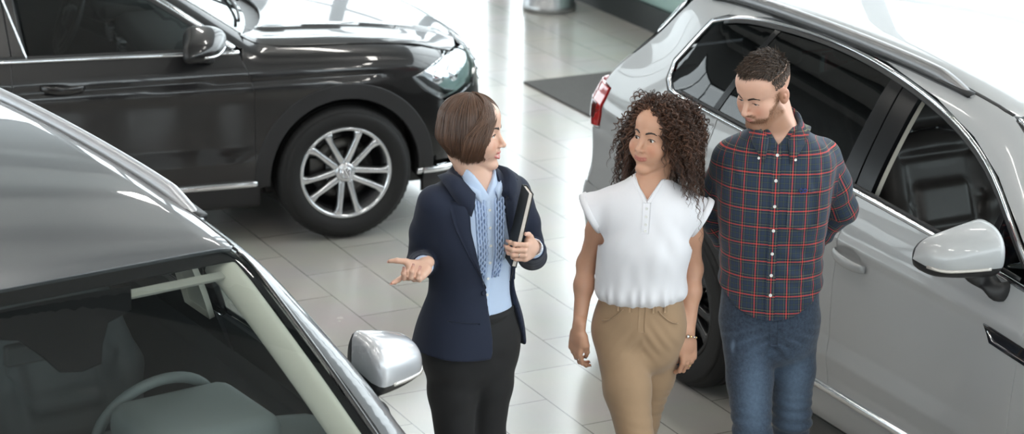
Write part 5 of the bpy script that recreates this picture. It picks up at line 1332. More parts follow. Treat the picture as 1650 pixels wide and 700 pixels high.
def displace(V, Q, fn):
    """push vertices along their normals by fn(V, N)"""
    a, b, c = V[Q[:, 0]], V[Q[:, 1]], V[Q[:, 2]]; d = V[Q[:, 3]]; fn_ = np.cross(c-a, d-b); N = np.zeros_like(V)
    for k in range(4):
        for ax in range(3): N[:, ax] += np.bincount(Q[:, k], fn_[:, ax], len(V))
    N = unit(N); return V+N*fn(V, N)[:, None], N
def shoe(f, ankle, toe_dir, L=.25, heel=0.):
    d = unit(A(toe_dir[0], toe_dir[1], 0)); a = A(*ankle)
    heelp = a-d*.045; f.cone(A(heelp[0], heelp[1], .032+heel), A(*(a+d*(L*.35))[:2], .036+heel*.5), .034, .036, .02)
    f.cone(A(*(a+d*(L*.35))[:2], .034+heel*.5), A(*(a+d*(L-.07))[:2], .026), .038, .026, .02); f.cone(a+A(0, 0, .02), A(a[0], a[1], .05+heel), .04, .036, .02)
    return f

def lashes(parent, O, R, hf, mat, org, z0=-.0030, sl=.0058, r=.00085):
    for s in (-1, 1):
        Q = [(s*(.031-.0138*math.cos(t)), z0+(sl+.0012)*math.sin(t)-.0004) for t in np.linspace(.12, PI+.02, 16)]
        P = onto(hf, Q, 'y', 1, 0, .2); N = grad(hf, P); t = np.linspace(0, 1, 16)
        P = P+N*(.0006+.0012*t)[:, None]
        V, Fc = sweep(P, circ(r*1.3, 6, r), N=N, scale=.55+.75*np.sin(PI*np.clip(t*.9+.08, 0, 1)))
        mesh_obj('eyelashes', (O+V@R.T)-org, Fc, mat, parent)
class Cloth:
    """helper for things laid on the front of a clothed trunk"""
    def __init__(s, S, inf, yw, root, org):
        s.S, s.inf, s.root, s.org = S, inf, root, org
        s.fwd = A(math.sin(yw), -math.cos(yw), 0); s.lft = A(math.cos(yw), math.sin(yw), 0)
    def on(s, z, u, off=0.):
        P = np.array([s.S.at(z, u, .45)]); D = -s.fwd; t0, t1 = 0., .45
        for _ in range(30):
            t = (t0+t1)/2
            if (s.S(P+D*t, s.inf) > 0)[0]: t0 = t
            else: t1 = t
        return (P+D*t0)[0]+s.fwd*off
    def slab(s, nm, rows, th, mat, uv=None):
        G = np.array(rows); n, m = G.shape[:2]; V = np.concatenate([G.reshape(-1, 3), (G-s.fwd*th).reshape(-1, 3)]); k = n*m
        Fc = [(i*m+j, (i+1)*m+j, (i+1)*m+j+1, i*m+j+1) for i in range(n-1) for j in range(m-1)]; Fc += [(k+a, k+d, k+c, k+b) for a, b, c, d in Fc]
        bd = [i*m for i in range(n)]+[(n-1)*m+j for j in range(1, m)]+[i*m+m-1 for i in range(n-2, -1, -1)]+[j for j in range(m-2, 0, -1)]
        Fc += [(bd[q], bd[(q+1) % len(bd)], k+bd[(q+1) % len(bd)], k+bd[q]) for q in range(len(bd))]
        return mesh_obj(nm, V-s.org, Fc, mat, s.root, attrs=dict(weave=uv(V)) if uv else None)
    def button(s, nm, z, u, r, mat, off=.003, h=.0016):
        mb = MB(); disc(mb, s.on(z, u, off)-s.org, s.fwd, r, h); return mb.build(nm, mat, s.root)
def sharp(o, deg=48):
    o.data.set_sharp_from_angle(angle=math.radians(deg)); return o
def leaf_collar(nm, c0, lft, fwd, a_max, r0, r1, drop, fall, spread, mat, root, org, uv=None, n=44, point=.02, surf=None):
    """a folded shirt collar round the neck, open in front"""
    rows = []
    for a in np.linspace(-a_max, a_max, n):
        t = abs(a)/a_max; c = c0-A(0, 0, drop*t**1.8); out = lft*math.sin(a)-fwd*math.cos(a); q = max(0, (t-.75)/.25)
        r = r0+(r1-r0)*t; dn = fall+point*q**1.3; sp = spread*(1+.6*q)
        rows.append([c+out*(r-.004)-A(0, 0, .022), c+out*(r-.002), c+out*(r+.003)+A(0, 0, .005), c+out*(r+.009), c+out*(r+.009+sp*.5)-A(0, 0, dn*.5), c+out*(r+.009+sp)-A(0, 0, dn), c+out*(r+.0065+sp)-A(0, 0, dn+.001), c+out*(r+.005+sp*.4)-A(0, 0, dn*.5), c+out*(r+.002)-A(0, 0, .022)])
    G = np.array(rows); m = G.shape[1]
    if surf:
        for k, o_ in ((3, .012), (4, .0095), (5, .0070), (6, .0035), (7, .004)):
            for _ in range(3): d = surf(G[:, k]); G[:, k] += grad(surf, G[:, k])*np.maximum(0, o_-d)[:, None]
    V = G.reshape(-1, 3)
    return mesh_obj(nm, V-org, [(i*m+k, (i+1)*m+k, (i+1)*m+(k+1) % m, i*m+(k+1) % m) for i in range(n-1) for k in range(m)]+[tuple(range(m)), tuple(range((n-1)*m, n*m))[::-1]], mat, root, attrs=dict(weave=uv(V)) if uv else None)
def hand_ring(h, fi, cu, scale, at_=.5):
    fx, fy, ln = HAND_F[fi]; a = cu[0]; p = A(fx, fy, .001)+A(0, math.cos(a), -math.sin(a))*ln[0]*at_
    d = h.R@A(0, math.cos(a), -math.sin(a)); x = h.R@A(1, 0, 0); y = np.cross(d, x); c = h.T(p); r = .0092*scale
    N = [x*math.cos(t)+y*math.sin(t) for t in np.arange(24)*2*PI/24]
    return sweep([c+n*r for n in N], circ(.0011, 6, .0022), N=N, closed=True)
def make_body(bd, grid, O, R, hf, mat, root, org, hands, stub=None):
    V, Q = bd.mesh(*grid, 2); L = (V-O)@R
    near = np.max(np.abs(L), 1) < .14; lip = np.zeros(len(V)); lip[near] = lip_mask(L[near], hf)
    blush = np.exp(-(((np.abs(L[:, 0])-.042)/.02)**2+((L[:, 2]+.035)/.02)**2))*(L[:, 1] > .02)
    ear = np.exp(-(((np.abs(L[:, 0])-.082)/.012)**2+((L[:, 2]+.012)/.03)**2+((L[:, 1]+.01)/.02)**2)); blush = np.maximum(blush, ear)
    for h in hands:
        for t in h.tips: blush = np.maximum(blush, np.exp(-np.sum((V-t)**2, 1)/.012**2))
    st = np.zeros(len(V))
    if stub is not None: st[near] = stub(L[near])
    return mesh_obj('body', V-org, Q, mat, root, attrs=dict(lip=lip, blush=blush, stubble=st))
def cut_plane(f, p, n, rad, k=.003):
    """cut a sleeve off beyond the point p"""
    p = A(*p); n = unit(A(*n)); f.add(lambda P: smax(-((P-p)@n), np.linalg.norm(P-p, axis=-1)-rad, .004), p-rad-.03, p+rad+.03, k, 's')
EV = (A(-9, -9, -9), A(9, 9, 9))
# ================================================================== the woman in the navy blazer
M_SKIN1 = skin_mat('fair skin', rgb(.70, .45, .345), rgb(.52, .17, .15))
M_HAIR1 = hair_mat('chestnut hair', rgb(.022, .0095, .0055), rgb(.15, .073, .040))
M_NAVY = cloth_mat('navy wool', rgb(.0085, .0145, .036), .85, 700, .25, .06)
M_BLOUSE1 = cloth_mat('pale blue cotton', rgb(.50, .61, .80), .75, 700, .15, .2, .05)
M_FRILL = cloth_mat('blue frill', rgb(.46, .58, .82), .8, 700, .15, .2, .15)
M_BTROU = cloth_mat('black trousers cloth', rgb(.0065, .0065, .0075), .8, 800, .2, .06)
M_SHOEB = simple('black shoe leather', rgb(.01, .01, .01), .3)
M_COVER = simple('black notebook cover', rgb(.018, .020, .019), .5, bump=.15, bscale=500)
M_PAGES = simple('paper pages', rgb(.72, .66, .60), .8)
M_LASH = simple('dark lashes', rgb(.008, .006, .005), .6)
M_NAILN = simple('natural nail', rgb(.72, .42, .36), .25)
def presenter():
    Y0 = 7.68; org = A(-.135, 7.68, 0)
    root = empty('person', org); tag(root, 'woman with a brown bob in a navy blazer, gesturing with her open palm', 'person', 'people talking between the cars')
    yw = math.radians(30); fwd = A(math.sin(yw), -math.cos(yw), 0); lft = A(math.cos(yw), math.sin(yw), 0)
    O = at(761, 211, 7.69); R = frame((.97, -.235, -.02), 0.04)
    hf = head_field(False, .95, .0055)
    S = Stack([(1.47, -.122, 7.678, .052, .052, yw), (1.43, -.122, 7.675, .075, .062, yw), (1.395, -.125, 7.675, .130, .080, yw), (1.355, -.128, 7.678, .158, .095, yw), (1.28, -.130, 7.680, .158, .105, yw), (1.215, -.131, 7.680, .150, .113, yw),
               (1.12, -.130, 7.680, .130, .095, yw), (1.05, -.130, 7.682, .124, .090, yw), (.96, -.133, 7.686, .146, .105, yw), (.88, -.136, 7.69, .164, .115, yw), (.79, -.138, 7.69, .156, .108, yw), (.735, -.138, 7.69, .125, .095, yw), (.69, -.138, 7.69, .07, .06, yw)])
    Rs, Re, Rw = A(-.262, 7.605, 1.385), A(-.302, 7.70, 1.135), A(-.287, 7.465, 1.205)
    Ls, Le, Lw = A(.010, 7.755, 1.378), A(.072, 7.825, 1.125), A(.072, 7.600, 1.226)
    rh = hand_field(Rw+unit(Rw-Re)*.025, (-.87, .38, .20), (-.42, -.86, -.22), -1, [(.10, .12, .08), (.55, .70, .45), (.75, .85, .5), (.8, .9, .6)], [(.022, .020, -.010), (.050, .040, -.022), (.078, .058, -.026), (.100, .070, -.022)], .92)
    lh = hand_field(Lw+unit(Lw-Le)*.025, (.10, .06, 1), (-.35, -.92, .12), 1, [(.95, 1.05, .35), (1.0, 1.05, .4), (1.0, 1.1, .4), (1.05, 1.1, .45)], [(.022, .018, -.004), (.046, .034, -.004), (.060, .056, -.004), (.066, .078, -.008)], .92, (.05, .0, -.03, -.06))
    hips = (A(-.066, 7.722, .87), A(-.206, 7.655, .87)); kn = (A(-.072, 7.70, .49), A(-.178, 7.62, .49)); an = (A(-.085, 7.745, .10), A(-.185, 7.66, .10))
    bd = Field(); S.put(bd, -.006)
    for s, e, w in ((Rs, Re, Rw), (Ls, Le, Lw)): bd.chain([s, e, w], [.046, .037, .026], .03)
    for h, k, a in zip(hips, kn, an): bd.chain([h, k, a], [.078, .050, .034], .04); shoe(bd, a-A(0, 0, .02), fwd, .22)
    bd.cone((-.122, 7.680, 1.44), O+R@A(0, -.038, -.075), .047, .043, .03); bd.cone((-.122, 7.680, 1.47), O+R@A(0, -.030, -.045), .043, .046, .03)
    fn, lo, hi = local_prim(hf, O, R, .17); bd.add(fn, lo, hi, .007)
    for h in (rh, lh): bd.add(h, h.box_[0], h.box_[1], .012)
    xs = axis_grid((-.47, -.245, .0030), (-.245, -.20, .004), (-.20, .13, .0026), (.13, .17, .008)); ys = axis_grid((7.22, 7.32, .004), (7.32, 7.80, .0030), (7.80, 7.95, .008)); zs = axis_grid((-.02, 1.06, .012), (1.06, 1.34, .0030), (1.34, 1.46, .005), (1.46, 1.74, .0024))
    V, Q = bd.mesh(xs, ys, zs, 2); L = (V-O)@R
    near = np.max(np.abs(L), 1) < .13; lip = np.zeros(len(V)); lip[near] = lip_mask(L[near], hf)
    blush = np.exp(-(((np.abs(L[:, 0])-.042)/.02)**2+((L[:, 2]+.035)/.02)**2))*(L[:, 1] > .02)
    for h in (rh, lh):
        for t in h.tips: blush = np.maximum(blush, np.exp(-np.sum((V-t)**2, 1)/.012**2))
    mesh_obj('body', V-org, Q, M_SKIN1, root, attrs=dict(lip=lip, blush=blush, stubble=np.zeros(len(V))))
    eyeballs(root, O, R, (.95, -.1, .22), M_IRIS, org); brows(root, O, R, hf, M_HAIR1, org, .0030); lashes(root, O, R, hf, M_LASH, org)
    # teeth behind the smiling lips
    U, Lw_, C = hf.mouth; V, Fc = sweep(np.array(C)*A(.86, 1, 1)-A(0, .0075, -.0004), circ(.0042, 8, .0030), (0, 1, 0)); mesh_obj('teeth', (O+V@R.T)-org, Fc, M_TEETH, root)
    for h in (rh, lh):
        for nl in h.nails: mb = MB(); nail_mesh(mb, nl[0]-org, *nl[1:]); mb.build('fingernail', M_NAILN, root)
    # blouse
    bl = Field(); S.put(bl, .006)
    bl.cone((-.122, 7.676, 1.40), (-.120, 7.675, 1.462), .080, .062, .02)
    vz = lambda P: None
    def vcut(P):
        u, v = S.local(P); zz = P[..., 2]; w = np.clip((zz-1.405)/.085, 0, 2)*.055
        return smax(smax(np.abs(u-.004)-w, .0-v, .004), 1.405-zz, .004)
    bl.add(vcut, (-.4, 7.4, 1.38), (.2, 7.9, 1.6), .004, 's')
    bl.cone((-.122, 7.678, 1.40), O+R@A(0, -.028, -.085), .058, .055, .006, 's')
    bl.add(lambda P: .972+.04*(P[..., 0]+.13)-P[..., 2], (-9, -9, -9), (9, 9, 9), .004, 'i')
    g = (axis_grid((-.36, .12, .0045)), axis_grid((7.48, 7.88, .0045)), axis_grid((.90, 1.52, .0045)))
    V, Q = bl.mesh(*g, 2); V, N = displace(V, Q, lambda V, N: .0022*wob(V*A(1, 1, .5), 70)+.0025*wob(V*A(1.5, 1, .35), 40, 10)); sharp(mesh_obj('blouse', V-org, Q, M_BLOUSE1, root))
    # collar of the blouse: two falling leaves laid over the neckline
    leaf_collar('blouse_collar', A(-.121, 7.676, 1.468), lft, fwd, 2.72, .054, .056, .056, .019, .004, M_BLOUSE1, root, org, point=.016, surf=lambda P: S(P, .006))
    # frills and the buttoned front
    front = lambda z, u: onto_front(z, u)
    def onto_front(z, u, off=0.):
        P = S.at(z, u, .35); D = -fwd; Pq = np.array([P]); t0, t1 = 0., .35
        for _ in range(30):
            t = (t0+t1)/2
            if (S(Pq+D*t, .006) > 0)[0]: t0 = t
            else: t1 = t
        return (Pq+D*t0)[0]+fwd*off
    mb = MB()
    for u0 in (-.052, -.041, -.030, -.020, .024, .034, .045, .056):
        m = 46; zz = np.linspace(1.395, 1.12, m); rows = []
        for i, z in enumerate(zz):
            ph = i*1.75+u0*300; w = .0055*(1 if i < m-6 else (m-i)/6); p = onto_front(z, u0*(1-.25*(1.40-z)/.28)); wv = .0036*math.sin(ph)
            rows.append([p-lft*w*.2+fwd*.000, p+lft*(w*.4+wv*.4)+fwd*.006, p+lft*(w*1.1+wv)+fwd*(.0075+.002*math.cos(ph)), p+lft*(w*1.1+wv)+fwd*(.0062+.002*math.cos(ph)), p+lft*(w*.4)+fwd*.002])
        V = np.array(rows).reshape(-1, 3)-org; mb.add(V, [(i*5+k, (i+1)*5+k, (i+1)*5+(k+1) % 5, i*5+(k+1) % 5) for i in range(m-1) for k in range(5)])
    mb.build('blouse_frill', M_FRILL, root)
    rows = [(onto_front(z, u, .0035)-org) for z in np.linspace(1.40, .945, 40) for u in (-.010, -.0085, .0125, .014)]
    rows = np.array(rows).reshape(40, 4, 3); rows[:, 0] -= fwd*.004; rows[:, 3] -= fwd*.004
    mesh_obj('blouse_placket', rows.reshape(-1, 3), [(i*4+k, (i+1)*4+k, (i+1)*4+k+1, i*4+k+1) for i in range(39) for k in range(3)], M_BLOUSE1, root)
    for z in (1.36, 1.30, 1.24, 1.18, 1.12, 1.06, 1.0):
        mb = MB(); disc(mb, onto_front(z, .002, .0045)-org, fwd, .0050, .0016); mb.build('button', M_BUTTW, root)
    # trousers
    tr = Field(); S.put(tr, .010)
    for h, k, a in zip(hips, kn, an): tr.chain([h, h*.55+k*.45, k, a-A(0, 0, .02)], [.094, .079, .062, .052], .03)
    tr.add(lambda P: P[..., 2]-(.985+.04*(P[..., 0]+.13)), (-9, -9, -9), (9, 9, 9), .004, 'i'); tr.add(lambda P: .055-P[..., 2], (-9, -9, -9), (9, 9, 9), .004, 'i')
    g = (axis_grid((-.36, .10, .006)), axis_grid((7.48, 7.86, .006)), axis_grid((.03, .56, .012), (.56, 1.04, .006)))
    V, Q = tr.mesh(*g, 2); cr_ = A(-.125, 7.60, .80)
    V, N = displace(V, Q, lambda V, N: .0030*wob(V*A(1, 1, 1.5), 45)*np.exp(-((V[:, 2]-.84)/.10)**2)+.0034*wob(V*A(1, 1, .7), 32, 9)); sharp(mesh_obj('trousers', V-org, Q, M_BTROU, root))
    P = np.array([S.at(.965+.035*math.sin(a)*.6, (.143+.012)*math.sin(a), (.1025+.012)*math.cos(a)) for a in np.linspace(-PI, PI, 61)[:-1]]); P[:, 2] = .968+.04*(P[:, 0]+.13)
    V, Fc = sweep(P-org, [(-.0025, -.016), (-.0025, .016), (.0025, .016), (.0025, -.016)], (0, 0, 1), closed=True); mesh_obj('waistband', V, Fc, M_BTROU, root)
    for sh in (0, 1):
        f = Field(); shoe(f, an[sh]-A(0, 0, .02), fwd, .22); 
        f2 = Field(); 
        for fn, lo, hi, k, op in f.p: f2.add((lambda P, fn=fn: fn(P)-.007), lo, hi, k, op)
        f2.add(lambda P: .0-P[..., 2], (-9, -9, -9), (9, 9, 9), .003, 'i')
        c = an[sh]; V, Q = f2.mesh(axis_grid((c[0]-.14, c[0]+.24, .008)), axis_grid((c[1]-.28, c[1]+.14, .008)), axis_grid((-.01, .13, .006)), 1); mesh_obj('shoe', V-org, Q, M_SHOEB, root)
    # blazer: outer cloth with sleeves, cut open in front
    jk = Field()
    J = Stack([(1.478, -.122, 7.690, .072, .064, yw), (1.445, -.122, 7.684, .100, .078, yw), (1.412, -.125, 7.680, .150, .096, yw), (1.36, -.128, 7.680, .178, .112, yw), (1.28, -.131, 7.682, .176, .124, yw), (1.215, -.132, 7.682, .168, .131, yw),
               (1.12, -.132, 7.682, .150, .114, yw), (1.05, -.133, 7.684, .150, .113, yw), (.96, -.136, 7.688, .176, .134, yw), (.88, -.139, 7.692, .196, .150, yw), (.835, -.140, 7.692, .203, .155, yw)])
    J.put(jk)
    for sh_, el_, wr_, ox in ((Rs, Re, Rw, .010), (Ls, Le, Lw, -.010)):
        jk.chain([sh_+A(ox, 0, -.012), sh_*.5+el_*.5], [.066, .057], .035); jk.chain([sh_*.5+el_*.5, el_], [.057, .050], .018); jk.chain([el_, el_*.45+wr_*.55, wr_], [.050, .045, .040], .009)
    for w, e in ((Rw, Re), (Lw, Le)):
        dd = unit(w-e); jk.add(lambda P, w=w, dd=dd: smax(-((P-w)@dd), np.linalg.norm(P-w, axis=-1)-.075, .004), w-.12, w+.12, .004, 's')
    jk.cone((-.122, 7.684, 1.43), (-.118, 7.66, 1.60), .062, .072, .008, 's')
    def opening(P):
        u, v = S.local(P); z = P[..., 2]
        lo_ = np.interp(z, [.80, .835, .86, .90, 1.0, 1.085, 1.20, 1.30, 1.40, 1.48], [-.02, .004, .010, .010, .000, -.010, -.052, -.074, -.082, -.060])
        hi_ = np.interp(z, [.80, .86, 1.0, 1.085, 1.2, 1.3, 1.40, 1.48], [.19, .165, .130, .122, .090, .070, .056, .050])
        return smax(smax(lo_-u, u-hi_, .004), -.01-v, .01)
    jk.add(opening, (-.5, 7.3, .7), (.3, 8., 1.6), .004, 's')
    jk.add(lambda P: .838-P[..., 2]-.018*np.clip((P[..., 0]+.10)/.15, -1, 1), (-9, -9, -9), (9, 9, 9), .004, 'i')
    g = (axis_grid((-.40, .17, .0045)), axis_grid((7.36, 7.93, .0045)), axis_grid((.80, 1.49, .0045)))
    V, Q = jk.mesh(*g, 2)
    def jf(V, N):
        arm = np.minimum(np.linalg.norm(V-Re, axis=1), np.linalg.norm(V-Le, axis=1))
        d = .0028*wob(V*A(1, 1, 1), 55)*np.exp(-(arm/.11)**2)*1.6
        d += .0042*wob(V*A(1, 1, .6), 28, 9)+.0018*wob(V*A(.6, .6, 1.6), 60, 18)*np.exp(-((V[:, 2]-1.10)/.08)**2)
        return d
    V, N = displace(V, Q, jf); sharp(mesh_obj('blazer', V-org, Q, M_NAVY, root))
    # lapels: laid on the blazer front, turned back along the opening
    jsurf = lambda P: J(P, .0)
    def on_j(z, u, off):
        P = np.array([J.at(z, u, .40)]); D = -fwd; t0, t1 = 0., .40
        for _ in range(30):
            t = (t0+t1)/2
            if (jsurf(P+D*t) > 0)[0]: t0 = t
            else: t1 = t
        return (P+D*t0)[0]+fwd*off
    def slab(nm, rows, th, mat):
        """rows of points across a leaf of cloth -> closed thin mesh"""
        G = np.array(rows); n, m = G.shape[:2]; V = np.concatenate([G.reshape(-1, 3), (G-fwd*th).reshape(-1, 3)])-org; k = n*m
        Fc = [(i*m+j, (i+1)*m+j, (i+1)*m+j+1, i*m+j+1) for i in range(n-1) for j in range(m-1)]; Fc += [(k+a, k+d, k+c, k+b) for a, b, c, d in Fc]
        bd_ = [i*m for i in range(n)]+[(n-1)*m+j for j in range(1, m)]+[i*m+m-1 for i in range(n-2, -1, -1)]+[j for j in range(m-2, 0, -1)]
        Fc += [(bd_[q], bd_[(q+1) % len(bd_)], k+bd_[(q+1) % len(bd_)], k+bd_[q]) for q in range(len(bd_))]
        return mesh_obj(nm, V, Fc, mat, root)
    for sg, zs_, ue, wd in ((-1, np.linspace(1.088, 1.392, 26), lambda z: np.interp(z, [1.085, 1.20, 1.30, 1.40], [-.010, -.052, -.074, -.080]), [0, .032, .052, .062]), (1, np.linspace(1.088, 1.392, 26), lambda z: np.interp(z, [1.085, 1.2, 1.3, 1.40], [.122, .090, .070, .056]), [0, .025, .045, .062])):
        rows = []
        for z in zs_:
            w = float(np.interp(z, [1.088, 1.22, 1.32, 1.392], wd)); u0 = float(ue(z))
            rows.append([on_j(z+.012*t, u0+sg*w*t, .0065*math.sin(PI*min(1, t*.8+.1))+.0045) for t in np.linspace(-.03, 1, 7)])
        slab('lapel', rows, .003, M_NAVY)
    # collar of the blazer round the back of the neck
    leaf_collar('blazer_collar', A(-.122, 7.684, 1.482), lft, fwd, 2.45, .063, .074, .078, .046, .020, M_NAVY, root, org, point=.012, surf=lambda P: J(P, .0))
    mb = MB(); disc(mb, on_j(1.075, -.016, .005)-org, fwd, .009, .003); mb.build('blazer_button', M_NAVY, root)
    rows = [[on_j(.985-.012*t+.0*s, -.135+.10*t+.0*s, .003)+A(0, 0, -.012*s) for s in (0, .35, .7, 1)] for t in np.linspace(0, 1, 12)]
    slab('pocket_flap', rows, .0025, M_NAVY)
    # shirt cuff, watch and ring
    for w, e in ((Rw, Re), (Lw, Le)):
        d = unit(w-e); b = unit(np.cross(d, A(0, 0, 1))); c = np.cross(b, d)
        V, Fc = sweep([w+d*q+b*0 for q in (-.02, .004, .010)], circ(.034, 24), N=c); mesh_obj('blouse_cuff', V-org, Fc, M_BLOUSE1 if w is Rw else M_BLOUSE1, root)
    d = unit(Lw-Le); c = Lw+d*.022; b = unit(np.cross(d, A(0, 0, 1))); n = np.cross(b, d)
    V, Fc = sweep([c+(b*math.cos(t)*.031+n*math.sin(t)*.026) for t in np.arange(30)*2*PI/30], [(-.006, -.001), (-.006, .0015), (.006, .0015), (.006, -.001)], N=[b*math.cos(t)+n*math.sin(t) for t in np.arange(30)*2*PI/30], closed=True); wt_ = mesh_obj('wristwatch', V-org, Fc, M_SILVER, root)
    # ring on the ring finger
    rf = hand_ring(lh, 2, (1.0, 1.1, .4), .92); V, Fc = rf; mesh_obj('finger_ring', V-org, Fc, M_SILVER, root)
    # hair: an inner cap and combed strands over it, cut level at the jaw
    hair_bob(root, O, R, org, M_HAIR1)
    return root, lh, Lw, Le
def hair_bob(root, O, R, org, mat):
    """head-local hair, X right, Y forward, Z up"""
    def surf(phi, s, off):
        """phi round the head (0 = front, + = right), s from the crown (0) to the tip (1)"""
        cphi, sphi = math.cos(phi), math.sin(phi); back = max(0, -cphi); side = abs(sphi)
        rx, ry, rz = .086+off, .104+off*1.05, .092+off; cz = .032; cy = -.012
        zend = -.088+.012*back
        L1 = PI/2*.098; L2 = cz-zend; t = s*(L1+L2)
        if t < L1:
            a = t/L1*PI/2; q = math.sin(a); return A(rx*sphi*q, cy+ry*cphi*q, cz+rz*math.cos(a))
        w = (t-L1)/L2; bulge = 1+.06*math.sin(PI*min(1, w*1.15))-.42*max(0, w-.50)**1.35*(.7+1.3*back)
        return A(rx*sphi*bulge, cy+ry*cphi*bulge*(1-.03*w), cz-(t-L1))
    f = Field(); f.ell((0, -.014, .034), (.080, .099, .089), k=.03); f.ell((0, -.042, -.025), (.070, .055, .062), k=.03)
    for s in (-1, 1): f.chain([(s*.060, .0, .03), (s*.063, .006, -.03), (s*.058, .010, -.065)], [.022, .020, .012], .02)
    f.ell((0, .090, -.035), (.060, .075, .075), k=.015, op='s'); f.ell((0, .108, .015), (.056, .052, .040), k=.02, op='s')
    f.ell((0, .012, .065), (.066, .067, .047), k=.01)
    f.add(lambda P: -.088-P[..., 2], (-9, -9, -9), (9, 9, 9), .01, 'i')
    V, Q = f.mesh(axis_grid((-.12, .12, .004)), axis_grid((-.15, .13, .004)), axis_grid((-.12, .15, .004)), 2)
    mb_o = mesh_obj('hair_base', O+V@R.T-org, Q, mat, None, attrs=dict(tone=np.full(len(V), .12)))
    P = []; tone = []; rad = []
    for i in range(2300):
        phi = rng.uniform(.70, 2*PI-.70); phi = phi if phi < PI else phi-2*PI; m = 20
        layer = rng.uniform(0, 1); off = -.006+.009*layer**.6; side = 1 if phi > 0 else -1
        send = rng.normal(1, .012)-.07*(1-layer)*rng.uniform(0, 1); jit = rng.normal(0, .05); wv = rng.uniform(0, 6.28); pts = []
        st = rng.uniform(0, .12)
        for k in range(m):
            s = st*(1-k/(m-1))+k/(m-1)*send; ph = phi+jit*s+.02*math.sin(s*7+wv); ph0 = side*(1.25+(abs(phi)-1.25)*.9); q = min(1, .35+s*1.3); ph = ph*q+ph0*(1-q)
            pts.append(surf(ph, s, off+.0015*math.sin(s*5+wv))-A(.006*(1-s)*side, 0, 0))
        P.append(pts); tone.append(min(1, max(0, .12+.62*layer*rng.uniform(.2, 1.2)))); rad.append(rng.uniform(.0009, .0018))
    for i in range(1500):       # swept from the parting across the temples, ends falling before the ears
        m = 20; side = 1 if rng.uniform() < .6 else -1; layer = rng.uniform(0, 1); off = -.005+.010*layer**.7
        e = rng.uniform(.66, 1.40) if rng.uniform() < .75 else rng.uniform(.62, .76); pts = []; send = rng.normal(1.0, .02)-(.10 if e < .68 else .03*(e < .9))*rng.uniform(.2, 1); wv = rng.uniform(0, 6); st = rng.uniform(0, .18); u_ = rng.uniform(0, 1)
        for k in range(m):
            s = st*(1-k/(m-1))+k/(m-1)*send; t = s/1.0
            fr = side*(.16+.34*min(1, t*3))*(.6+1.0*u_); q = sstep(.22, .72, t); ph = fr*(1-q)+side*(e+.45*max(0, t-.52))*q
            p = surf(ph, s, off+.0015*math.sin(s*6+wv)); p = p+A(-.014*(1-min(1, s*1.6))**2, 0, 0); pts.append(p)
        P.append(pts); tone.append(min(1, .15+.65*layer*rng.uniform(.2, 1.2))); rad.append(rng.uniform(.0008, .0016))
    for i in range(1000):
        m = 20; side = 1 if rng.uniform() < .6 else -1; layer = rng.uniform(0, 1); off = -.004+.008*layer; e = rng.uniform(.62, .90); wv = rng.uniform(0, 6); pts = []; a0 = rng.uniform(.10, .95); send = rng.uniform(.62, .98) if rng.uniform() < .4 else .98
        for k in range(m):
            t = k/(m-1); s = .02+.36*(1-(1-t)**1.5)*1+max(0, t-.25)*(send-.38)/.75; s = min(s, send)
            q = sstep(.30, .80, t); ph = side*((.02+.62*a0*min(1, t*3))*(1-q)+(e+.40*max(0, s-.50))*q); p = surf(ph, s, off+.001*math.sin(s*6+wv)); pts.append(p+A(-.010*(1-min(1, s*1.8))**2, 0, 0))
        P.append(pts); tone.append(min(1, .25+.65*layer*rng.uniform(.2, 1.2))); rad.append(rng.uniform(.0008, .0015))
    P = np.array(P); V, Q, T = strands(P, np.array(rad), 5, np.array(tone))
    # join base and strands into one hair mesh
    base = mb_o.data; bv = np.empty(len(base.vertices)*3); base.vertices.foreach_get('co', bv); bv = bv.reshape(-1, 3); bq = np.array([tuple(p.vertices) for p in base.polygons])
    bpy.data.objects.remove(mb_o)
    mesh_obj('hair', np.concatenate([bv, O+V@R.T-org]), np.concatenate([bq, Q+len(bv)]), mat, root, attrs=dict(tone=np.concatenate([np.full(len(bv), .12), T])))
pres, PLH, PLW, PLE = presenter()
def notebook():
    # upright between her arm and side: tall covers, pages along the edge facing out
    a = at(856, 312, 7.525); b = at(828, 432, 7.515); up = unit(a-b); H_ = float(np.linalg.norm(a-b))
    n = unit(A(-.975, -.22, 0)-up*(A(-.975, -.22, 0)@up)); d = unit(np.cross(up, n)); d = d if d[1] > 0 else -d    # n: towards her side; d: away from the viewer
    c = b; W_ = .095
    root = empty('notebook', b); tag(root, 'black covered notebook with pale page edges held against the blazer woman\'s side', 'notebook')
    def blk(x0, x1, z0, z1, y0, y1, r):
        V, Fc = rbox((x0, y0, z0), (x1, y1, z1), r, 2); V = np.array(V); return V[:, :1]*n+V[:, 1:2]*d+V[:, 2:]*up, Fc
    for nm, x0, x1 in (('front_cover', .0065, .009), ('back_cover', -.009, -.0065)):
        mb = MB(); mb.add(*blk(x0, x1, 0, H_, 0, W_, .0012)); mb.build(nm, M_COVER, root, smooth=False)
    mb = MB(); mb.add(*blk(-.0095, .0095, 0, H_, W_-.002, W_+.003, .0012)); mb.build('spine', M_COVER, root, smooth=False)
    mb = MB(); mb.add(*blk(-.0063, .0063, .004, H_-.004, .003, W_-.001, .001)); mb.build('pages', M_PAGES, root, smooth=False)
    mb = MB(); V, Fc = tube([(-.002)*n+.02*d-.001*up, -.002*n+.006*d-.02*up, .004*n-.004*d-.05*up], .0012, 5); mb.add(V, Fc); mb.build('ribbon', M_COVER, root)
notebook()
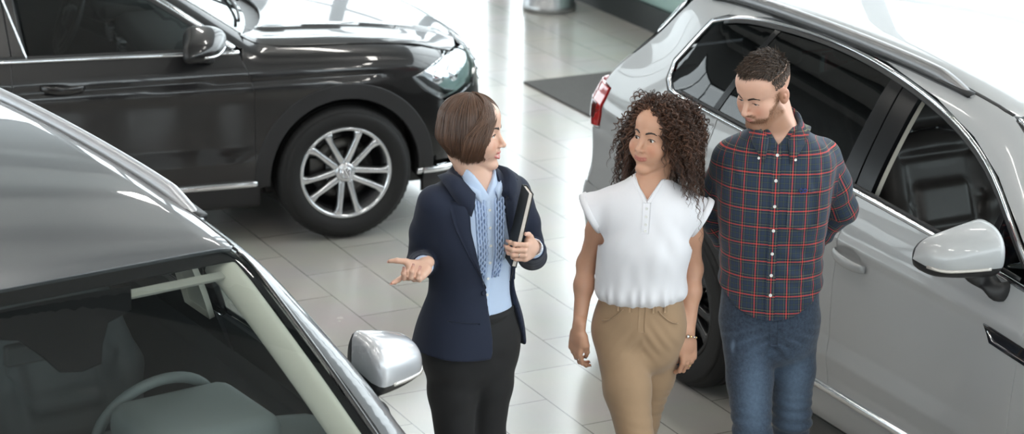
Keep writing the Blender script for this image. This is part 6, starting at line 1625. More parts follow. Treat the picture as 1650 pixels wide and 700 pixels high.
# ================================================================== the woman with the curly hair
M_SKIN2 = skin_mat('tanned skin', rgb(.60, .345, .235), rgb(.46, .17, .13))
M_CURL = hair_mat('dark brown curls', rgb(.010, .0045, .003), rgb(.16, .070, .038), .40)
M_WBLOUSE = cloth_mat('white viscose', rgb(.80, .80, .84), .75, 600, .12, .3, .02)
M_CHINO = cloth_mat('sand chino cloth', rgb(.37, .245, .145), .8, 700, .25, .25, .08)
M_FLAT = simple('tan shoe leather', rgb(.25, .16, .10), .4)
def curly_woman():
    org = A(.455, 7.90, 0); yw = -.06; root = empty('person', org)
    tag(root, 'woman with long dark curls in a white blouse and sand trousers', 'person', 'people talking between the cars')
    fwd = A(math.sin(yw), -math.cos(yw), 0); lft = A(math.cos(yw), math.sin(yw), 0)
    O = at(1061, 216, 7.94); R = frame((-.64, -.74, .11), 0.02); hf = head_field(False, 1.0, 0)
    nk = A(.466, 7.905, 1.375)
    S = Stack([(1.405, .468, 7.905, .050, .050, yw), (1.365, .466, 7.903, .085, .062, yw), (1.335, .465, 7.902, .125, .078, yw), (1.29, .464, 7.900, .156, .092, yw), (1.22, .462, 7.900, .152, .104, yw), (1.16, .461, 7.898, .148, .113, yw),
               (1.07, .456, 7.900, .128, .094, yw), (1.0, .453, 7.902, .126, .090, yw), (.92, .452, 7.905, .149, .104, yw), (.85, .453, 7.908, .158, .112, yw), (.78, .456, 7.91, .150, .108, yw)])
    Rs, Re, Rw = A(.322, 7.905, 1.305), A(.262, 7.965, 1.060), A(.240, 7.868, .866)
    Ls, Le, Lw = A(.607, 7.925, 1.292), A(.634, 7.975, 1.045), A(.619, 7.885, .838)
    rh = hand_field(Rw+unit(Rw-Re)*.02, (.62, -.74, -.15), (.10, -.16, -.97), -1, [(.45, .55, .35), (.55, .65, .4), (.6, .7, .4), (.62, .7, .45)], [(.022, .018, -.010), (.036, .048, -.018), (.035, .078, -.028), (.027, .100, -.036)], .92)
    lh = hand_field(Lw+unit(Lw-Le)*.02, (-.80, -.55, -.05), (-.10, -.16, -.97), 1, [(.50, .65, .4), (.6, .75, .45), (.68, .8, .45), (.75, .8, .5)], [(.022, .018, -.010), (.035, .048, -.020), (.034, .076, -.032), (.026, .096, -.040)], .92)
    hips = (A(.375, 7.895, .84), A(.535, 7.925, .84)); kn = (A(.450, 7.715, .475), A(.474, 7.96, .47)); an = (A(.462, 7.66, .09), A(.500, 8.20, .15))
    bd = Field(); S.put(bd, -.006)
    for s, e, w in ((Rs, Re, Rw), (Ls, Le, Lw)):
        m1 = s*.55+e*.45; m2 = e*.65+w*.35; bd.chain([s-A(0, 0, .012), m1, e, m2, w], [.043, .036, .030, .031, .0225], .03)
    for h, k, a in zip(hips, kn, an): bd.chain([h, k, a], [.078, .050, .034], .04); shoe(bd, a-A(0, 0, .02), fwd, .22)
    bd.cone(nk, O+R@A(0, -.040, -.075), .046, .042, .03); bd.cone(nk, O+R@A(0, -.030, -.045), .042, .046, .03)
    for s in (-1, 1): bd.cone(nk+lft*s*.018+fwd*.048-A(0, 0, .005), nk+lft*s*.11+fwd*.03+A(0, 0, -.028), .009, .009, .015)   # collar bones
    fn, lo, hi = local_prim(hf, O, R, .17); bd.add(fn, lo, hi, .007)
    for h in (rh, lh): bd.add(h, h.box_[0], h.box_[1], .012)
    g = (axis_grid((.17, .30, .0030), (.30, .385, .005), (.385, .55, .0026), (.55, .58, .005), (.58, .70, .0030)), axis_grid((7.45, 7.78, .010), (7.78, 8.04, .0028), (8.04, 8.3, .01)), axis_grid((-.02, .66, .014), (.66, .92, .0030), (.92, 1.32, .006), (1.32, 1.41, .004), (1.41, 1.70, .0024)))
    make_body(bd, g, O, R, hf, M_SKIN2, root, org, (rh, lh))
    eyeballs(root, O, R, (-.80, -.56, -.05), M_IRIS, org); brows(root, O, R, hf, M_CURL, org, .0029); lashes(root, O, R, hf, M_LASH, org)
    for h in (rh, lh):
        for nl in h.nails: mb = MB(); nail_mesh(mb, nl[0]-org, *nl[1:]); tag(mb.build('fingernail', M_NAILB, root), 'dark teal painted fingernail')
    # blouse with cap sleeves, gathered over the waistband
    B = Stack([(1.41, .468, 7.907, .056, .056, yw), (1.375, .466, 7.905, .092, .068, yw), (1.345, .465, 7.903, .135, .086, yw), (1.30, .464, 7.900, .172, .103, yw), (1.22, .461, 7.898, .166, .120, yw), (1.16, .458, 7.896, .164, .130, yw),
               (1.08, .450, 7.898, .160, .124, yw), (1.02, .446, 7.900, .160, .124, yw), (.985, .446, 7.900, .160, .122, yw), (.955, .448, 7.902, .140, .104, yw)])
    bl = Field(); B.put(bl)
    for s, sh in ((-1, Rs), (1, Ls)):
        tip = sh+lft*s*(.062 if s < 0 else .052)+A(0, 0, -.052); bl.cone(sh-lft*s*.03+A(0, 0, -.006), tip, .064, .075, .03); cut_plane(bl, sh+lft*s*(.050 if s < 0 else .040)+A(0, 0, -.040), lft*s*.86+A(0, 0, -.50), .115)
        bl.cone(sh+lft*s*.036-A(0, 0, .040), sh+lft*s*.10-A(0, 0, .085), .056, .062, .004, 's')
    def vcut(P):
        u, v = B.local(P); z = P[..., 2]; w = np.clip((z-1.338)/.075, 0, 2)*.050
        return smax(smax(np.abs(u+.004)-w, -v-.005, .004), 1.338-z, .004)
    bl.add(vcut, (.3, 7.7, 1.30), (.65, 8.0, 1.5), .004, 's'); bl.cone(nk-A(0, 0, .02), O+R@A(0, -.03, -.085), .060, .056, .006, 's')
    bl.add(lambda P: .955-P[..., 2], *EV, .01, 'i')
    V, Q = bl.mesh(axis_grid((.20, .74, .0045)), axis_grid((7.73, 8.06, .0045)), axis_grid((.94, 1.44, .0045)), 2)
    def bf(V, N):
        lowz = np.exp(-((V[:, 2]-.99)/.035)**2); u, v = B.local(V)
        d = .0035*lowz*np.sin(u*170+.8*np.sin(u*60))+.0022*lowz*wob(V*A(1, 1, .3), 90)
        d += .0056*wob(V*A(1, 1, .30), 32, 9)*np.clip((1.32-V[:, 2])/.1, 0, 1)+.0020*wob(V*A(1.5, 1, .5), 70, 22)+.0030*np.sin((V[:, 2]*.8+np.abs(u)*.9)*75+3*wob(V, 12, 18))*np.exp(-((np.abs(u)-.10)/.05)**2-((V[:, 2]-1.20)/.07)**2)
        return d
    V, N = displace(V, Q, bf); sharp(mesh_obj('blouse', V-org, Q, M_WBLOUSE, root))
    cl = Cloth(B, .0, yw, root, org)
    for s, sh in ((-1, Rs), (1, Ls)):
        n = unit(lft*s*.86+A(0, 0, -.50)); c = sh+lft*s*(.048 if s < 0 else .038)+A(0, 0, -.040); a = unit(np.cross(n, A(0, 1, 0))); b = np.cross(n, a)
        ring = [c+a*math.cos(t)*.071+b*math.sin(t)*.071 for t in np.arange(40)*2*PI/40]; V, Fc = sweep(ring, [(-.011, -.002), (-.012, .003), (-.004, .005), (.010, .0045), (.011, -.002)], N=[a*math.cos(t)+b*math.sin(t) for t in np.arange(40)*2*PI/40], closed=True)
        mesh_obj('sleeve_cuff', V-org, Fc, M_WBLOUSE, root)
    # neckline band and the short placket
    for s in (-1, 1):
        rows = []
        for t in np.linspace(0, 1, 16):
            z = 1.336+.066*t; u = -.004+s*(.050*(z-1.338)/.075+.001); rows.append([cl.on(z, u+s*w_, .0035+.002*math.sin(PI*w_/.013)) for w_ in (-.001, .004, .009, .013)])
        cl.slab('neckline_band', rows, .003, M_WBLOUSE)
    rows = [[cl.on(z, u, .004) for u in (-.017, -.012, -.004, .004, .009)] for z in np.linspace(1.338, 1.235, 20)]
    cl.slab('blouse_placket', rows, .003, M_WBLOUSE)
    for z in (1.318, 1.292, 1.266, 1.245): cl.button('button', z, -.004, .0048, M_BUTTW, .0055)
    # necklace
    pts = [nk+lft*(math.sin(a)*.060)+fwd*(math.cos(a)*.050+.006)+A(0, 0, .028-.062*max(0, math.cos(a))**1.5) for a in np.linspace(-1.9, 1.9, 40)]
    V, Fc = tube(np.array(pts)-org, .0009, 5); nc = mesh_obj('necklace', V, Fc, M_GOLD, root)
    mb = MB(); V, Fc = lathe([(0, .0035), (.005, .002), (.006, 0), (0, -.001)], 16, 'y'); mb.add(np.array(V)*A(1, -1, 1)+pts[20]+fwd*.004-A(0, 0, .005)-org, Fc); mb.build('pendant', M_SILVER, nc)
    # trousers
    T = Stack([(1.0, .453, 7.902, .140, .104, yw), (.965, .453, 7.903, .146, .108, yw), (.92, .452, 7.905, .158, .113, yw), (.85, .453, 7.908, .168, .121, yw), (.79, .455, 7.91, .152, .112, yw), (.735, .457, 7.91, .120, .10, yw), (.69, .460, 7.91, .07, .06, yw)])
    tr = Field(); T.put(tr)
    tr.chain([hips[0]-A(-.006, 0, .01), hips[0]*.5+kn[0]*.5, kn[0], an[0]+A(0, 0, .04)], [.092, .080, .060, .050], .025); tr.chain([hips[1]-A(.006, 0, .01), hips[1]*.5+kn[1]*.5, kn[1], an[1]+A(0, 0, .03)], [.090, .076, .058, .050], .025)
    tr.add(lambda P: P[..., 2]-.992, *EV, .004, 'i'); cut_plane(tr, an[0]+A(0, 0, .02), (0, 0, -1), .12); cut_plane(tr, an[1]+A(0, 0, .02), an[1]-kn[1], .12)
    V, Q = tr.mesh(axis_grid((.24, .66, .0055)), axis_grid((7.56, 8.25, .006)), axis_grid((.06, .45, .012), (.45, 1.01, .0055)), 2)
    def tf(V, N):
        kz = np.exp(-((V[:, 2]-.50)/.10)**2); cz = np.exp(-((V[:, 2]-.84)/.06)**2-((V[:, 0]-.46)/.10)**2)
        return .0038*kz*np.sin(V[:, 2]*190+4*wob(V, 14)+V[:, 0]*40)*np.clip(wob(V, 9, 9)+.7, 0, 1)+.0024*cz*np.sin((np.abs(V[:, 0]-.457)*1.0+V[:, 2]*.8)*150+2*wob(V, 16))+.0032*wob(V*A(1, 1, .6), 30, 18)
    V, N = displace(V, Q, tf); sharp(mesh_obj('trousers', V-org, Q, M_CHINO, root))
    ct = Cloth(T, .0, yw, root, org)
    fl = [[ct.on(z, -.004+u+.010*max(0, (.90-z)/.06)**2, .0035) for u in (-.002, .006, .014, .020)] for z in np.linspace(.985, .875, 16)]
    ct.slab('fly', fl, .003, M_CHINO)
    for u in (-.075, -.035, .045, .085):
        ct.slab('belt_loop', [[ct.on(z, u+w_, .0055) for w_ in (-.005, 0, .005)] for z in np.linspace(.988, .945, 6)], .003, M_CHINO)
    for s in (-1, 1):
        P = np.array([ct.on(.952-.052*math.sin(t*1.45), s*(.060+.070*t), .0025) for t in np.linspace(0, 1, 14)]); V, Fc = tube(P-org, .0022, 6); mesh_obj('pocket_edge', V, Fc, M_CHINO, root)
    for q in (0, 1):
        f = Field(); shoe(f, an[q]-A(0, 0, .02), fwd, .22); f2 = Field()
        for fn, lo, hi, k, op in f.p: f2.add((lambda P, fn=fn: fn(P)-.007), lo, hi, k, op)
        f2.add(lambda P: (.0 if q == 0 else .0)-P[..., 2], *EV, .003, 'i')
        c = an[q]; V, Q = f2.mesh(axis_grid((c[0]-.14, c[0]+.14, .008)), axis_grid((c[1]-.28, c[1]+.14, .008)), axis_grid((-.01, .20, .006)), 1); mesh_obj('shoe', V-org, Q, M_FLAT, root)
    # bracelet, watch, ring
    d = unit(Lw-Le); c = Lw+d*.012; b = unit(np.cross(d, A(0, 1, 0))); n = np.cross(b, d); NN = [b*math.cos(t)+n*math.sin(t) for t in np.arange(30)*2*PI/30]
    V, Fc = sweep([c+q*.0275 for q in NN], circ(.0016, 6), N=NN, closed=True); br = mesh_obj('bracelet', V-org, Fc, M_SILVER, root)
    for i, t in enumerate((-.5, -.1, .3, .8, 1.3, 2.2)):
        mb = MB(); V, Fc = lathe([(0, .0045), (.0035, .003), (.0045, 0), (.0035, -.003), (0, -.0045)], 12, 'z'); mb.add(np.array(V)*(1.6 if i == 1 else 1)+c+(b*math.cos(t-PI*.5)+n*math.sin(t-PI*.5))*.029-org, Fc); mb.build('bracelet_bead', M_SILVER if i % 2 else M_GOLD, br)
    V, Fc = hand_ring(lh, 2, (.68, .8, .45), .92); mesh_obj('finger_ring', V-org, Fc, M_GOLD, root)
    V, Fc = hand_ring(rh, 1, (.55, .65, .4), .92); mesh_obj('finger_ring', V-org, Fc, M_SILVER, root)
    hair_curls(root, O, R, org); root.location.y -= .03
def hair_curls(root, O, R, org):
    """an inner mass and several hundred springy ringlets falling over the shoulders"""
    f = Field(); f.ell((0, -.022, .034), (.088, .100, .092), k=.03); f.ell((0, -.050, -.05), (.085, .055, .09), k=.04)
    for s in (-1, 1): f.chain([(s*.066, -.008, .03), (s*.080, -.018, -.05), (s*.085, -.022, -.10)], [.026, .028, .016], .03)
    f.ell((0, .085, -.045), (.062, .080, .085), k=.012, op='s'); f.ell((0, .108, .015), (.055, .055, .045), k=.02, op='s')
    V, Q = f.mesh(axis_grid((-.16, .16, .005)), axis_grid((-.16, .13, .005)), axis_grid((-.21, .15, .005)), 1); V, N = displace(V, Q, lambda V, N: .004*wob(V, 160))
    Vs, Qs, Ts = [O+V@R.T], [Q], [np.full(len(V), .04)]; nb = len(V); n = 980; m = 72; P = np.zeros((n, m, 3)); tone = np.zeros(n); rad = np.zeros(n)
    G = R.T@A(0, 0, -1)            # gravity in head axes
    up = -G
    for i in range(n):
        while True:
            phi = rng.uniform(-PI, PI); th = math.acos(rng.uniform(-.35, 1)); 
            if abs(phi) < .85 and th > 1.12-.10*(abs(phi) < .4): continue
            break
        root_p = A(.076*math.sin(phi)*math.sin(th), -.016+.094*math.cos(phi)*math.sin(th), .034+.083*math.cos(th))
        nrm = unit(root_p/A(.076, .094, .083)**2-A(0, -.016, .034)/A(.076, .094, .083)**2)
        nrm = unit(nrm+A(0, -.25, 0)*(1 if abs(phi) < 1.3 else 0)+A(.0, 0, .15))
        sd = 1 if root_p[0] > 0 else -1
        reach = rng.uniform(.018, .058)*(1.0 if th > .5 else .85); drop = rng.uniform(.06, .36)*(1 if rng.uniform() < .75 else .55)
        if abs(phi) < 1.0: drop = rng.uniform(.05, .27)
        if th < .75 and abs(phi) < 1.3: drop *= .55
        if sd > 0: drop = drop*1.25+.02
        out = nrm*reach; side = unit(A(nrm[0], nrm[1]*.7, 0)+1e-6)
        p0 = root_p; p1 = root_p+out+up*reach*.35; 
        lean = side*rng.uniform(.006, .045)+A(sd*.012, 0, 0)
        if abs(phi) < 1.25: lean = lean+A(sd*.035, -.012, 0)
        p2 = p1+lean*.8+G*drop*.45+A(0, 0, 0); p3 = p2+lean*.35*rng.uniform(-.4, 1)+G*drop*.55
        # keep clear of the face
        for q in (p1, p2, p3):
            if q[1] > .045 and abs(q[0]) < .070 and q[2] < .040: q[0] = sd*rng.uniform(.072, .095); q[1] = min(q[1], .06)
            if q[1] > .075: q[1] = .075
        t = np.linspace(0, 1, m)[:, None]; C = (1-t)**3*p0+3*(1-t)**2*t*p1+3*(1-t)*t*t*p2+t**3*p3
        L = np.linalg.norm(np.diff(C, axis=0), axis=1).sum(); T = unit(np.gradient(C, axis=0)); a = unit(np.cross(T, A(.3, 1, .2))); b = np.cross(T, a)
        turns = L/rng.uniform(.020, .034); ph = rng.uniform(0, 6.28); amp = np.minimum(1, t*3.2)*rng.uniform(.0045, .0095)*(1-.25*t); hd = 1 if rng.uniform() < .5 else -1
        ang = ph+2*PI*turns*t*hd; P[i] = C+amp*(a*np.cos(ang)+b*np.sin(ang)); rad[i] = rng.uniform(.0010, .0021)
        tone[i] = min(1, .10+.75*rng.uniform(0, 1)**1.6*(1.15 if sd > 0 and th < 1.2 else .8))
    W_ = O+P@R.T; over = np.maximum(0, W_[..., 0]-.650)*sstep(1.56, 1.48, W_[..., 2]); W_[..., 0] -= over*.85; W_[..., 1] -= over*.35; P = (W_-O)@R    # she keeps clear of her neighbour's sleeve
    # three fine hairs follow each ringlet
    PP = [P]; RR = [rad]; TT = [tone]
    for k in range(2):
        J = rng.normal(0, .0022, (n, 1, 3))+rng.normal(0, .0012, (n, m, 3)).cumsum(1)*.12; PP.append(P+J); RR.append(rad*.45); TT.append(np.clip(tone+.12, 0, 1))
    P = np.concatenate(PP); V, Q, T = strands(P, np.concatenate(RR), 4, np.concatenate(TT)); 
    mesh_obj('hair', np.concatenate([Vs[0], O+V@R.T])-org, np.concatenate([Qs[0], Q+nb]), M_CURL, root, attrs=dict(tone=np.concatenate([Ts[0], T])))
curly_woman()

# ================================================================== the man in the plaid shirt
M_SKIN3 = skin_mat('light skin', rgb(.66, .40, .30), rgb(.50, .19, .16), rgb(.24, .115, .058))
M_HAIR3 = hair_mat('short brown hair', rgb(.022, .013, .009), rgb(.12, .075, .050), .5)
M_BEARD = hair_mat('ginger stubble', rgb(.10, .045, .022), rgb(.30, .15, .075), .5)
def plaid_mat(name='plaid cotton'):
    m, nt, b, o = nodes(name); L = nt.links.new
    a = nt.nodes.new('ShaderNodeAttribute'); a.attribute_name = 'weave'; sp = nt.nodes.new('ShaderNodeSeparateXYZ'); L(a.outputs['Vector'], sp.inputs[0])
    outs = []
    for ch, per in (('X', .0560), ('Y', .0620)):
        d = nt.nodes.new('ShaderNodeMath'); d.operation = 'DIVIDE'; d.inputs[1].default_value = per; L(sp.outputs[ch], d.inputs[0])
        fr = nt.nodes.new('ShaderNodeMath'); fr.operation = 'FRACT'; L(d.outputs[0], fr.inputs[0])
        cr = nt.nodes.new('ShaderNodeValToRGB'); cr.color_ramp.interpolation = 'CONSTANT'; L(fr.outputs[0], cr.inputs[0])
        st = [(0, (.74, .07, .05)), (.034, (.008, .013, .025)), (.15, (.24, .25, .12)), (.175, (.012, .020, .040)), (.27, (.016, .032, .066)), (.47, (.010, .016, .028)), (.50, (.055, .085, .055)), (.53, (.010, .016, .028)), (.56, (.016, .032, .066)), (.76, (.012, .020, .040)), (.83, (.20, .22, .12)), (.855, (.010, .016, .030)), (.972, (.74, .07, .05))]
        e = cr.color_ramp.elements; e[0].position = 0; e[0].color = st[0][1]+(1,); e[1].position = st[1][0]; e[1].color = st[1][1]+(1,)
        for p, c in st[2:]: q = e.new(p); q.color = c+(1,)
        outs.append(cr.outputs[0])
    mx = nt.nodes.new('ShaderNodeMix'); mx.data_type = 'RGBA'; mx.inputs[0].default_value = .5; L(outs[0], mx.inputs[6]); L(outs[1], mx.inputs[7]); L(mx.outputs[2], b.inputs['Base Color'])
    setp(b, Roughness=.85, Sheen_Weight=.15)
    tc = nt.nodes.new('ShaderNodeTexCoord'); t = nt.nodes.new('ShaderNodeTexNoise'); t.inputs['Scale'].default_value = 700; L(tc.outputs['Object'], t.inputs['Vector'])
    bp = nt.nodes.new('ShaderNodeBump'); bp.inputs['Strength'].default_value = .2; bp.inputs['Distance'].default_value = .002; L(t.outputs['Fac'], bp.inputs['Height']); L(bp.outputs[0], b.inputs['Normal'])
    return m
M_PLAID = plaid_mat()
def denim_mat():
    m, nt, b, o = nodes('washed denim'); L = nt.links.new; tc = nt.nodes.new('ShaderNodeTexCoord')
    a = nt.nodes.new('ShaderNodeAttribute'); a.attribute_name = 'fade'
    n1 = nt.nodes.new('ShaderNodeTexNoise'); n1.inputs['Scale'].default_value = 90; n1.inputs['Detail'].default_value = 6; n1.inputs['Roughness'].default_value = .75; L(tc.outputs['Object'], n1.inputs['Vector'])
    ad = nt.nodes.new('ShaderNodeMath'); ad.operation = 'MULTIPLY_ADD'; ad.inputs[1].default_value = .75; L(n1.outputs['Fac'], ad.inputs[0]); L(a.outputs['Fac'], ad.inputs[2])
    cr = nt.nodes.new('ShaderNodeValToRGB'); cr.color_ramp.elements[0].position = .22; cr.color_ramp.elements[0].color = (.008, .015, .032, 1); cr.color_ramp.elements[1].position = 1.15 if False else 1.0; cr.color_ramp.elements[1].color = (.105, .16, .24, 1); L(ad.outputs[0], cr.inputs[0])
    L(cr.outputs[0], b.inputs['Base Color']); setp(b, Roughness=.9, Sheen_Weight=.15)
    bp = nt.nodes.new('ShaderNodeBump'); bp.inputs['Strength'].default_value = .3; bp.inputs['Distance'].default_value = .002; L(n1.outputs['Fac'], bp.inputs['Height']); L(bp.outputs[0], b.inputs['Normal'])
    return m
M_DENIM = denim_mat()
M_EMBR = simple('blue embroidery', rgb(.02, .05, .22), .7)
def plaid_man():
    org = A(.905, 7.93, 0); yw = -.10; root = empty('person', org)
    tag(root, 'bearded man in a plaid shirt and blue jeans with his hands behind his back', 'person', 'people talking between the cars')
    fwd = A(math.sin(yw), -math.cos(yw), 0); lft = A(math.cos(yw), math.sin(yw), 0)
    O = at(1231, 147, 7.93); R = frame((-.68, -.68, -.36), .06); hf = head_field(True, .0, 0)
    nk = A(.908, 7.945, 1.535)
    S = Stack([(1.565, .908, 7.945, .060, .060, yw), (1.525, .908, 7.942, .088, .072, yw), (1.495, .907, 7.940, .135, .085, yw), (1.455, .906, 7.938, .172, .102, yw), (1.39, .905, 7.935, .184, .116, yw), (1.29, .905, 7.93, .178, .122, yw),
               (1.17, .905, 7.928, .166, .118, yw), (1.05, .906, 7.928, .161, .117, yw), (.95, .908, 7.93, .166, .118, yw), (.87, .911, 7.935, .164, .118, yw), (.79, .915, 7.94, .155, .112, yw)])
    Rs, Re, Rw = A(.752, 7.965, 1.428), A(.702, 8.085, 1.195), A(.83, 8.120, 1.01)
    Ls, Le, Lw = A(1.063, 7.985, 1.436), A(1.155, 8.075, 1.225), A(1.01, 8.125, 1.03)
    rh = hand_field(Rw+unit(Rw-Re)*.025, (.2, .3, .9), (.9, .1, -.35), -1, [(.5, .6, .4)]*4, TH_REL, 1.0); lh = hand_field(Lw+unit(Lw-Le)*.025+A(0, .035, 0), (-.2, .3, .9), (-.9, .1, -.35), 1, [(.5, .6, .4)]*4, TH_REL, 1.0)
    hips = (A(.832, 7.925, .85), A(.992, 7.955, .85)); kn = (A(.860, 7.80, .47), A(1.012, 7.955, .47)); an = (A(.875, 7.80, .09), A(1.01, 8.12, .12))
    bd = Field(); S.put(bd, -.004)
    for s, e, w in ((Rs, Re, Rw), (Ls, Le, Lw)): bd.chain([s, e, w], [.054, .044, .030], .03)
    for h, k, a in zip(hips, kn, an): bd.chain([h, k, a], [.082, .056, .038], .04); shoe(bd, a-A(0, 0, .02), fwd, .25)
    bd.cone(nk, O+R@A(0, -.034, -.080), .059, .055, .03); bd.cone(nk, O+R@A(0, -.022, -.055), .055, .054, .03)
    fn, lo, hi = local_prim(hf, O, R, .18); bd.add(fn, lo, hi, .009)
    for h in (rh, lh): bd.add(h, h.box_[0], h.box_[1], .012)
    def stub(L):
        x, y, z = np.abs(L[:, 0]), L[:, 1], L[:, 2]
        jaw = sstep(-.052, -.068, z-.030*np.clip((x-.03)/.03, 0, 1)*(y < .06))*sstep(-.02, .005, y)*sstep(-.145, -.120, z)
        side = np.exp(-((y-.006)/.016)**2)*sstep(.050, .058, x)*sstep(.030, .0, z)*sstep(-.08, -.05, z)
        mus = np.exp(-((z+.054)/.0065)**2)*sstep(.036, .026, x)*(y > .06)
        cut = 1-np.exp(-((z+.0665)/.006)**2)*sstep(.030, .022, x)*(y > .07)
        scalp = .55*sstep(.010, .050, z)*sstep(.050, .015, y-.30*np.clip(z-.06, 0, .1))
        neck = .35*sstep(-.045, -.065, y)*sstep(-.03, .01, z)
        return np.clip(np.maximum(np.maximum(.72*np.maximum(np.maximum(jaw, side), mus)*cut, scalp), neck), 0, 1)
    g = (axis_grid((.60, .75, .008), (.75, 1.00, .0030), (1.0, 1.24, .008)), axis_grid((7.52, 7.80, .010), (7.80, 8.07, .0030), (8.07, 8.26, .006)), axis_grid((-.02, .90, .014), (.90, 1.12, .006), (1.12, 1.50, .008), (1.50, 1.57, .004), (1.57, 1.86, .0025)))
    make_body(bd, g, O, R, hf, M_SKIN3, root, org, (rh, lh), stub)
    eyeballs(root, O, R, (-.72, -.52, -.50), M_IRISB, org, -.004); brows(root, O, R, hf, M_HAIR3, org, .0038, -.004, True); lashes(root, O, R, hf, M_LASH, org, -.0055, .0040, .0006)
    for h in (rh, lh):
        for nl in h.nails: mb = MB(); nail_mesh(mb, nl[0]-org, *nl[1:]); mb.build('fingernail', M_NAILN, root)
    # short hair: many small tapered locks brushed forward; stubble
    D = unit(rng.normal(size=(150000, 3))); D = D[(D[:, 1] < .96) & (D[:, 2] > -.85)]
    SP = shoot(hf, np.broadcast_to(A(0, -.014, .03), D.shape).copy(), D, .02, .16, 22); SN = grad(hf, SP)
    def scalp(n, test, ln, mat, nm, off=.0, rr=(.0007, .0014), m=5, lift=.5, dirv=None):
        k = np.flatnonzero(test(SP)); k = rng.permutation(k)[:n]; n = len(k); p, nn = SP[k], SN[k]
        fw = dirv(p); tg = unit(fw-nn*np.sum(fw*nn, -1, keepdims=True)+rng.normal(size=(n, 3))*.22); l = (ln(p)*rng.uniform(.7, 1.2, n))[:, None, None]
        t = np.linspace(0, 1, m)[None, :, None]; P = p[:, None]+nn[:, None]*off+(tg[:, None]*t+nn[:, None]*(lift*t*(1-.55*t)))*l
        V, Q, T = strands(P, rng.uniform(*rr, n), 4, rng.uniform(0, 1, n)**1.4); return mesh_obj(nm, O+V@R.T-org, Q, mat, root, attrs=dict(tone=T))
    def top(p):
        hl = np.interp(np.abs(p[:, 0]), [0, .02, .035, .052, .07], [.083, .080, .068, .052, .036])      # how far forward the hairline lies
        return (p[:, 2] > .026+.010*(p[:, 1] < -.03)) & (p[:, 1] < hl-.012+.10*np.maximum(0, p[:, 2]-.085)) & ~((p[:, 1] > .02) & (p[:, 2] < .055))
    scalp(9500, top, lambda p: .0045+.021*sstep(.045, .095, p[:, 2]), M_HAIR3, 'hair', -.001, (.0007, .0014), 5, .50, lambda p: np.where(p[:, 2:3] > .07, np.stack([-p[:, 0]*2, 1+0*p[:, 0], .1+0*p[:, 0]], -1), A(0, .45, -.8)))
    scalp(3600, lambda p: (rng.uniform(size=len(p)) < stub(p)*1.1) & (p[:, 2] < .012) & (p[:, 1] > -.012) & (np.abs(p[:, 0]) < .0765), lambda p: np.where(p[:, 2] < -.045, .0042, .0032), M_BEARD, 'beard', -.0006, (.00035, .0006), 3, .45, lambda p: np.broadcast_to(A(0, .2, -1), p.shape))
    # shirt
    W = Stack([(1.572, .908, 7.947, .066, .066, yw), (1.54, .908, 7.948, .100, .084, yw), (1.51, .907, 7.946, .150, .098, yw), (1.475, .906, 7.942, .186, .112, yw), (1.39, .905, 7.936, .199, .130, yw), (1.29, .905, 7.93, .194, .137, yw),
               (1.17, .905, 7.928, .184, .134, yw), (1.05, .906, 7.928, .180, .134, yw), (.95, .908, 7.93, .186, .137, yw), (.87, .911, 7.935, .188, .140, yw)], 2.4)
    sh = Field(); W.put(sh)
    for s, e, w in ((Rs, Re, Rw), (Ls, Le, Lw)): sh.chain([s, s*.5+e*.5, e, e*.5+w*.5, w], [.070, .063, .057, .050, .042], .035)
    for w, e in ((Rw, Re), (Lw, Le)): cut_plane(sh, w, w-e, .08)
    def vcut(P):
        u, v = W.local(P); z = P[..., 2]; wd = np.clip((z-1.512)/.065, 0, 2)*.048
        return smax(smax(np.abs(u-.002)-wd, -v, .004), 1.512-z, .004)
    sh.add(vcut, (.7, 7.7, 1.48), (1.1, 8.1, 1.7), .004, 's'); sh.cone(nk-A(0, 0, .01), O+R@A(0, -.03, -.085), .066, .062, .006, 's')
    def hem(P):
        u, v = W.local(P); return .900+.105*np.clip(np.abs(u)/.185, 0, 1)**2.2-P[..., 2]
    sh.add(hem, *EV, .004, 'i')
    V, Q = sh.mesh(axis_grid((.58, 1.27, .005)), axis_grid((7.74, 8.22, .005)), axis_grid((.88, 1.60, .005)), 2)
    arms = [(Rs, Re), (Re, Rw), (Ls, Le), (Le, Lw)]
    def weave(V):
        u, v = W.local(V); a = np.interp(np.clip(V[:, 2], W.lo, W.hi), W.z, W.c[2])
        U = np.stack([a*1.05*np.arcsin(np.clip(u/(a*1.05), -.999, .999)), V[:, 2], 0*u], -1)
        dt = W(V, 0.); acc = 0
        for i, (p, q) in enumerate(arms):
            if i % 2 == 0: acc = 0
            ax = q-p; Ln = np.linalg.norm(ax); ax = ax/Ln; t = (V-p)@ax; r = V-p-np.clip(t, 0, Ln)[:, None]*ax; d = np.linalg.norm(r, axis=1)-.055
            x = unit(np.cross(ax, A(0, 1, 0))); y = np.cross(ax, x); ang = np.arctan2(r@y, r@x)
            m = (d < dt-.004) & (t > (.045 if i % 2 == 0 else -.02)); dt = np.where(m, d, dt); U[m] = np.stack([ang*.056, -(acc+t), 0*t], -1)[m]; acc = Ln
        return U
    def sf(V, N):
        u, v = W.local(V); el = np.exp(-(np.minimum(np.linalg.norm(V-Re, axis=1), np.linalg.norm(V-Le, axis=1))/.12)**2)
        d = .0056*wob(V*A(1, 1, .45), 28)+.0045*el*wob(V, 60, 9)+.0022*np.sin((V[:, 2]+.7*np.abs(u))*80+4*wob(V, 10, 18))*np.exp(-((V[:, 2]-1.08)/.14)**2)
        d += .0035*np.exp(-((np.abs(u)-.135)/.03)**2-((V[:, 2]-1.40)/.06)**2)*np.sin(u*140+V[:, 2]*40)
        return d
    wv = weave(V); V, N = displace(V, Q, sf); sharp(mesh_obj('shirt', V-org, Q, M_PLAID, root, attrs=dict(weave=wv)))
    ck = Cloth(W, .001, yw, root, org)
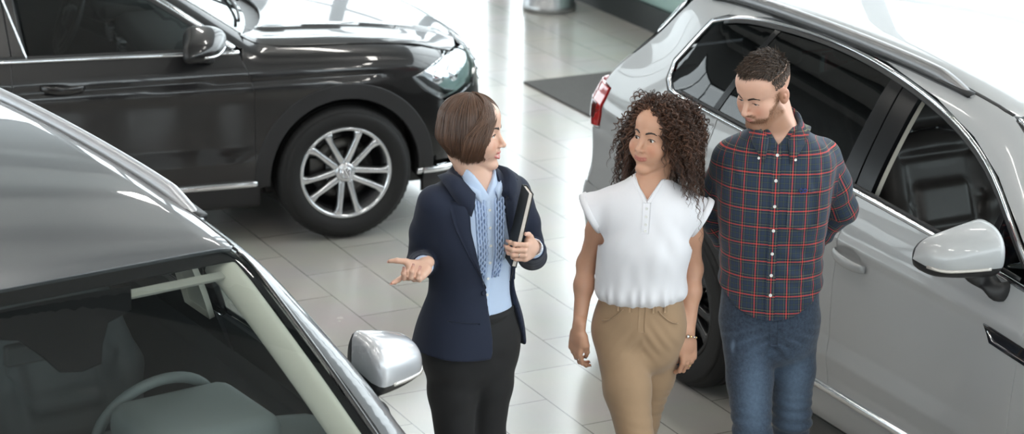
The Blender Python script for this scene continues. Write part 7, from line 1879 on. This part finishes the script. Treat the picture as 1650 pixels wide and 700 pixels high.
    ck.slab('shirt_placket', [[ck.on(z, u, .0035+.001*(abs(u) < .012)) for u in (-.016, -.014, -.005, .005, .014, .016)] for z in np.linspace(1.510, .906, 80)], .0035, M_PLAID, weave)
    for z in (1.488, 1.405, 1.318, 1.232, 1.148, 1.070, .998): ck.button('button', z, .0, .0056, M_BUTTW, .0055, .0020)
    pk = []
    for t in np.linspace(0, 1, 14):
        z = 1.365-.130*t; hw = .052; pk.append([ck.on(z-(.014*abs(q)*max(0, (t-.75)/.25)*0)+(.014*(abs(q))*(1 if t > .93 else 0)), .095+q*hw, .004) for q in (-1, -.5, 0, .5, 1)])
    ck.slab('chest_pocket', pk, .003, M_PLAID, weave)
    P = [ck.on(1.372+dz, .095+du, .0075) for du, dz in ((-.016, .004), (-.009, .010), (-.003, .003), (.005, .009), (.012, .004), (.006, -.004), (.0, -.001), (-.008, -.005))]
    V, Fc = tube(np.array(P)-org, .0022, 6, True); mesh_obj('embroidered_emblem', V, Fc, M_EMBR, root)
    leaf_collar('shirt_collar', nk+A(0, .004, .078), lft, fwd, 2.72, .067, .069, .086, .058, .014, M_PLAID, root, org, weave, point=.022, surf=lambda P: W(P, .002))
    for s in (-1, 1): ck.button('collar_button', 1.478, s*.062+.0, .0045, M_BUTTW, .016)
    mb = MB(); d = unit(Le-Ls); q = Ls*.30+Le*.70; n = unit(A(.45, -.85, .1)); disc(mb, q+n*.062-org, n, .0055, .002); mb.build('sleeve_button', M_BUTTW, root)
    # jeans
    J = Stack([(1.03, .907, 7.93, .168, .122, yw), (.95, .908, 7.932, .172, .126, yw), (.87, .911, 7.936, .176, .130, yw), (.79, .915, 7.94, .160, .118, yw), (.735, .916, 7.94, .125, .10, yw), (.69, .917, 7.94, .06, .06, yw)])
    tr = Field(); J.put(tr)
    tr.chain([hips[0], hips[0]*.5+kn[0]*.5, kn[0], an[0]+A(0, 0, .02)], [.098, .082, .065, .058], .02); tr.chain([hips[1], hips[1]*.5+kn[1]*.5, kn[1], an[1]+A(0, 0, .02)], [.098, .082, .065, .058], .025)
    for a, k in zip(an, kn): cut_plane(tr, a+A(0, 0, .0), a-k, .12)
    V, Q = tr.mesh(axis_grid((.70, 1.13, .006)), axis_grid((7.66, 8.22, .0065)), axis_grid((.06, .42, .012), (.42, 1.05, .006)), 2)
    fade = np.zeros(len(V))
    for h, k in zip(hips, kn):
        c = h*.35+k*.65; e = (V-c-A(0, -.06, 0))/A(.05, .09, .17); fade = np.maximum(fade, .55*np.exp(-np.sum(e*e, 1)))
    fade += .14*np.clip(np.sin((V[:, 2]+.5*np.abs(V[:, 0]-.91))*150+3*wob(V, 14)), 0, 1)*np.exp(-((V[:, 2]-.82)/.05)**2)
    fade += .7*np.exp(-((V-A(.775, 7.83, .79))/A(.006, .08, .022)@np.eye(3)).__pow__(2).sum(1))
    def tf(V, N):
        kz = np.exp(-((V[:, 2]-.46)/.10)**2); cz = np.exp(-((V[:, 2]-.80)/.07)**2-((V[:, 0]-.915)/.12)**2)
        return .0036*kz*np.sin(V[:, 2]*160+4*wob(V, 13))+.0032*cz*np.sin((np.abs(V[:, 0]-.913)+V[:, 2]*.7)*130+2*wob(V, 15))+.0036*wob(V*A(1, 1, .6), 27, 18)
    V, N = displace(V, Q, tf); sharp(mesh_obj('jeans', V-org, Q, M_DENIM, root, attrs=dict(fade=fade)))
    cj = Cloth(J, .0, yw, root, org); cj.slab('fly', [[cj.on(z, .004+u, .004) for u in (-.002, .008, .018, .024)] for z in np.linspace(.93, .80, 14)], .003, M_DENIM)
    for q in (0, 1):
        f = Field(); shoe(f, an[q]-A(0, 0, .02), fwd, .26); f2 = Field()
        for fn, lo, hi, k, op in f.p: f2.add((lambda P, fn=fn: fn(P)-.008), lo, hi, k, op)
        f2.add(lambda P: -P[..., 2], *EV, .003, 'i')
        c = an[q]; V, Q = f2.mesh(axis_grid((c[0]-.15, c[0]+.15, .008)), axis_grid((c[1]-.32, c[1]+.15, .008)), axis_grid((-.01, .18, .006)), 1); mesh_obj('shoe', V-org, Q, M_SHOEB, root)
    root.location.y += .03
plaid_man()
